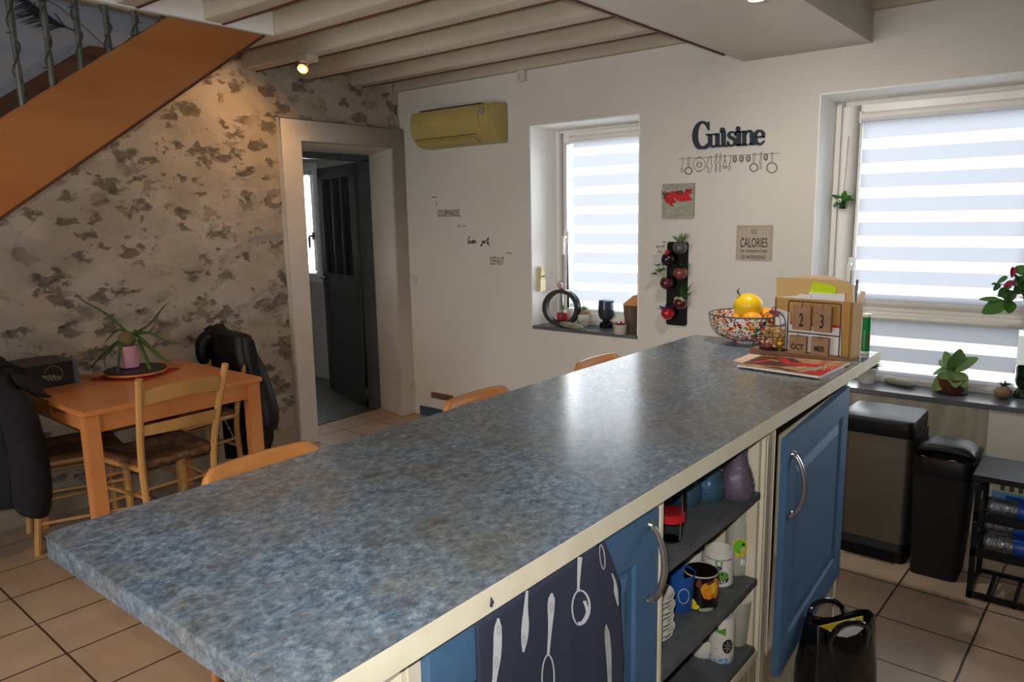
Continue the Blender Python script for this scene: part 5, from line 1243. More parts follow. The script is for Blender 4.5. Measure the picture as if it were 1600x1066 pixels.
# vertical planter with six ball pots
X0, X1, Z0, Z1 = PW(1043, 440).x, PW(1075, 440).x, PW(1055, 508).z, PW(1058, 378).z
r = thing('wall_planter', 'narrow black metal wall panel holding six round magnetic pots', 'planter', ((X0 + X1) / 2, YW, Z0))
b = MB(); c_ = .01
b.prism([(X0 + c_, YW, Z0), (X1 - c_, YW, Z0), (X1, YW, Z0 + c_), (X1, YW, Z1 - c_), (X1 - c_, YW, Z1), (X0 + c_, YW, Z1), (X0, YW, Z1 - c_), (X0, YW, Z0 + c_)], (0, -.012, 0)); b.build('metal_panel', 'black', r, bevel=.001)
def z5(cx_, cy_): return 1015 + cx_ / 6.6625, 360 + cy_ / 6.6625
M['potred'] = mat('glossy_red', '#a51c26', .15, coat=.5); M['potwine'] = mat('glossy_wine', '#511a26', .15, coat=.5); M['potdark'] = mat('glossy_aubergine', '#27161f', .15, coat=.5)
M['potgrey'] = mat('glossy_grey', '#4f4d4e', .15, coat=.5); M['potrose'] = mat('glossy_dusty_rose', '#7c4046', .15, coat=.5); M['potwine2'] = mat('glossy_burgundy', '#4b1a20', .15, coat=.5)
pots = [(318, 180, 'potgrey', 'grey magnetic pot with sage green spikes at the top of the wall planter', 'tuft'),
        (190, 300, 'potdark', 'dark aubergine magnetic pot with a small red flower and a fine sprig', 'sprig'),
        (320, 440, 'potrose', 'dusty rose magnetic pot with drooping dark foliage, middle right of the wall planter', 'droop'),
        (178, 545, 'potwine', 'wine-coloured magnetic pot with a leafy branch, middle left of the wall planter', 'branch'),
        (322, 755, 'potwine2', 'burgundy magnetic pot with a cream flower and fern leaves', 'fern'),
        (190, 860, 'potred', 'bright red magnetic pot with purple spiky leaves, lowest on the wall planter', 'purple')]
def leaves_cluster(b, c, n, L_, w, spread, seed, up=.8, bias=(0, 0, 0), thick=.0012):
    rnd = random.Random(seed)
    for i in range(n):
        a = rnd.uniform(0, 2 * PI); s_ = rnd.uniform(.2, 1) * spread
        d = (Vector((math.cos(a) * s_, math.sin(a) * s_, up)) + Vector(bias)).normalized(); l = L_ * rnd.uniform(.7, 1.1)
        b.leafblade(c, c + d * l, w * rnd.uniform(.8, 1.2), up=(rnd.uniform(-.3, .3), rnd.uniform(-.3, .3), 1), sag=l * .15)
for k_, (cx_, cy_, m_, lab, kind) in enumerate(pots):
    p = PW(*z5(cx_, cy_), .06); rad = .040
    pot = thing('magnetic_pot', lab, 'pot', (p.x, YW - .012, p.z - rad), 'ball pots on the wall planter')
    b = MB(); prof = [(.001, -rad)] + [(rad * math.cos(t), rad * math.sin(t)) for t in [-1.45 + i * (1.45 + .75) / 12 for i in range(13)]]
    prof += [(prof[-1][0] - .003, prof[-1][1])] + [(max((rad - .003) * math.cos(t), .001), (rad - .003) * math.sin(t)) for t in [.7 - i * (.7 + 1.5) / 8 for i in range(9)]]
    b.lathe(prof, p, n=28); b.cyl((p.x, YW - .012, p.z), (p.x, YW - .028, p.z), .018, n=16); b.build('ball_pot', m_, pot)
    t_ = p + V(0, 0, .02); b = MB()
    if kind == 'tuft': leaves_cluster(b, t_, 34, .075, .006, .75, 1); nm, mm = 'spiky_leaves', 'sage'
    elif kind == 'sprig':
        for s_ in ((-.035, .05), (-.055, .02), (-.02, .075), (-.06, .045)):
            q = t_ + V(s_[0], -.01, s_[1]); b.tube(cat([t_, t_.lerp(q, .5) + V(-.01, 0, 0), q], 4), .0014, n=5); leaves_cluster(b, q, 7, .02, .004, 1, int(s_[1] * 999), up=.3)
        nm, mm = 'sprig', 'sage'
    elif kind == 'droop': leaves_cluster(b, t_ + V(0, 0, .01), 42, .06, .006, 1.6, 3, up=.25); nm, mm = 'drooping_leaves', 'dgreen'
    elif kind == 'branch':
        for s_ in ((-.03, .05), (-.06, .075), (-.07, .025), (-.02, .08), (-.045, .04)):
            q = t_ + V(s_[0], -.01, s_[1]); b.tube(cat([t_, t_.lerp(q, .5) + V(-.008, 0, .004), q], 4), .0016, n=5); leaves_cluster(b, q, 7, .034, .008, 1, int(s_[1] * 997), up=.4)
        nm, mm = 'leafy_branch', 'sage'
    elif kind == 'fern':
        for s_ in ((.05, .055), (.065, .085), (.03, .075), (.06, .03), (.0, .06)):
            q = t_ + V(s_[0], -.01, s_[1]); b.tube(cat([t_, t_.lerp(q, .5) + V(.006, 0, .008), q], 4), .0014, n=5)
            for j in range(7):
                m0 = t_.lerp(q, .25 + .75 * j / 6)
                for sg in (-1, 1): b.leafblade(m0, m0 + V(.010 + .004 * sg, 0, .012 * sg + .008), .0045)
        nm, mm = 'fern_leaves', 'green'
    else: leaves_cluster(b, t_ + V(-.01, 0, -.004), 46, .06, .0045, 1.1, 5, up=.35, bias=(-.25, 0, 0)); nm, mm = 'purple_leaves', 'purpleleaf'
    b.build(nm, mm, pot)
    if kind == 'sprig': b = MB(); b.ball(t_ + V(.002, -.012, .02), .014, n=12); b.ball(t_ + V(.006, -.018, .024), .008, n=10); b.build('red_flower', 'red', pot)
    if kind == 'fern':
        b = MB()
        for j in range(9): b.ball(t_ + V(-.018 + .0055 * j, -.026, .004 + .006 * math.sin(j * 1.3)), .0115, n=8, sc=(1, .6, .8))
        b.build('cream_flower', 'palegreen', pot)
    b = MB(); b.lathe([(.001, .014), (.030, .018), (.001, .020)], p); b.build('potting_soil', 'soil', pot)

# air conditioner
ax0, ax1, az0, az1 = -3.985, -3.252, 2.020, 2.272
r = thing('air_conditioner', 'yellowed wall-mounted air conditioner in the corner above the door', 'air conditioner', ((ax0 + ax1) / 2, YW, az0))
prof = [(YW, az1), (YW - .10, az1 + .0), (YW - .175, az1 - .012), (YW - .195, az1 - .05), (YW - .200, az1 - .10), (YW - .19, az0 + .09), (YW - .175, az0 + .055), (YW - .12, az0 + .012), (YW - .07, az0), (YW, az0)]
b = MB(); b.prism([(ax0, y, z) for y, z in prof], (ax1 - ax0, 0, 0)); b.build('housing', 'yellowed', r, bevel=.006, angle=40)
b = MB(); pf = [(y - .006, z) for y, z in prof[2:6]]; b.prism([(ax0 + .006, y, z) for y, z in pf] + [(ax0 + .006, y + .02, z) for y, z in pf[::-1]], (ax1 - ax0 - .09, 0, 0)); b.build('front_panel', 'yellowed', r, bevel=.003)
b = MB(); b.prism([(ax0 + .03, YW - .178, az0 + .057), (ax0 + .03, YW - .110, az0 + .008), (ax0 + .03, YW - .112, az0 + .02), (ax0 + .03, YW - .168, az0 + .06)], (ax1 - ax0 - .16, 0, 0)); b.build('air_outlet', 'darkgrille', r)
b = MB(); b.prism([(ax0 + .04, YW - .168, az0 + .040), (ax0 + .04, YW - .128, az0 + .010), (ax0 + .04, YW - .132, az0 + .006), (ax0 + .04, YW - .172, az0 + .036)], (ax1 - ax0 - .19, 0, 0)); b.build('louvre', 'yellowed', r)
b = MB(); b.box(ax1 - .072, ax1 - .038, YW - .2035, YW - .199, az1 - .085, az1 - .04); b.build('grey_sticker', 'greyink', r)
b = MB()
for k_ in range(5): b.box(ax0 + .05, ax1 - .1, YW - .16 + k_ * .025, YW - .152 + k_ * .025, az1 - .004, az1 + .0015)
b.build('intake_slats', 'darkgrille', r)
# motion sensor box
p = PW(818, 128); q = PW(826, 108)
r = thing('sensor_box', 'small white plastic box on the wall just under the ceiling beam', 'sensor', (p.x - .03, YW, p.z))
b = MB(); b.box(p.x - .035, p.x + .030, YW - .03, YW, p.z, p.z + .085); b.box(p.x - .028, p.x - .006, YW - .032, YW - .028, p.z + .02, p.z + .05); b.build('sensor_case', 'offwhite', r, bevel=.003)
b = MB(); b.tube([(p.x - .06, YW - .01, p.z + .088), (p.x + .04, YW - .012, p.z + .092), (p.x + .045, YW - .02, p.z + .088)], .004, n=6); b.build('cable', 'terracotta', r)
# light switch
p = at(643, 437, y=YW)
r = thing('light_switch', 'white square light switch in the corner right of the doorway', 'switch', (-4.222, YW, p.z - .04))
b = MB(); b.box(-4.262, -4.182, YW - .008, YW, p.z - .04, p.z + .04); b.build('switch_plate', 'offwhite', r, bevel=.003); b = MB(); b.box(-4.247, -4.197, YW - .012, YW - .007, p.z - .025, p.z + .025); b.build('rocker', 'offwhite', r, bevel=.002)
# socket on the surround edge
r = thing('wall_socket', 'white wall socket low on the corner right of the doorway', 'socket', (XD, 3.93, .19))
b = MB(); b.box(XD, XD + .012, 3.885, 3.965, .18, .26); b.build('socket_plate', 'offwhite', r, bevel=.004)
b = MB(); b.cyl((XD + .010, 3.925, .22), (XD + .0135, 3.925, .22), .022, n=20); b.build('socket_recess', 'greyceramic', r)
# vent grille
p0, p1 = PW(674, 611), PW(709, 628)
r = thing('vent_grille', 'brown slotted ventilation grille low on the window wall', 'vent', ((p0.x + p1.x) / 2, YW, .16))
zc = (PW(692, 620).z); b = MB(); b.box(p0.x, p1.x, YW - .008, YW, zc - .024, zc + .024); b.build('grille_plate', 'ventbrown', r, bevel=.002)
b = MB()
for k_ in range(6): b.box(p0.x + .02, p1.x - .02, YW - .0095, YW - .007, zc - .018 + k_ * .0065, zc - .0155 + k_ * .0065)
b.build('grille_slot', 'darkgrille', r)
# remote control in its holder on the reveal of the small window
p = at(845, 436, x=-3.05)
r = thing('remote_control', 'yellowed air conditioner remote control hung on the window reveal', 'remote control', (-3.05, p.y, p.z - .08))
b = MB(); b.box(-3.062, -3.040, p.y - .031, p.y + .031, p.z - .08, p.z + .045); b.box(-3.06, -3.030, p.y - .034, p.y + .034, p.z - .082, p.z - .0); b.build('remote_holder', 'yellowed2', r, bevel=.004)
b = MB(); b.box(-3.052, -3.032, p.y - .026, p.y + .026, p.z - .06, p.z + .085); b.build('remote_body', 'yellowed2', r, bevel=.005)
b = MB(); b.box(-3.033, -3.0305, p.y - .018, p.y + .018, p.z + .045, p.z + .075); b.build('remote_screen', 'yellowed', r)
b = MB(); b.cyl((-3.0285, p.y - .008, p.z + .018), (-3.034, p.y - .008, p.z + .018), .007, n=12); b.box(-3.0315, -3.0295, p.y + .004, p.y + .020, p.z + .010, p.z + .026); b.build('remote_button', 'greyink', r)

# ================================================================== SMALL WINDOW SILL
S1 = .80
p = Vector((-2.885, 4.06, S1)); RR = .124
r = thing('ring_vase', 'black ring-shaped stand holding a glass tube vase with a pink ball on the small sill', 'vase', p)
b = MB(); rings = []
for i in range(49):
    a = 2 * PI * i / 48; u = Vector((math.cos(a) * .93, math.cos(a) * .36, math.sin(a))); c = p + V(0, 0, RR) + u * (RR - .013)
    rings.append([c - u * .013 - V(0, .018, 0), c + u * .013 - V(0, .018, 0), c + u * .013 + V(0, .018, 0), c - u * .013 + V(0, .018, 0)])
b.loft(rings, caps=False); b.bm.verts.ensure_lookup_table(); bmesh.ops.remove_doubles(b.bm, verts=b.bm.verts, dist=1e-5); b.build('black_ring', 'black', r)
b = MB(); wall_vessel(b, [(.012, .03), (.0135, .034), (.0135, .228), (.0145, .232)], p, .0015, n=20); b.build('glass_tube', 'clearglass', r)
b = MB(); b.tube(cat([p + V(0, 0, .04), p + V(.004, 0, .12), p + V(.0, 0, .19)], 4), .0015, n=5); b.tube(cat([p + V(0, 0, .09), p + V(.010, 0, .13), p + V(.012, 0, .16)], 4), .0013, n=5); b.build('dry_stalk', 'aloe', r)
b = MB(); b.ball(p + V(0, 0, .275), .028, n=20); b.build('glass_ball', 'clearglass', r)
b = MB(); b.ball(p + V(-.006, -.002, .272), .019, n=16, sc=(1, 1, 1.15)); b.build('pink_flower', 'pink', r)
p = at(878, 503, z=S1); p = Vector((-2.93, 4.13, S1))
r = thing('candle_jar', 'small red glass jar seen through the ring vase', 'jar', p)
b = MB(); wall_vessel(b, [(.033, 0), (.036, .005), (.036, .075), (.033, .082)], p, .003); b.build('jar_body', 'redceramic', r); b = MB(); b.lathe([(.001, .080), (.030, .080), (.031, .094), (.001, .095)], p); b.build('jar_lid', 'ceramic', r)
def pebble(label, a, b_, w, h_, m_, name='pebble'):
    a, b_ = Vector(a), Vector(b_); d = b_ - a; L_ = d.length; d.normalize(); s_ = Vector((-d.y, d.x, 0)); c = (a + b_) / 2; b = MB(); n = 14; rings = []
    for i in range(n + 1):
        t = -1 + 2 * i / n; q = max(.03, (1 - abs(t) ** 2.6)) ** .5; q *= 1 + .06 * math.sin(i * 1.7)
        rings.append([c + d * t * L_ / 2 + s_ * math.cos(u) * w * q + V(0, 0, h_ * .5 * (1 + math.sin(u) * q)) for u in [2 * PI * j / 16 for j in range(16)]])
    b.loft(rings); return tag(b.build(name, m_, None, origin=Vector((c.x, c.y, a.z))), label, 'stone')
a_ = at(873, 511, z=S1); b_ = at(911, 518, z=S1); pebble('long flat grey-green stone lying in front of the ring vase', (a_.x, a_.y + .02, S1 + .001), (b_.x - .005, b_.y + .01, S1 + .001), .030, .040, 'stone')
p = at(913, 509, z=S1); c = Vector((p.x, p.y - .005, S1)); 
r = thing('mug', 'white printed mug holding a little succulent on the small sill', 'mug', c)
b = MB(); wall_vessel(b, [(.032, 0), (.034, .008), (.040, .016), (.046, .045), (.048, .080)], c, .003); b.build('mug_body', 'ceramic', r)
b = MB(); hd = Vector((.80, .60, 0)); b.tube(cat([c + hd * .045 + V(0, 0, .070), c + hd * .078 + V(0, 0, .072), c + hd * .080 + V(0, 0, .036), c + hd * .042 + V(0, 0, .024)], 5), .0045, n=8); b.build('mug_handle', 'ceramic', r)
for k_, (v, m_, n_) in enumerate(((.060, 'redceramic', 5), (.048, 'redceramic', 5), (.036, 'ink', 6))):
    for j in range(n_): patch(r, c, .0474 if v > .05 else .0445 if v < .04 else .0465, -.020 + j * .008, v, [(-.0022, -.0026), (.0022, -.0022), (.0018, .0026), (-.0016, .0022)], m_, .0012, name='printed_letter')
r2 = thing('potted_succulent', 'tiny green succulent in a sand-coloured ball pot sitting in the white mug', 'plant', c + V(0, 0, .05))
b = MB(); b.ball(c + V(0, 0, .082), .036, n=18, sc=(1, 1, .85)); b.build('pot', 'stonebrown', r2); b = MB(); leaves_cluster(b, c + V(0, 0, .104), 26, .042, .007, 1.1, 8, up=.7); b.build('succulent_leaves', 'sage', r2)
p = at(947, 512, z=S1); c = Vector((p.x, p.y, S1))
r = thing('candle_holder', 'smoked glass candle holder on a black foot on the small sill', 'candle holder', c)
b = MB(); b.lathe([(.001, 0), (.040, 0), (.044, .010), (.044, .026), (.036, .036), (.022, .043), (.022, .050), (.001, .050)], c); b.build('black_foot', 'black', r)
b = MB(); wall_vessel(b, [(.022, .050), (.040, .060), (.052, .084), (.053, .12), (.050, .178)], c, .002); b.build('glass_shade', 'smoke', r)
b = MB(); b.cyl(c + V(0, 0, .070), c + V(0, 0, .125), .018, n=18); b.build('candle', 'candle', r)
p = at(965, 523, z=S1); c = Vector((p.x, p.y + .03, S1))
r = thing('potted_succulent', 'red succulent in a small pale grey pot at the front of the small sill', 'plant', c)
b = MB(); wall_vessel(b, [(.034, 0), (.039, .007), (.041, .055), (.041, .060)], c, .003); b.build('pot', 'greyceramic', r); b = MB(); leaves_cluster(b, c + V(0, 0, .050), 34, .050, .0065, 1.5, 9, up=.55); b.build('red_leaves', 'redleaf', r)
# wooden lantern-like box half hidden by the jamb
lx, ly = -2.335, 4.10
r = thing('wooden_box', 'tapering box of dark weathered slats with an orange lid by the window jamb', 'box', (lx, ly, S1))
b = MB(); b.loft([[(lx - s_ * w, ly - t * w, S1 + z) for s_, t in ((1, 1), (-1, 1), (-1, -1), (1, -1))] for w, z in ((.050, 0), (.062, .17))])
for k_ in range(4):
    x_ = -.045 + k_ * .03; b.hexa([(lx + x_ * .8 - .012, ly - .0525, S1), (lx + x_ * .8 + .012, ly - .0525, S1), (lx + x_ + .013, ly - .0645, S1 + .17), (lx + x_ - .013, ly - .0645, S1 + .17), (lx + x_ * .8 - .012, ly - .048, S1), (lx + x_ * .8 + .012, ly - .048, S1), (lx + x_ + .013, ly - .058, S1 + .17), (lx + x_ - .013, ly - .058, S1 + .17)])
b.build('slatted_body', 'barrelwood', r, bevel=.001)
b = MB(); b.loft([[(lx - s_ * w + dx, ly - t * w, S1 + z) for s_, t in ((1, 1), (-1, 1), (-1, -1), (1, -1))] for w, z, dx in ((.066, .172, 0), (.066, .178, 0), (.028, .235, .02))]); b.build('wooden_lid', 'orangewood', r, bevel=.002)

# ================================================================== LARGE WINDOW SILL
S2 = .643
p = at(1354, 598, z=S2); c = Vector((p.x, p.y, S2))
r = thing('potted_succulent', 'dark pointed succulent in a white conical pot behind the worktop corner', 'plant', c)
b = MB(); wall_vessel(b, [(.034, 0), (.037, .004), (.052, .075), (.053, .08)], c, .004); b.build('pot', 'ceramic', r); b = MB(); leaves_cluster(b, c + V(0, 0, .07), 16, .085, .009, .9, 12, up=.55, bias=(.35, .2, 0)); b.build('succulent_leaves', 'dgreen', r)
a_ = at(1384, 597, z=S2); b_ = at(1432, 607, z=S2); pebble('long pale grey speckled stone with pale marks on the large sill', (a_.x, a_.y - .03, S2 + .001), (b_.x, b_.y - .02, S2 + .001), .030, .040, 'stone')
# kalanchoe
p = at(1488, 612, z=S2); c = Vector((p.x, p.y - .035, S2))
r = thing('potted_kalanchoe', 'broad-leaved green plant in a brown pot on the large sill', 'plant', c)
b = MB(); wall_vessel(b, [(.050, 0), (.055, .006), (.062, .07), (.064, .075)], c, .005); b.build('pot', 'terracotta', r)
b = MB(); b.lathe([(.001, 0), (.068, 0), (.072, .012), (.06, .014), (.001, .013)], c + V(0, 0, .0), n=28); b.build('saucer', 'slate', r)
b = MB(); b.lathe([(.001, .066), (.058, .068), (.001, .07)], c); b.build('potting_soil', 'soil', r)
b = MB(); b.tube([c + V(0, 0, .065), c + V(.005, 0, .14), c + V(.0, 0, .19)], .008, n=8); b.build('plant_stem', 'aloe', r)
def broadleaf(b, p0, p1, w, curl=.0, cup=.25, face=True):
    p0, p1 = Vector(p0), Vector(p1); d = p1 - p0; s_ = d.cross(V(.40, -.55, .72) if face else V(0, 0, 1)); s_ = s_.normalized() if s_.length > 1e-5 else V(1, 0, 0); n_ = s_.cross(d).normalized(); k_ = 9; top, bot = [], []; rings = []
    for i in range(k_ + 1):
        t = i / k_; ww = w * (math.sin(PI * (t ** .8 * .93 + .04))) ** .75; cc_ = p0 + d * t - V(0, 0, curl * t * t); row = []
        for j in range(7):
            q = -1 + 2 * j / 6; row.append(cc_ + s_ * ww * q + n_ * (cup * ww * q * q))
        rings.append(row + [x - n_ * .003 for x in row[::-1]])
    b.loft(rings)
def PK(px, py, dy=0): return at(px, py, y=c.y + dy)
lv = [((1488, 580), (1500, 546), .038, -.04, -.0), ((1490, 578), (1528, 560), .030, -.02, .0), ((1486, 578), (1458, 576), .020, .0, .03), ((1484, 578), (1477, 549), .026, .03, 0), ((1494, 582), (1508, 600), .032, -.05, .02), ((1484, 585), (1462, 604), .032, -.05, .02), ((1480, 590), (1457, 607), .028, -.01, .015), ((1496, 584), (1511, 612), .022, .0, .02), ((1490, 580), (1492, 602), .036, -.08, .01), ((1480, 577), (1470, 562), .024, .05, 0)]
b = MB()
for (a0_, a1_, w, dy, cu_) in lv: broadleaf(b, PK(*a0_), PK(*a1_, dy), w * 1.15, cu_)
b.build('broad_leaves', 'palegreen' if 0 else 'sage', r)
# little stone pot
p = at(1567, 622, z=S2); cs = Vector((p.x, p.y - .02, S2))
r = thing('potted_succulent', 'tiny spiky succulent in a round brown stone pot on the large sill', 'plant', cs)
b = MB(); b.ball(cs + V(0, 0, .032), .038, n=20, sc=(1, 1, .85)); b.build('pot', 'stonebrown', r); b = MB(); leaves_cluster(b, cs + V(0, 0, .058), 26, .04, .0035, 1.2, 14, up=.7); b.build('spiky_leaves', 'dgreen', r)
# green goblet with the trailing branch
p = at(1598, 620, z=S2); cg = Vector((p.x, p.y - .02, S2))
r = thing('glass_goblet', 'dark green glass goblet at the right end of the large sill', 'goblet', cg)
b = MB(); b.lathe([(.001, 0), (.038, 0), (.040, .006), (.034, .028), (.022, .044), (.001, .046)], cg); b.build('goblet_foot', 'greenglass', r)
b = MB(); wall_vessel(b, [(.018, .044), (.030, .056), (.038, .08), (.036, .12), (.037, .15)], cg, .003); b.build('goblet_bowl', 'greenglass', r)
# bougainvillea in a brown hanging pot at the edge of the frame
ph = at(1660, 500, y=4.02)
r = thing('hanging_plant', 'green trailing plant with magenta bracts reaching in front of the large window', 'plant', ph)
b = MB(); wall_vessel(b, [(.045, -.06), (.058, -.055), (.066, 0), (.070, .05), (.072, .055)], ph, .004); b.build('pot', 'terracotta', r)
b = MB(); b.cyl(ph + V(0, 0, .035), ph + V(0, 0, .04), .066, n=20); b.build('potting_soil', 'soil', r)
b = MB()
for k_ in range(3):
    a = 2 * PI * k_ / 3; b.tube([ph + V(.07 * math.cos(a), .07 * math.sin(a), .05), ph + V(0, 0, .55), ph + V(0, 0, BB - ph.z)], .0022, n=5)
b.build('hanging_cord', 'stem', r)
def PB(px, py, dy=0): return at(px, py, y=4.02 + dy)
b = MB(); root = ph + V(0, 0, .04)
brs = [[(1612, 470), (1590, 462), (1572, 460), (1555, 462)], [(1615, 465), (1600, 445), (1588, 430), (1590, 420)], [(1610, 470), (1595, 450), (1570, 445), (1552, 442)], [(1612, 470), (1590, 465), (1575, 470), (1572, 485)]]
for q in brs: b.tube(cat([root] + [PB(*z) for z in q], 5), .0018, n=5)
b.build('twigs', 'stem', r)
lf = [((1572, 472), (1535, 488), .030, -.03, 'L'), ((1562, 468), (1530, 466), .012, -.01, 'l'), ((1578, 470), (1577, 488), .022, -.02, 'L'), ((1574, 432), (1558, 441), .010, 0, 'l'), ((1563, 444), (1552, 453), .010, 0, 'd'), ((1590, 428), (1603, 414), .022, 0, 'l'), ((1582, 445), (1604, 432), .020, -.02, 'd'), ((1576, 452), (1560, 462), .018, -.03, 'd'), ((1585, 455), (1570, 470), .020, -.01, 'd'), ((1595, 440), (1606, 455), .022, -.03, 'd'), ((1588, 460), (1600, 440), .018, 0, 'd'), ((1580, 448), (1565, 452), .014, .01, 'd'), ((1597, 450), (1612, 470), .022, .01, 'd'), ((1600, 425), (1615, 440), .024, 0, 'l'), ((1592, 440), (1585, 428), .014, -.03, 'l'), ((1581, 470), (1579, 477), .006, 0, 'd'), ((1558, 444), (1549, 442), .006, 0, 'l'), ((1575, 458), (1566, 464), .010, -.05, 'l')]
for key, nm, mm in (('L', 'large_leaves', 'green'), ('l', 'light_leaves', 'green'), ('d', 'dark_leaves', 'dgreen')):
    b = MB()
    for (q0, q1, w, dy, kk) in lf:
        if kk == key:
            broadleaf(b, PB(*q0), PB(*q1, dy), w * 1.25, .004, .15)
    b.build(nm, mm, r)
b = MB(); broadleaf(b, PB(1583, 417, -.02), PB(1581, 434, -.03), .012, 0, .5); broadleaf(b, PB(1585, 440, -.02), PB(1568, 448, -.03), .013, 0, .5); b.build('magenta_bracts', 'pinkbract', r)
# little ornament hanging at the sash edge
po = at(1317, 312, y=YF - .04)
r = thing('hanging_ornament', 'small green flower ornament with a tiny glass pot hanging on the large window frame', 'ornament', po)
b = MB(); b.tube([po + V(.008, .012, .32), po + V(.004, .01, .15), po + V(0, 0, .01)], .0012, n=5); b.build('hanging_thread', 'stem', r)
b = MB(); wall_vessel(b, [(.014, -.048), (.017, -.045), (.014, -.02), (.013, -.005)], po, .0015, n=16); b.build('tiny_glass', 'greenglass', r)
b = MB()
for (dx, dz, w) in ((-.055, .025, .014), (.06, -.005, .015), (.012, .045, .015), (-.045, -.035, .013), (.045, .018, .013), (.015, -.04, .013)): broadleaf(b, po, po + V(dx, -.008, dz), w, 0, .3)
b.build('cloth_leaves', 'green', r); b = MB(); b.ball(po + V(-.012, -.014, -.004), .011, n=12, sc=(1, .5, 1)); b.build('white_flower', 'ceramic', r); b = MB(); b.ball(po + V(-.012, -.020, -.004), .004, n=8); b.build('flower_centre', 'red', r)

# ================================================================== ON THE WORKTOP
c = at(1168, 533, z=IZ); c = Vector((c.x, c.y, IZ)); RB = .163
r = thing('fruit_bowl', 'large white bowl with multicoloured speckles and a blue rim', 'bowl', c)
HB = .118
def bp(z): return .072 + (RB - .072) * (1 - (1 - z / HB) ** 2.5) ** .55
prof = [(.06, 0), (.064, .006)] + [(bp(HB * i / 12), .012 + (HB - .012) * i / 12) for i in range(1, 13)]
b = MB(); wall_vessel(b, prof, c, .005, n=56); b.build('bowl_body', 'speck', r)
b = MB(); b.tube([c + V((RB - .002) * math.cos(t), (RB - .002) * math.sin(t), HB) for t in [2 * PI * i / 56 for i in range(57)]], .0035, n=8); b.build('blue_rim', 'outblue', r)
b = MB(); b.lathe([(.001, 0), (.060, 0), (.062, .010), (.001, .010)], c); b.build('bowl_foot', 'palegreen', r)
vr = Vector((.776, .63, 0)); vf = Vector((-.62, .78, 0))
def fruit(label, name, cat_, off, rad, m_, sc=(1, 1, 1), grp=None):
    q = c + off; b = MB(); b.ball(q, rad, n=28, sc=sc); r_ = thing(name, label, cat_, q - V(0, 0, rad * sc[2]), grp); b.build('fruit_body', m_, r_); return r_, q
yr, q = fruit('big yellow quince-like fruit with a white-edged brown spot, on top of the bowl', 'yellow_fruit', 'fruit', vr * -.012 + vf * -.03 + V(0, 0, .155), .056, 'yellow', (1.1, 1.0, .92))
eye = (vr * .8 - vf * .55 + V(0, 0, .12)).normalized(); Me = eye.to_track_quat('Z', 'Y').to_matrix()
b = MB(); b.lathe([(.001, .0), (.017, -.003), (.019, -.007)], q + eye * .0575, m=Me, n=20); b.build('pale_scar', 'paper', yr); b = MB(); b.lathe([(.001, .003), (.010, .0015), (.012, -.004)], q + eye * .0575, m=Me, n=16); b.build('brown_scar', 'stem', yr)
b = MB(); b.tube(cat([q + vr * -.034 + V(0, 0, .04), q + vr * -.045 + V(0, 0, .06), q + vr * -.038 + V(0, 0, .075)], 4), [.004, .005, .008, .01, .009, .008, .006, .004, .002], n=8, flat=.35); b.build('dry_leaf', 'stem', yr)
fruit('orange at the front of the bowl under the yellow fruit', 'orange', 'fruit', vr * -.01 + vf * -.075 + V(0, 0, .098), .042, 'orange', (1, 1, .95), 'oranges in the speckled bowl')
fruit('orange at the right side of the bowl beside the birdcage', 'orange', 'fruit', vr * .072 + vf * -.01 + V(0, 0, .102), .042, 'orange', (1, 1, .95), 'oranges in the speckled bowl')
fruit('orange hidden at the back of the bowl', 'orange', 'fruit', vr * -.02 + vf * .065 + V(0, 0, .075), .04, 'orange', (1, 1, .95), 'oranges in the speckled bowl')
# desk calendar on a wooden base with birdcage
A = at(1171, 551, z=IZ); B_ = at(1309, 569, z=IZ); u_ = (B_ - A).normalized(); LB = (B_ - A).length; n_ = Vector((-u_.y, u_.x, 0))
if n_.y < 0: n_ = -n_
def mk(o): return Matrix(((u_.x, n_.x, 0, o.x), (u_.y, n_.y, 0, o.y), (0, 0, 1, o.z), (0, 0, 0, 1)))
MC = mk(A); Dp = .062; hb = .019
r = thing('perpetual_calendar', 'wooden perpetual calendar with hanging blocks reading 23 OCT MER on a wooden base', 'calendar', MC @ V(LB / 2, Dp / 2, 0))
b = MB(); b.box(0, LB, 0, Dp, 0, hb, m=MC); b.build('wooden_base', 'calbase', r, bevel=.0015)
# position of the wire frame from the photo: left bar 1230, right bar 1310
def along(px, py, yy, zz): # distance along the base for a photo column at given height
    best = min([i * .001 for i in range(0, 500)], key=lambda s_: abs(proj(MC @ V(s_, yy, zz))[0] - px)); return best
def proj(p):
    q = R3.transposed() @ (Vector(p) - CAM); return CX + F * q.x / -q.z, CY - F * q.y / -q.z
yc = .035
xl_, xr_ = along(1230, 0, yc, .06), along(1311, 0, yc, .06)
def zat(px, py, yy): # height for a photo point at depth yy
    s_ = along(px, 0, yy, .1); return min([i * .001 for i in range(-20, 400)], key=lambda z: abs(proj(MC @ V(s_, yy, z))[1] - py))
zT = zat(1240, 470.5, yc); zM = zat(1240, 519, yc)
b = MB(); rc = .008
pts = [MC @ V(xl_, yc, hb)] + [MC @ V(xl_ + rc - rc * math.cos(t), yc, zT - rc + rc * math.sin(t)) for t in [i * PI / 8 for i in range(5)]] + [MC @ V(xr_ - rc + rc * math.sin(t), yc, zT - rc + rc * math.cos(t)) for t in [i * PI / 8 for i in range(5)]] + [MC @ V(xr_, yc, hb)]
b.tube(pts, .0022, n=8); b.tube([MC @ V(xl_, yc, zM), MC @ V(xr_, yc, zM)], .0020, n=8); b.build('wire_frame', 'wirebrown', r)
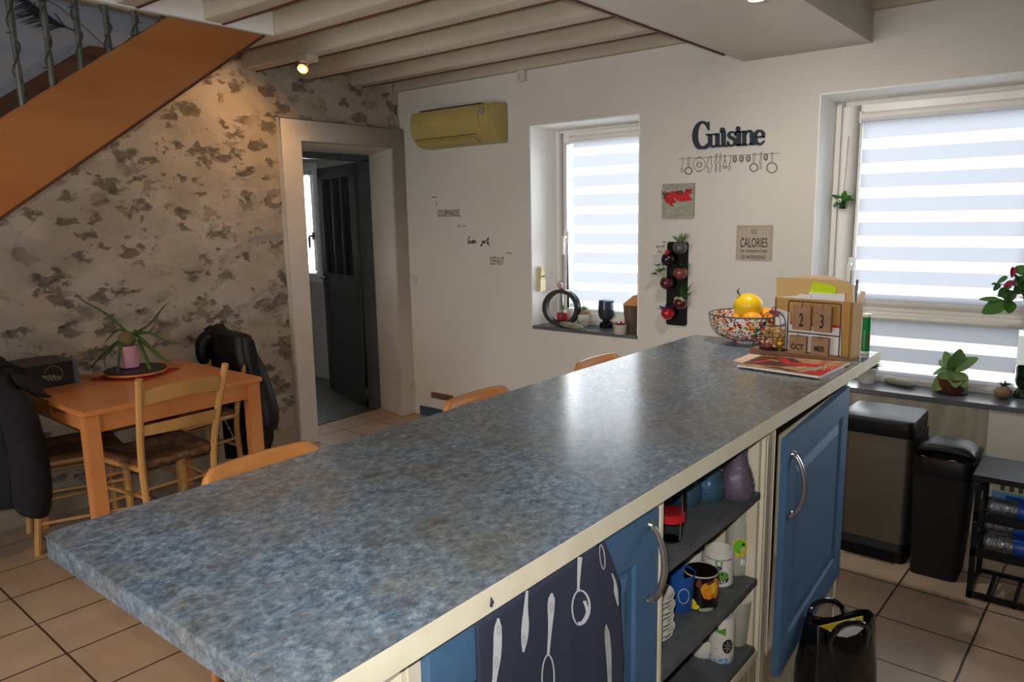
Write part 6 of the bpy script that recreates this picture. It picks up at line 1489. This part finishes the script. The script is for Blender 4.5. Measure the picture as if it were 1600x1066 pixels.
def block(px0, px1, pyt, pyb, body, m_txt, hook, size, sx_):
    yy = yc - .008; x0 = along((px0), 0, yy, .1); x1 = along(px1, 0, yy, .1); z1 = zat((px0 + px1) / 2, pyt, yy); z0 = zat((px0 + px1) / 2, pyb, yy)
    q = None; b = MB(); b.box(x0, x1, yy, yy + .016, z0, z1, m=MC); blk = b.build('date_block', 'calwood', r, bevel=.0012)
    b = MB(); xm = (x0 + x1) / 2; b.tube([MC @ V(xm, yc, hook), MC @ V(xm, yy - .001, z1 - .004), MC @ V(xm + .001, yy - .001, z1 - .010)], .0009, n=6); b.build('block_hook', 'wirebrown', r)
    p = MC @ V(xm, yy - .0006, z0 + (z1 - z0) * (.42 if size > .04 else .38) - size * .35)
    text('block_lettering', body, p, size, m_txt, r, sx=sx_, rot=(PI / 2, 0, math.atan2(u_.y, u_.x)), align='CENTER', bold=.0007)
block(1237, 1265, 477.5, 516, '2', 'ink', zT, .070, .52); block(1269.5, 1297, 479, 519, '3', 'ink', zT, .070, .52)
block(1233.5, 1260, 525, 552, 'OCT', 'ink', zM, .028, .80); block(1267.5, 1295, 528, 556, 'MER', 'ink', zM, .028, .74)
# birdcage
xc = along(1207, 0, .031, .07); cb = MC @ V(xc, .031, hb); RC = .047; Hc = .10
r = thing('birdcage_candle_holder', 'small bronze wire birdcage filled with dried petals on the calendar base', 'birdcage', cb)
b = MB()
for z in (.002, .052, .096): b.tube([cb + V(RC * math.cos(t), RC * math.sin(t), z) for t in [2 * PI * i / 32 for i in range(33)]], .0015, n=6)
for i in range(10):
    a = 2 * PI * i / 10; d = V(math.cos(a), math.sin(a), 0); b.tube([cb + d * RC, cb + d * RC + V(0, 0, .096)] + [cb + d * RC * math.cos(t) + V(0, 0, .096 + .052 * math.sin(t)) for t in [j * PI / 14 for j in range(1, 8)]], .0011, n=5)
up_ = cb + V(0, 0, .148); b.tube([up_ + u_ * .007 * math.sin(t) + V(0, 0, .007 - .007 * math.cos(t)) for t in [2 * PI * i / 14 for i in range(15)]], .0014, n=6); b.build('wire_cage', 'wirebrown', r)
b = MB(); b.cyl(cb, cb + V(0, 0, .003), RC, n=28); b.build('cage_floor', 'wirebrown', r)
o = MB(); rnd = random.Random(4)
for i in range(64):
    a = rnd.uniform(0, 2 * PI); q = RC * .8 * rnd.uniform(0, 1) ** .5; o.ball(cb + V(q * math.cos(a), q * math.sin(a), rnd.uniform(.012, .088)), rnd.uniform(.007, .011), n=8, sc=(1, .8, rnd.uniform(.5, 1)))
o = o.build('dried_petals', 'popcorn', None, origin=cb + V(0, 0, .01)); o['kind'] = 'stuff'; tag(o, 'beige and rose dried petals filling the little birdcage', 'petals')
o2 = MB()
for (px_, py_, s_) in ((1187, 532, .012), (1197, 540, .014), (1204, 487, .013), (1209, 492, .010), (1192, 540, .011)):
    xx = along(px_, 0, .02, .05); o2.ball(MC @ V(xx, .030, max(.032, zat(px_, py_, .03))), s_, n=9, sc=(1.2, .6, .8))
o2.build('rose_petals', 'rose', r)
# golden figure
xg = along(1218.5, 0, .012, .04); cg2 = MC @ V(xg, .014, hb)
r = thing('golden_figure', 'small golden figurine beside the birdcage on the calendar base', 'figurine', cg2)
b = MB(); b.lathe([(.001, 0), (.008, 0), (.009, .005), (.006, .010), (.012, .018), (.016, .030), (.013, .042), (.016, .047), (.009, .052), (.001, .053)], cg2, n=16)
for i in range(9):
    a = 2 * PI * i / 9; b.ball(cg2 + V(.013 * math.cos(a), .013 * math.sin(a), .034 + .008 * math.sin(i * 2)), .006, n=8)
b.build('figure_body', 'gold', r)
# organiser
OR = at(1327.5, 564.5, z=IZ); OM = mk(OR); LO = .285
best = min([i * .001 for i in range(200, 400)], key=lambda s_: abs(proj(OM @ V(-s_, 0, .2))[0] - 1211)); LO = best
def ozat(s_, yy, py): return min([i * .001 for i in range(0, 500)], key=lambda z: abs(proj(OM @ V(s_, yy, z))[1] - py))
HO = ozat(0, 0, 473); DO = .075
r = thing('letter_organiser', 'light wooden letter organiser with a side panel rounded at the back', 'organiser', OM @ V(-LO / 2, DO / 2, 0))
b = MB(); b.box(-LO, 0, 0, .008, 0, HO, m=OM); b.build('front_panel', 'wood', r, bevel=.001)
b = MB(); b.box(-LO, 0, DO - .008, DO, 0, HO - .01, m=OM); b.build('back_panel', 'wood', r); b = MB(); b.box(-LO, 0, 0, DO, 0, .008, m=OM); b.build('base_panel', 'wood', r)
for xs_ in (-LO, -.008):
    b = MB(); pf = [(0, 0), (DO + .018, 0), (DO + .018, HO - .06)] + [(DO + .0 + .018 * math.cos(t), HO - .03 + .03 * math.sin(t) - .012) for t in [i * PI / 2 / 6 for i in range(7)]] + [(0, HO)]
    b.prism([OM @ V(xs_, y, z) for y, z in pf], (OM.to_3x3() @ V(.008, 0, 0))); b.build('side_panel', 'wood', r)
def sheet(name, label, cat_, pxs, yy, m_, th=.0015, grp=None, bend=0, parentpx=None):
    """a card standing in the organiser; its outline comes from photo points lying in the plane yy"""
    nn = OM.to_3x3() @ V(0, 1, 0); o_ = OM @ V(0, yy, 0); P3 = []
    for (px, py) in pxs:
        d = R3 @ Vector((px - CX, -(py - CY), -F)); t_ = (o_ - CAM).dot(nn) / d.dot(nn); P3.append(CAM + d * t_)
    b = MB(); b.prism(P3, nn * th); base = sum(P3, Vector()) / len(P3); base.z = min(p.z for p in P3)
    o = b.build(name, m_, None, origin=base, smooth=False); return tag(o, label, cat_, grp)
sheet('kraft_envelope', 'large brown padded envelope standing in the letter organiser', 'envelope', [(1214, 520), (1213, 434), (1240, 434), (1326, 440), (1330, 447), (1331, 540)], .035, 'kraft', .006)
sheet('paper_sheet', 'pinkish white sheets sticking up behind the brown envelope', 'paper', [(1244, 500), (1245, 431), (1262, 430), (1300, 431), (1316, 438), (1318, 500)], .055, 'pinkpaper', .003)
sheet('paper_stack', 'white papers low behind the organiser front at the left', 'paper', [(1217, 500), (1217, 464), (1245, 462), (1250, 459), (1266, 461), (1266, 500)], .016, 'paper', .003)
sheet('white_envelope', 'pale grey-white envelope under the sticky note', 'envelope', [(1263, 500), (1264, 457), (1298, 459), (1320, 459), (1319, 500)], .024, 'paper', .003)
sheet('sticky_note', 'yellow-green sticky note on the brown envelope', 'note', [(1265, 457), (1271, 439), (1308, 448), (1304, 460)], .0285, 'note', .001)
sheet('paper_sheet', 'white sheets in the gap at the right end of the organiser', 'paper', [(1329, 500), (1330, 445), (1335, 445), (1337, 500)], .06, 'paper', .004)
sheet('card', 'pink-beige card leaning out at the back right of the organiser', 'card', [(1337, 478), (1345, 454), (1353, 456), (1347, 480)], .09, 'pinkpaper', .001)
r = thing('paint_brush', 'paint brush with a reddish-brown tip standing in the organiser', 'brush', at(1337, 500, y=(OM @ V(0, .08, 0)).y))
b = MB(); yb_ = (OM @ V(0, .08, 0)).y; q0, q1, q2, q3 = at(1335.5, 495, y=yb_), at(1337.5, 458, y=yb_), at(1339, 446, y=yb_), at(1340, 437, y=yb_)
b.tube([q0, q1], .0035, n=8); b.build('brush_handle', 'outblue', r); b = MB(); b.tube([q1, q2], [.0045, .0065], n=8); b.build('ferrule', 'handle', r); b = MB(); b.tube([q2, q2.lerp(q3, .6), q3], [.0065, .009, .007], n=8, flat=.6); b.build('bristles', 'terracotta', r)
# printed sheets standing between calendar and organiser
def MCsheet(name, label, pxs, yy, m_, th=.001, cat_='paper'):
    nn = n_; o_ = MC @ V(0, yy, 0); P3 = []
    for (px, py) in pxs:
        d = R3 @ Vector((px - CX, -(py - CY), -F)); t_ = (o_ - CAM).dot(nn) / d.dot(nn); q = CAM + d * t_; q.z = max(q.z, IZ + .001); P3.append(q)
    b = MB(); b.prism(P3, nn * th); base = sum(P3, Vector()) / len(P3); base.z = min(p.z for p in P3)
    return P3, b, base
P3, b, base = MCsheet('x', '', [(1228, 560), (1228, 504), (1262, 506), (1300, 508), (1312, 509), (1314, 513), (1313, 565)], .068, 'paper')
r = thing('leaflet', 'white leaflet with a red band leaning behind the calendar', 'leaflet', base); b.build('leaflet_sheet', 'paper', r, smooth=False)
P3, b, base2 = MCsheet('x', '', [(1228, 503), (1250, 504), (1311, 508.5), (1312, 513), (1250, 508), (1228, 506)], .0665, 'red'); b.build('red_band', 'red', r, smooth=False)
P3, b, base = MCsheet('x', '', [(1210, 558), (1212, 485), (1216, 482), (1234, 488), (1234, 560)], .066, 'paper'); r = thing('postcard', 'white postcard with faint colour sketches behind the birdcage', 'card', base); b.build('postcard_sheet', 'paper', r, smooth=False)
P3, b, _ = MCsheet('x', '', [(1213, 516), (1220, 506), (1222, 508), (1214, 519)], .0650, 'kraft'); b.build('brown_sketch_print', 'kraft', r, smooth=False)
P3, b, _ = MCsheet('x', '', [(1221, 508), (1226, 503), (1227, 506), (1222, 511)], .0650, 'kraft'); b.build('blue_sketch_print', 'lightblue', r, smooth=False)
# green tube
ct = at(1351.5, 553, z=IZ)
r = thing('tablet_tube', 'tall thin green tablet tube with a white cap at the corner of the worktop', 'tube', ct)
zc_ = at(1352, 490, y=ct.y).z; b = MB(); b.lathe([(.001, 0), (.0145, 0), (.0155, .003), (.0155, zc_ - IZ - .012), (.001, zc_ - IZ - .012)], ct, n=24); b.build('tube_body', 'greentube', r)
b = MB(); b.lathe([(.001, zc_ - IZ - .012), (.017, zc_ - IZ - .012), (.018, zc_ - IZ - .006), (.017, zc_ - IZ), (.001, zc_ - IZ)], ct, n=24); b.build('tube_cap', 'white', r)
b = MB(); b.lathe([(.0157, .001), (.0157, .012)], ct, n=24); b.build('white_foot_band', 'white', r)
a0 = facing(ct); b = MB(); b.tube([ct + V(.016 * math.cos(a0 - .35 + .12 * math.sin(i * 1.9)), .016 * math.sin(a0 - .35 + .12 * math.sin(i * 1.9)), .02 + i * .0035) for i in range(22)], .0007, n=5); b.build('white_script_print', 'ceramic', r)
patch(r, ct, .0155, .012, .05, [(-.003, -.02), (.004, -.02), (.004, .03), (-.003, .03)], 'red', .0004, name='red_strip_print')
# magazines
def flat(name, label, pxs, z0, th, m_, parts=()):
    P3 = [at(px, py, z=z0 + th) for px, py in pxs]; base = sum(P3, Vector()) / len(P3); base.z = z0
    r = thing(name, label, 'magazine', base); b = MB(); b.prism([p - V(0, 0, .0004) for p in P3], (0, 0, -(th - .0006))); b.build('pages', 'paper', r, smooth=False)
    b = MB(); b.prism(P3, (0, 0, -.0005)); b.build('cover', m_, r, smooth=False)
    for k_, (pp_, mm) in enumerate(parts):
        b = MB(); b.prism([at(px, py, z=z0 + th + .0003 + k_ * .00015) for px, py in pp_], (0, 0, -.0004)); b.build('cover_print', mm, r, smooth=False)
    return r
flat('magazine', 'lower peach-backed magazine sticking out at the left under the other', [(1146, 563), (1172, 553), (1320, 573), (1283, 590)], IZ + .0005, .004, 'pinkpaper')
flat('magazine', 'top cookery magazine with a dark red food photograph cover', [(1151.5, 570), (1189, 555), (1328, 566), (1279, 588)], IZ + .005, .007, 'magfood',
     [([(1160, 568), (1190, 556), (1240, 560), (1262, 572), (1226, 573)], 'magcover'), ([(1215, 560), (1228, 560), (1238, 568), (1230, 571)], 'red'), ([(1238, 566), (1290, 571), (1276, 574), (1236, 570)], 'red'), ([(1253, 582), (1298, 572), (1312, 573), (1283, 587)], 'red'), ([(1180, 565), (1203, 561), (1205, 564), (1178, 568)], 'red'),
      ([(1192, 572), (1215, 574), (1250, 580), (1230, 579)], 'magcover'), ([(1262, 578), (1282, 572), (1292, 573), (1272, 580)], 'palegreen'), ([(1240, 581), (1270, 586), (1274, 587), (1245, 582.5)], 'redcloth')])
flat_ = [o for o in bpy.data.objects if o.name.startswith('cover_print')]
M['coverletter'] = mat('cover_letter_pale', '#e3cfa8', .5)
# three short strokes of the price corner and the circular stamp
r = [o for o in bpy.data.objects if o.get('label', '').startswith('top cookery')][0]
b = MB()
for q in ([(1287, 578), (1290, 573)], [(1290, 573), (1294, 577)], [(1296, 574), (1300, 578)], [(1300, 574), (1304, 576)], [(1284, 577), (1289, 578)]):
    ribbon(b, q, 1.0, lambda x, y: at(x, y, z=IZ + .0137), .0)if 0 else b.tube([at(x, y, z=IZ + .0136) for x, y in q], .0009, n=5)
for j in range(5): b.tube([at(1200 + 3 * j, 562 + .8 * j, z=IZ + .0136), at(1207 + 3 * j, 561 + .8 * j, z=IZ + .0136)], .0005, n=4)
b.build('cover_lettering', 'coverletter', r)

# ================================================================== ON THE FLOOR BY THE WINDOW
def rrect(x0, x1, y0, y1, r_, n=5):
    out = []
    for cx_, cy_, a in ((x1 - r_, y1 - r_, 0), (x0 + r_, y1 - r_, PI / 2), (x0 + r_, y0 + r_, PI), (x1 - r_, y0 + r_, 3 * PI / 2)):
        for i in range(n + 1):
            t = a + PI / 2 * i / n; out.append((cx_ + r_ * math.cos(t), cy_ + r_ * math.sin(t)))
    return out
def shape_loft(b, secs):
    b.loft([[Vector((x, y, z)) for x, y in rrect(*q, r_)] for (q, r_, z) in secs])
# stainless pedal bin
bx0, bx1, by0, by1 = -.925, -.628, 3.465, 3.77
r = thing('pedal_bin', 'tall brushed steel pedal bin with a black lid under the window', 'bin', ((bx0 + bx1) / 2, (by0 + by1) / 2, 0))
b = MB(); shape_loft(b, [((bx0, bx1, by0, by1), .03, .07), ((bx0, bx1, by0, by1), .03, .565)]); b.build('steel_body', 'steel', r, angle=30)
b = MB(); shape_loft(b, [((bx0 - .004, bx1 + .012, by0 - .03, by1), .03, 0), ((bx0 - .004, bx1 + .012, by0 - .028, by1), .03, .05), ((bx0 - .003, bx1 + .006, by0 - .008, by1 + .002), .03, .075)]); b.build('black_base', 'black', r, angle=30)
b = MB(); b.box(bx0 + .06, bx1 - .03, by0 - .055, by0 - .02, .02, .038); b.build('pedal', 'black', r, bevel=.006)
b = MB(); b.box(bx1 - .014, bx1 + .014, by0 + .03, by1 - .01, .06, .57); b.build('black_side', 'black', r, bevel=.006)
b = MB(); shape_loft(b, [((bx0 - .01, bx1 + .008, by0 - .015, by1 + .01), .03, .563), ((bx0 - .012, bx1 + .010, by0 - .020, by1 + .01), .035, .60), ((bx0 - .010, bx1 + .009, by0 - .016, by1 + .008), .035, .622), ((bx0 + .006, bx1 + .006, by0 + .0, by1 - .01), .03, .634)]); b.build('lid', 'black', r, angle=40)
# black swing bin
cx0, cx1, cy0, cy1 = -.590, -.412, 3.385, 3.60
r = thing('swing_bin', 'black plastic bin with a domed half-open lid beside the steel bin', 'bin', ((cx0 + cx1) / 2, (cy0 + cy1) / 2, 0))
b = MB(); shape_loft(b, [((cx0, cx1, cy0, cy1), .03, 0), ((cx0 - .012, cx1 + .022, cy0 - .012, cy1 + .02), .035, .455)]); b.build('bin_body', 'blackmatte', r, angle=30)
b = MB()
secs = [((cx0 - .016, cx1 + .03, cy0 - .018, cy1 + .03), .045, .45), ((cx0 - .018, cx1 + .034, cy0 - .02, cy1 + .034), .05, .50), ((cx0 - .014, cx1 + .03, cy0 - .012, cy1 + .03), .05, .522), ((cx0 + .0, cx1 + .016, cy0 + .01, cy1 + .012), .04, .518), ((cx0 + .0, cx1 + .016, cy0 + .01, cy1 + .012), .04, .47)]
rg = [[Vector((x, y, z)) for x, y in rrect(*q, r_)] for (q, r_, z) in secs]; b.loft(rg, caps=False); b.build('rim', 'black', r, angle=40)
b = MB()
def lidf(u, v):
    x = cx0 - .012 + (cx1 - cx0 + .040) * u; y = cy0 + .02 + (cy1 - cy0 + .01) * v
    e = (1 - abs(2 * u - 1) ** 4) * (1 - abs(2 * v - 1) ** 4); return Vector((x, y, .535 + .028 * e ** .5 + .012 * (1 - v) - .01 * abs(2 * u - 1) ** 3))
b.grid(lidf, 16, 14); b.build('swing_lid', 'black', r, solid=.008)
rb_ = thing('crumpled_wrapper', 'crumpled pale and striped wrappers showing in the bin opening', 'wrapper', (-.53, 3.42, .49))
b = MB(); rnd = random.Random(2)
for i in range(7): b.ball(V(-.575 + i * .022, 3.412 + rnd.uniform(0, .02), .500 + rnd.uniform(-.004, .006)), .014, n=6, sc=(1.2, .8, .5), m=Matrix.Rotation(rnd.uniform(-1, 1), 3, 'Z'))
b.build('wrapper_foil', 'paper', rb_, angle=10); b = MB()
for i in range(5): b.ball(V(-.555 + i * .024, 3.408, .512), .007, n=6, sc=(1.6, .5, .5))
b.build('red_striped_wrapper', 'redcloth', rb_)
# rack
kx0, kx1, ky0, ky1, kz = -.362, .14, 3.285, 3.56, .515
r = thing('bottle_rack', 'black metal rack with solid top holding water bottles, right of the bins', 'rack', ((kx0 + kx1) / 2, (ky0 + ky1) / 2, 0))
b = MB(); b.box(kx0 - .012, kx1 + .01, ky0 - .01, ky1 + .01, kz - .022, kz); b.build('rack_top', 'blackmatte', r, bevel=.003)
for x in (kx0, kx1 - .02):
    for y in (ky0, ky1 - .02):
        b = MB(); b.box(x, x + .02, y, y + .02, 0, kz - .02); b.build('rack_post', 'black', r, bevel=.002)
for z in (.010, .185, .332):
    b = MB(); h_ = .018 if z < .1 else .030
    b.box(kx0, kx1, ky0, ky0 + .014, z - .004, z + h_); b.box(kx0, kx1, ky1 - .014, ky1, z - .004, z + .012); b.box(kx0, kx0 + .014, ky0, ky1, z - .004, z + .012); b.box(kx1 - .014, kx1, ky0, ky1, z - .004, z + .012)
    if z < .1 :
        for k_ in range(4): b.cyl((kx0 + .07 + k_ * .09, ky0, z), (kx0 + .07 + k_ * .09, ky1, z), .007, n=8)
    else:
        for k_ in range(5): b.cyl((kx0, ky0 + .03 + k_ * .05, z), (kx1, ky0 + .03 + k_ * .05, z), .003, n=6)
    b.build('rack_shelf', 'black', r)
for z0_, z1_ in ((.21, .325), (.37, .48)):
    b = MB(); b.tube([(kx0 + .007, ky0, z0_), (kx0 + .007, ky1, z1_)], .006, n=6); b.tube([(kx0 + .007, ky1, z0_), (kx0 + .007, ky0, z1_)], .006, n=6); b.build('cross_brace', 'black', r)
def bottle(label, x, y, z):
    p = Vector((x, y, z)); r = thing('water_bottle', label, 'bottle', p, 'water bottles lying on the rack')
    prof = [(.001, 0), (.030, .002), (.036, .012)]
    for k_ in range(9): prof += [(.036, .02 + k_ * .022), (.0335, .026 + k_ * .022), (.0335, .032 + k_ * .022), (.036, .038 + k_ * .022)]
    prof += [(.034, .235), (.022, .27), (.014, .285), (.0135, .30), (.001, .30)]
    m = Matrix(((0, 0, 1), (0, 1, 0), (-1, 0, 0))); q = p + V(0, 0, .037)
    b = MB(); b.lathe(prof, q, m=m, n=20); b.build('bottle_body', 'water', r, angle=60)
    b = MB(); b.lathe([(.0365, .10), (.0368, .101), (.0368, .155), (.0365, .156)], q, m=m, n=20); b.build('blue_label', 'blueplastic', r)
    b = MB(); b.lathe([(.001, .298), (.016, .298), (.016, .315), (.001, .316)], q, m=m, n=16); b.build('bottle_cap', 'blueplastic', r); return r
bottle('clear ribbed water bottle with a blue label, front of the lower rack shelf', -.325, 3.345, .197)
bottle('clear ribbed water bottle behind the front one on the lower rack shelf', -.325, 3.435, .197)
bottle('clear ribbed water bottle lying on top of the pair on the lower rack shelf', -.33, 3.385, .262)
bottle('clear ribbed water bottle at the back of the lower rack shelf', -.325, 3.51, .197)
bottle('clear ribbed water bottle lying in front on the upper rack shelf', -.322, 3.345, .345)
# cartons standing behind on the upper shelf
for (x0, x1, z0_, z1_, m_, lab) in ((-.318, -.165, .352, .425, 'lightblue', 'light blue carton on the upper rack shelf, lower of the two'), (-.318, .10, .426, .486, 'greyceramic', 'grey printed carton on the upper rack shelf, on top of the blue one')):
    r_ = thing('food_carton', lab, 'carton', ((x0 + x1) / 2, 3.47, z0_)); b = MB(); b.box(x0, x1 if m_ != 'lightblue' else .10, 3.395, 3.54, z0_, z1_); b.build('carton_body', m_, r_, bevel=.002)
    b = MB()
    if m_ == 'lightblue': b.box(-.27, -.21, 3.3935, 3.396, z0_ + .006, z1_ - .008); b.box(-.17, -.06, 3.3935, 3.396, z0_ + .006, z1_ - .008); b.build('blue_print', 'blueplastic', r_)
    else:
        for k_ in range(5): b.box(-.29 + k_ * .03, -.275 + k_ * .03, 3.3935, 3.396, z0_ + .008, z1_ - .02)
        b.build('dark_print', 'darkgrille', r_)
# ------------------------------------------------------------------ handbag
hb_ = Vector((-.565, 2.24, 0)); hr = Matrix.Rotation(math.radians(50), 3, 'Z')
def HBp(x, y, z): return hb_ + hr @ Vector((x, y, 0)) + V(0, 0, z)
r = thing('handbag', 'glossy black patent handbag standing open in front of the island', 'handbag', hb_)
b = MB(); rings = []; n = 36
for k_, (w, t, z) in enumerate([(.115, .062, 0), (.125, .072, .03), (.128, .074, .10), (.122, .066, .18), (.116, .054, .25), (.112, .044, .31), (.108, .038, .325), (.102, .032, .315), (.108, .045, .22), (.11, .05, .1)]):
    ring = []
    for j in range(n):
        a = 2 * PI * j / n; ca, sa = math.cos(a), math.sin(a); f = .006 * noise.noise(Vector((ca * 2, sa * 2, z * 9))) * 2
        dip = -.045 * math.exp(-((ca) / .45) ** 2) * (1 if sa < 0 else .5) * max(0, (z - .15) / .17) if k_ >= 3 else 0
        ring.append(HBp((w + f) * abs(ca) ** .75 * (1 if ca > 0 else -1), (t + f) * abs(sa) ** .75 * (1 if sa > 0 else -1), z + dip))
    rings.append(ring)
b.loft(rings); b.build('bag_body', 'patent', r)
for s_, y_ in ((1, -.045), (-1, .04)):
    b = MB(); pts = cat([HBp(-.06, y_, .24), HBp(-.07, y_ * 1.3, .29), HBp(-.05, y_ * 1.5, .335), HBp(.0, y_ * 1.55, .345), HBp(.045, y_ * 1.45, .32), HBp(.06, y_, .25)], 6); b.tube(pts, .0085, n=10); b.build('bag_handle', 'patent', r)
    b = MB()
    for sx_ in (-.06, .06): q = HBp(sx_, y_ * 1.1, .27); b.tube([q + V(0, 0, .012 * math.cos(t)) + hr @ V(.012 * math.sin(t), 0, 0) for t in [2 * PI * i / 12 for i in range(13)]], .0025, n=6)
    b.build('handle_ring', 'black', r)
r = thing('notebook', 'white-edged yellow-green notebook sticking out of the handbag', 'notebook', HBp(0, 0, .08))
b = MB(); b.hexa([HBp(-.075, -.012, .08), HBp(.075, -.012, .08), HBp(.075, -.012, .305), HBp(-.075, -.012, .275), HBp(-.075, -.002, .08), HBp(.075, -.002, .08), HBp(.075, -.002, .305), HBp(-.075, -.002, .275)]); b.build('pages', 'paper', r)
b = MB(); b.hexa([HBp(-.07, .0, .08), HBp(.08, .0, .08), HBp(.08, .0, .315), HBp(-.07, .0, .300), HBp(-.07, .004, .08), HBp(.08, .004, .08), HBp(.08, .004, .315), HBp(-.07, .004, .300)]); b.build('cover', 'printyellow', r)

# ================================================================== LIGHT
def area(name, loc, rot, sx_, sy_, power, colr=(1, 1, 1), vis=True):
    d = bpy.data.lights.new(name, 'AREA'); d.shape = 'RECTANGLE'; d.size = sx_; d.size_y = sy_; d.energy = power; d.color = colr
    o = bpy.data.objects.new(name, d); col.objects.link(o); o.location = loc; o.rotation_euler = rot; return o
# daylight outside each window (facing the room), plus an added fill behind the camera
area('daylight_small_window', (-2.65, 4.62, 1.55), (-PI / 2, 0, 0), 1.5, 1.9, 66, (.93, .97, 1))
area('daylight_large_window', (-.32, 4.62, 1.45), (-PI / 2, 0, 0), 2.4, 2.1, 100, (.93, .97, 1))
area('daylight_next_room', (-6.4, 4.85, 1.5), (-PI / 2, 0, 0), 1.6, 1.7, 200, (.93, .97, 1))
area('added_fill_behind_camera', (-2.05, -2.75, 1.2), (PI / 2, 0, 0), 2.5, 2.0, 56, (1, .97, .93))  # added fill behind the camera, brightens the window wall
area('stairwell_daylight', (-3.9, .4, 4.2), (0, 0, 0), .7, 2.2, 7, (.80, .88, 1))
# camera flash
d = bpy.data.lights.new('camera_flash', 'SPOT'); d.energy = 70; d.spot_size = math.radians(95); d.spot_blend = .8; d.shadow_soft_size = .012; d.color = (1, .97, .92)
o = bpy.data.objects.new('camera_flash', d); col.objects.link(o); o.matrix_world = cam.matrix_world @ Matrix.Translation((-.03, .06, .0))
# the warm lamps
def spot(name, loc, target, power, size, blend=.6, rad=.02, colr=(1, .60, .28)):
    d = bpy.data.lights.new(name, 'SPOT'); d.energy = power; d.spot_size = math.radians(size); d.spot_blend = blend; d.shadow_soft_size = rad; d.color = colr
    o = bpy.data.objects.new(name, d); col.objects.link(o); o.location = loc; o.rotation_euler = (Vector(target) - Vector(loc)).to_track_quat('-Z', 'Y').to_euler(); return o
spot('spotlight_beam_lamp', sp + dirn * .012, (-4.1, sp.y - .3, 1.75), 17, 160, .7, .03, (1, .52, .2))
spot('recessed_lamp', (s2.x, s2.y, 2.305), (s2.x, s2.y + .5, 1.3), 36, 150, 1, .03, (1, .90, .78))
spot('hidden_ceiling_lamp', (-2.6, -.35, 2.45), (-3.3, 1.0, 0), 34, 110, .9, .03)
wd_ = bpy.data.worlds.new('daylight'); scene.world = wd_; wd_.use_nodes = True; bg_ = wd_.node_tree.nodes['Background']; bg_.inputs[0].default_value = (.85, .92, 1, 1); bg_.inputs[1].default_value = .9
scene.view_settings.view_transform = 'Standard'; scene.view_settings.look = 'None'; scene.view_settings.gamma = 1; scene.view_settings.use_curve_mapping = False
scene.view_settings.exposure = 0.35
scene.cycles.max_bounces = 10; scene.cycles.diffuse_bounces = 5; scene.cycles.glossy_bounces = 4; scene.cycles.transmission_bounces = 8; scene.cycles.transparent_max_bounces = 12
scene.cycles.caustics_reflective = False; scene.cycles.caustics_refractive = False; scene.cycles.sample_clamp_indirect = 4; scene.cycles.use_denoising = True

for o in list(bpy.data.objects):
    if '_base' in o: del o['_base']
for o in bpy.data.objects:
    if o.type == 'LIGHT': o['kind'] = 'helper'
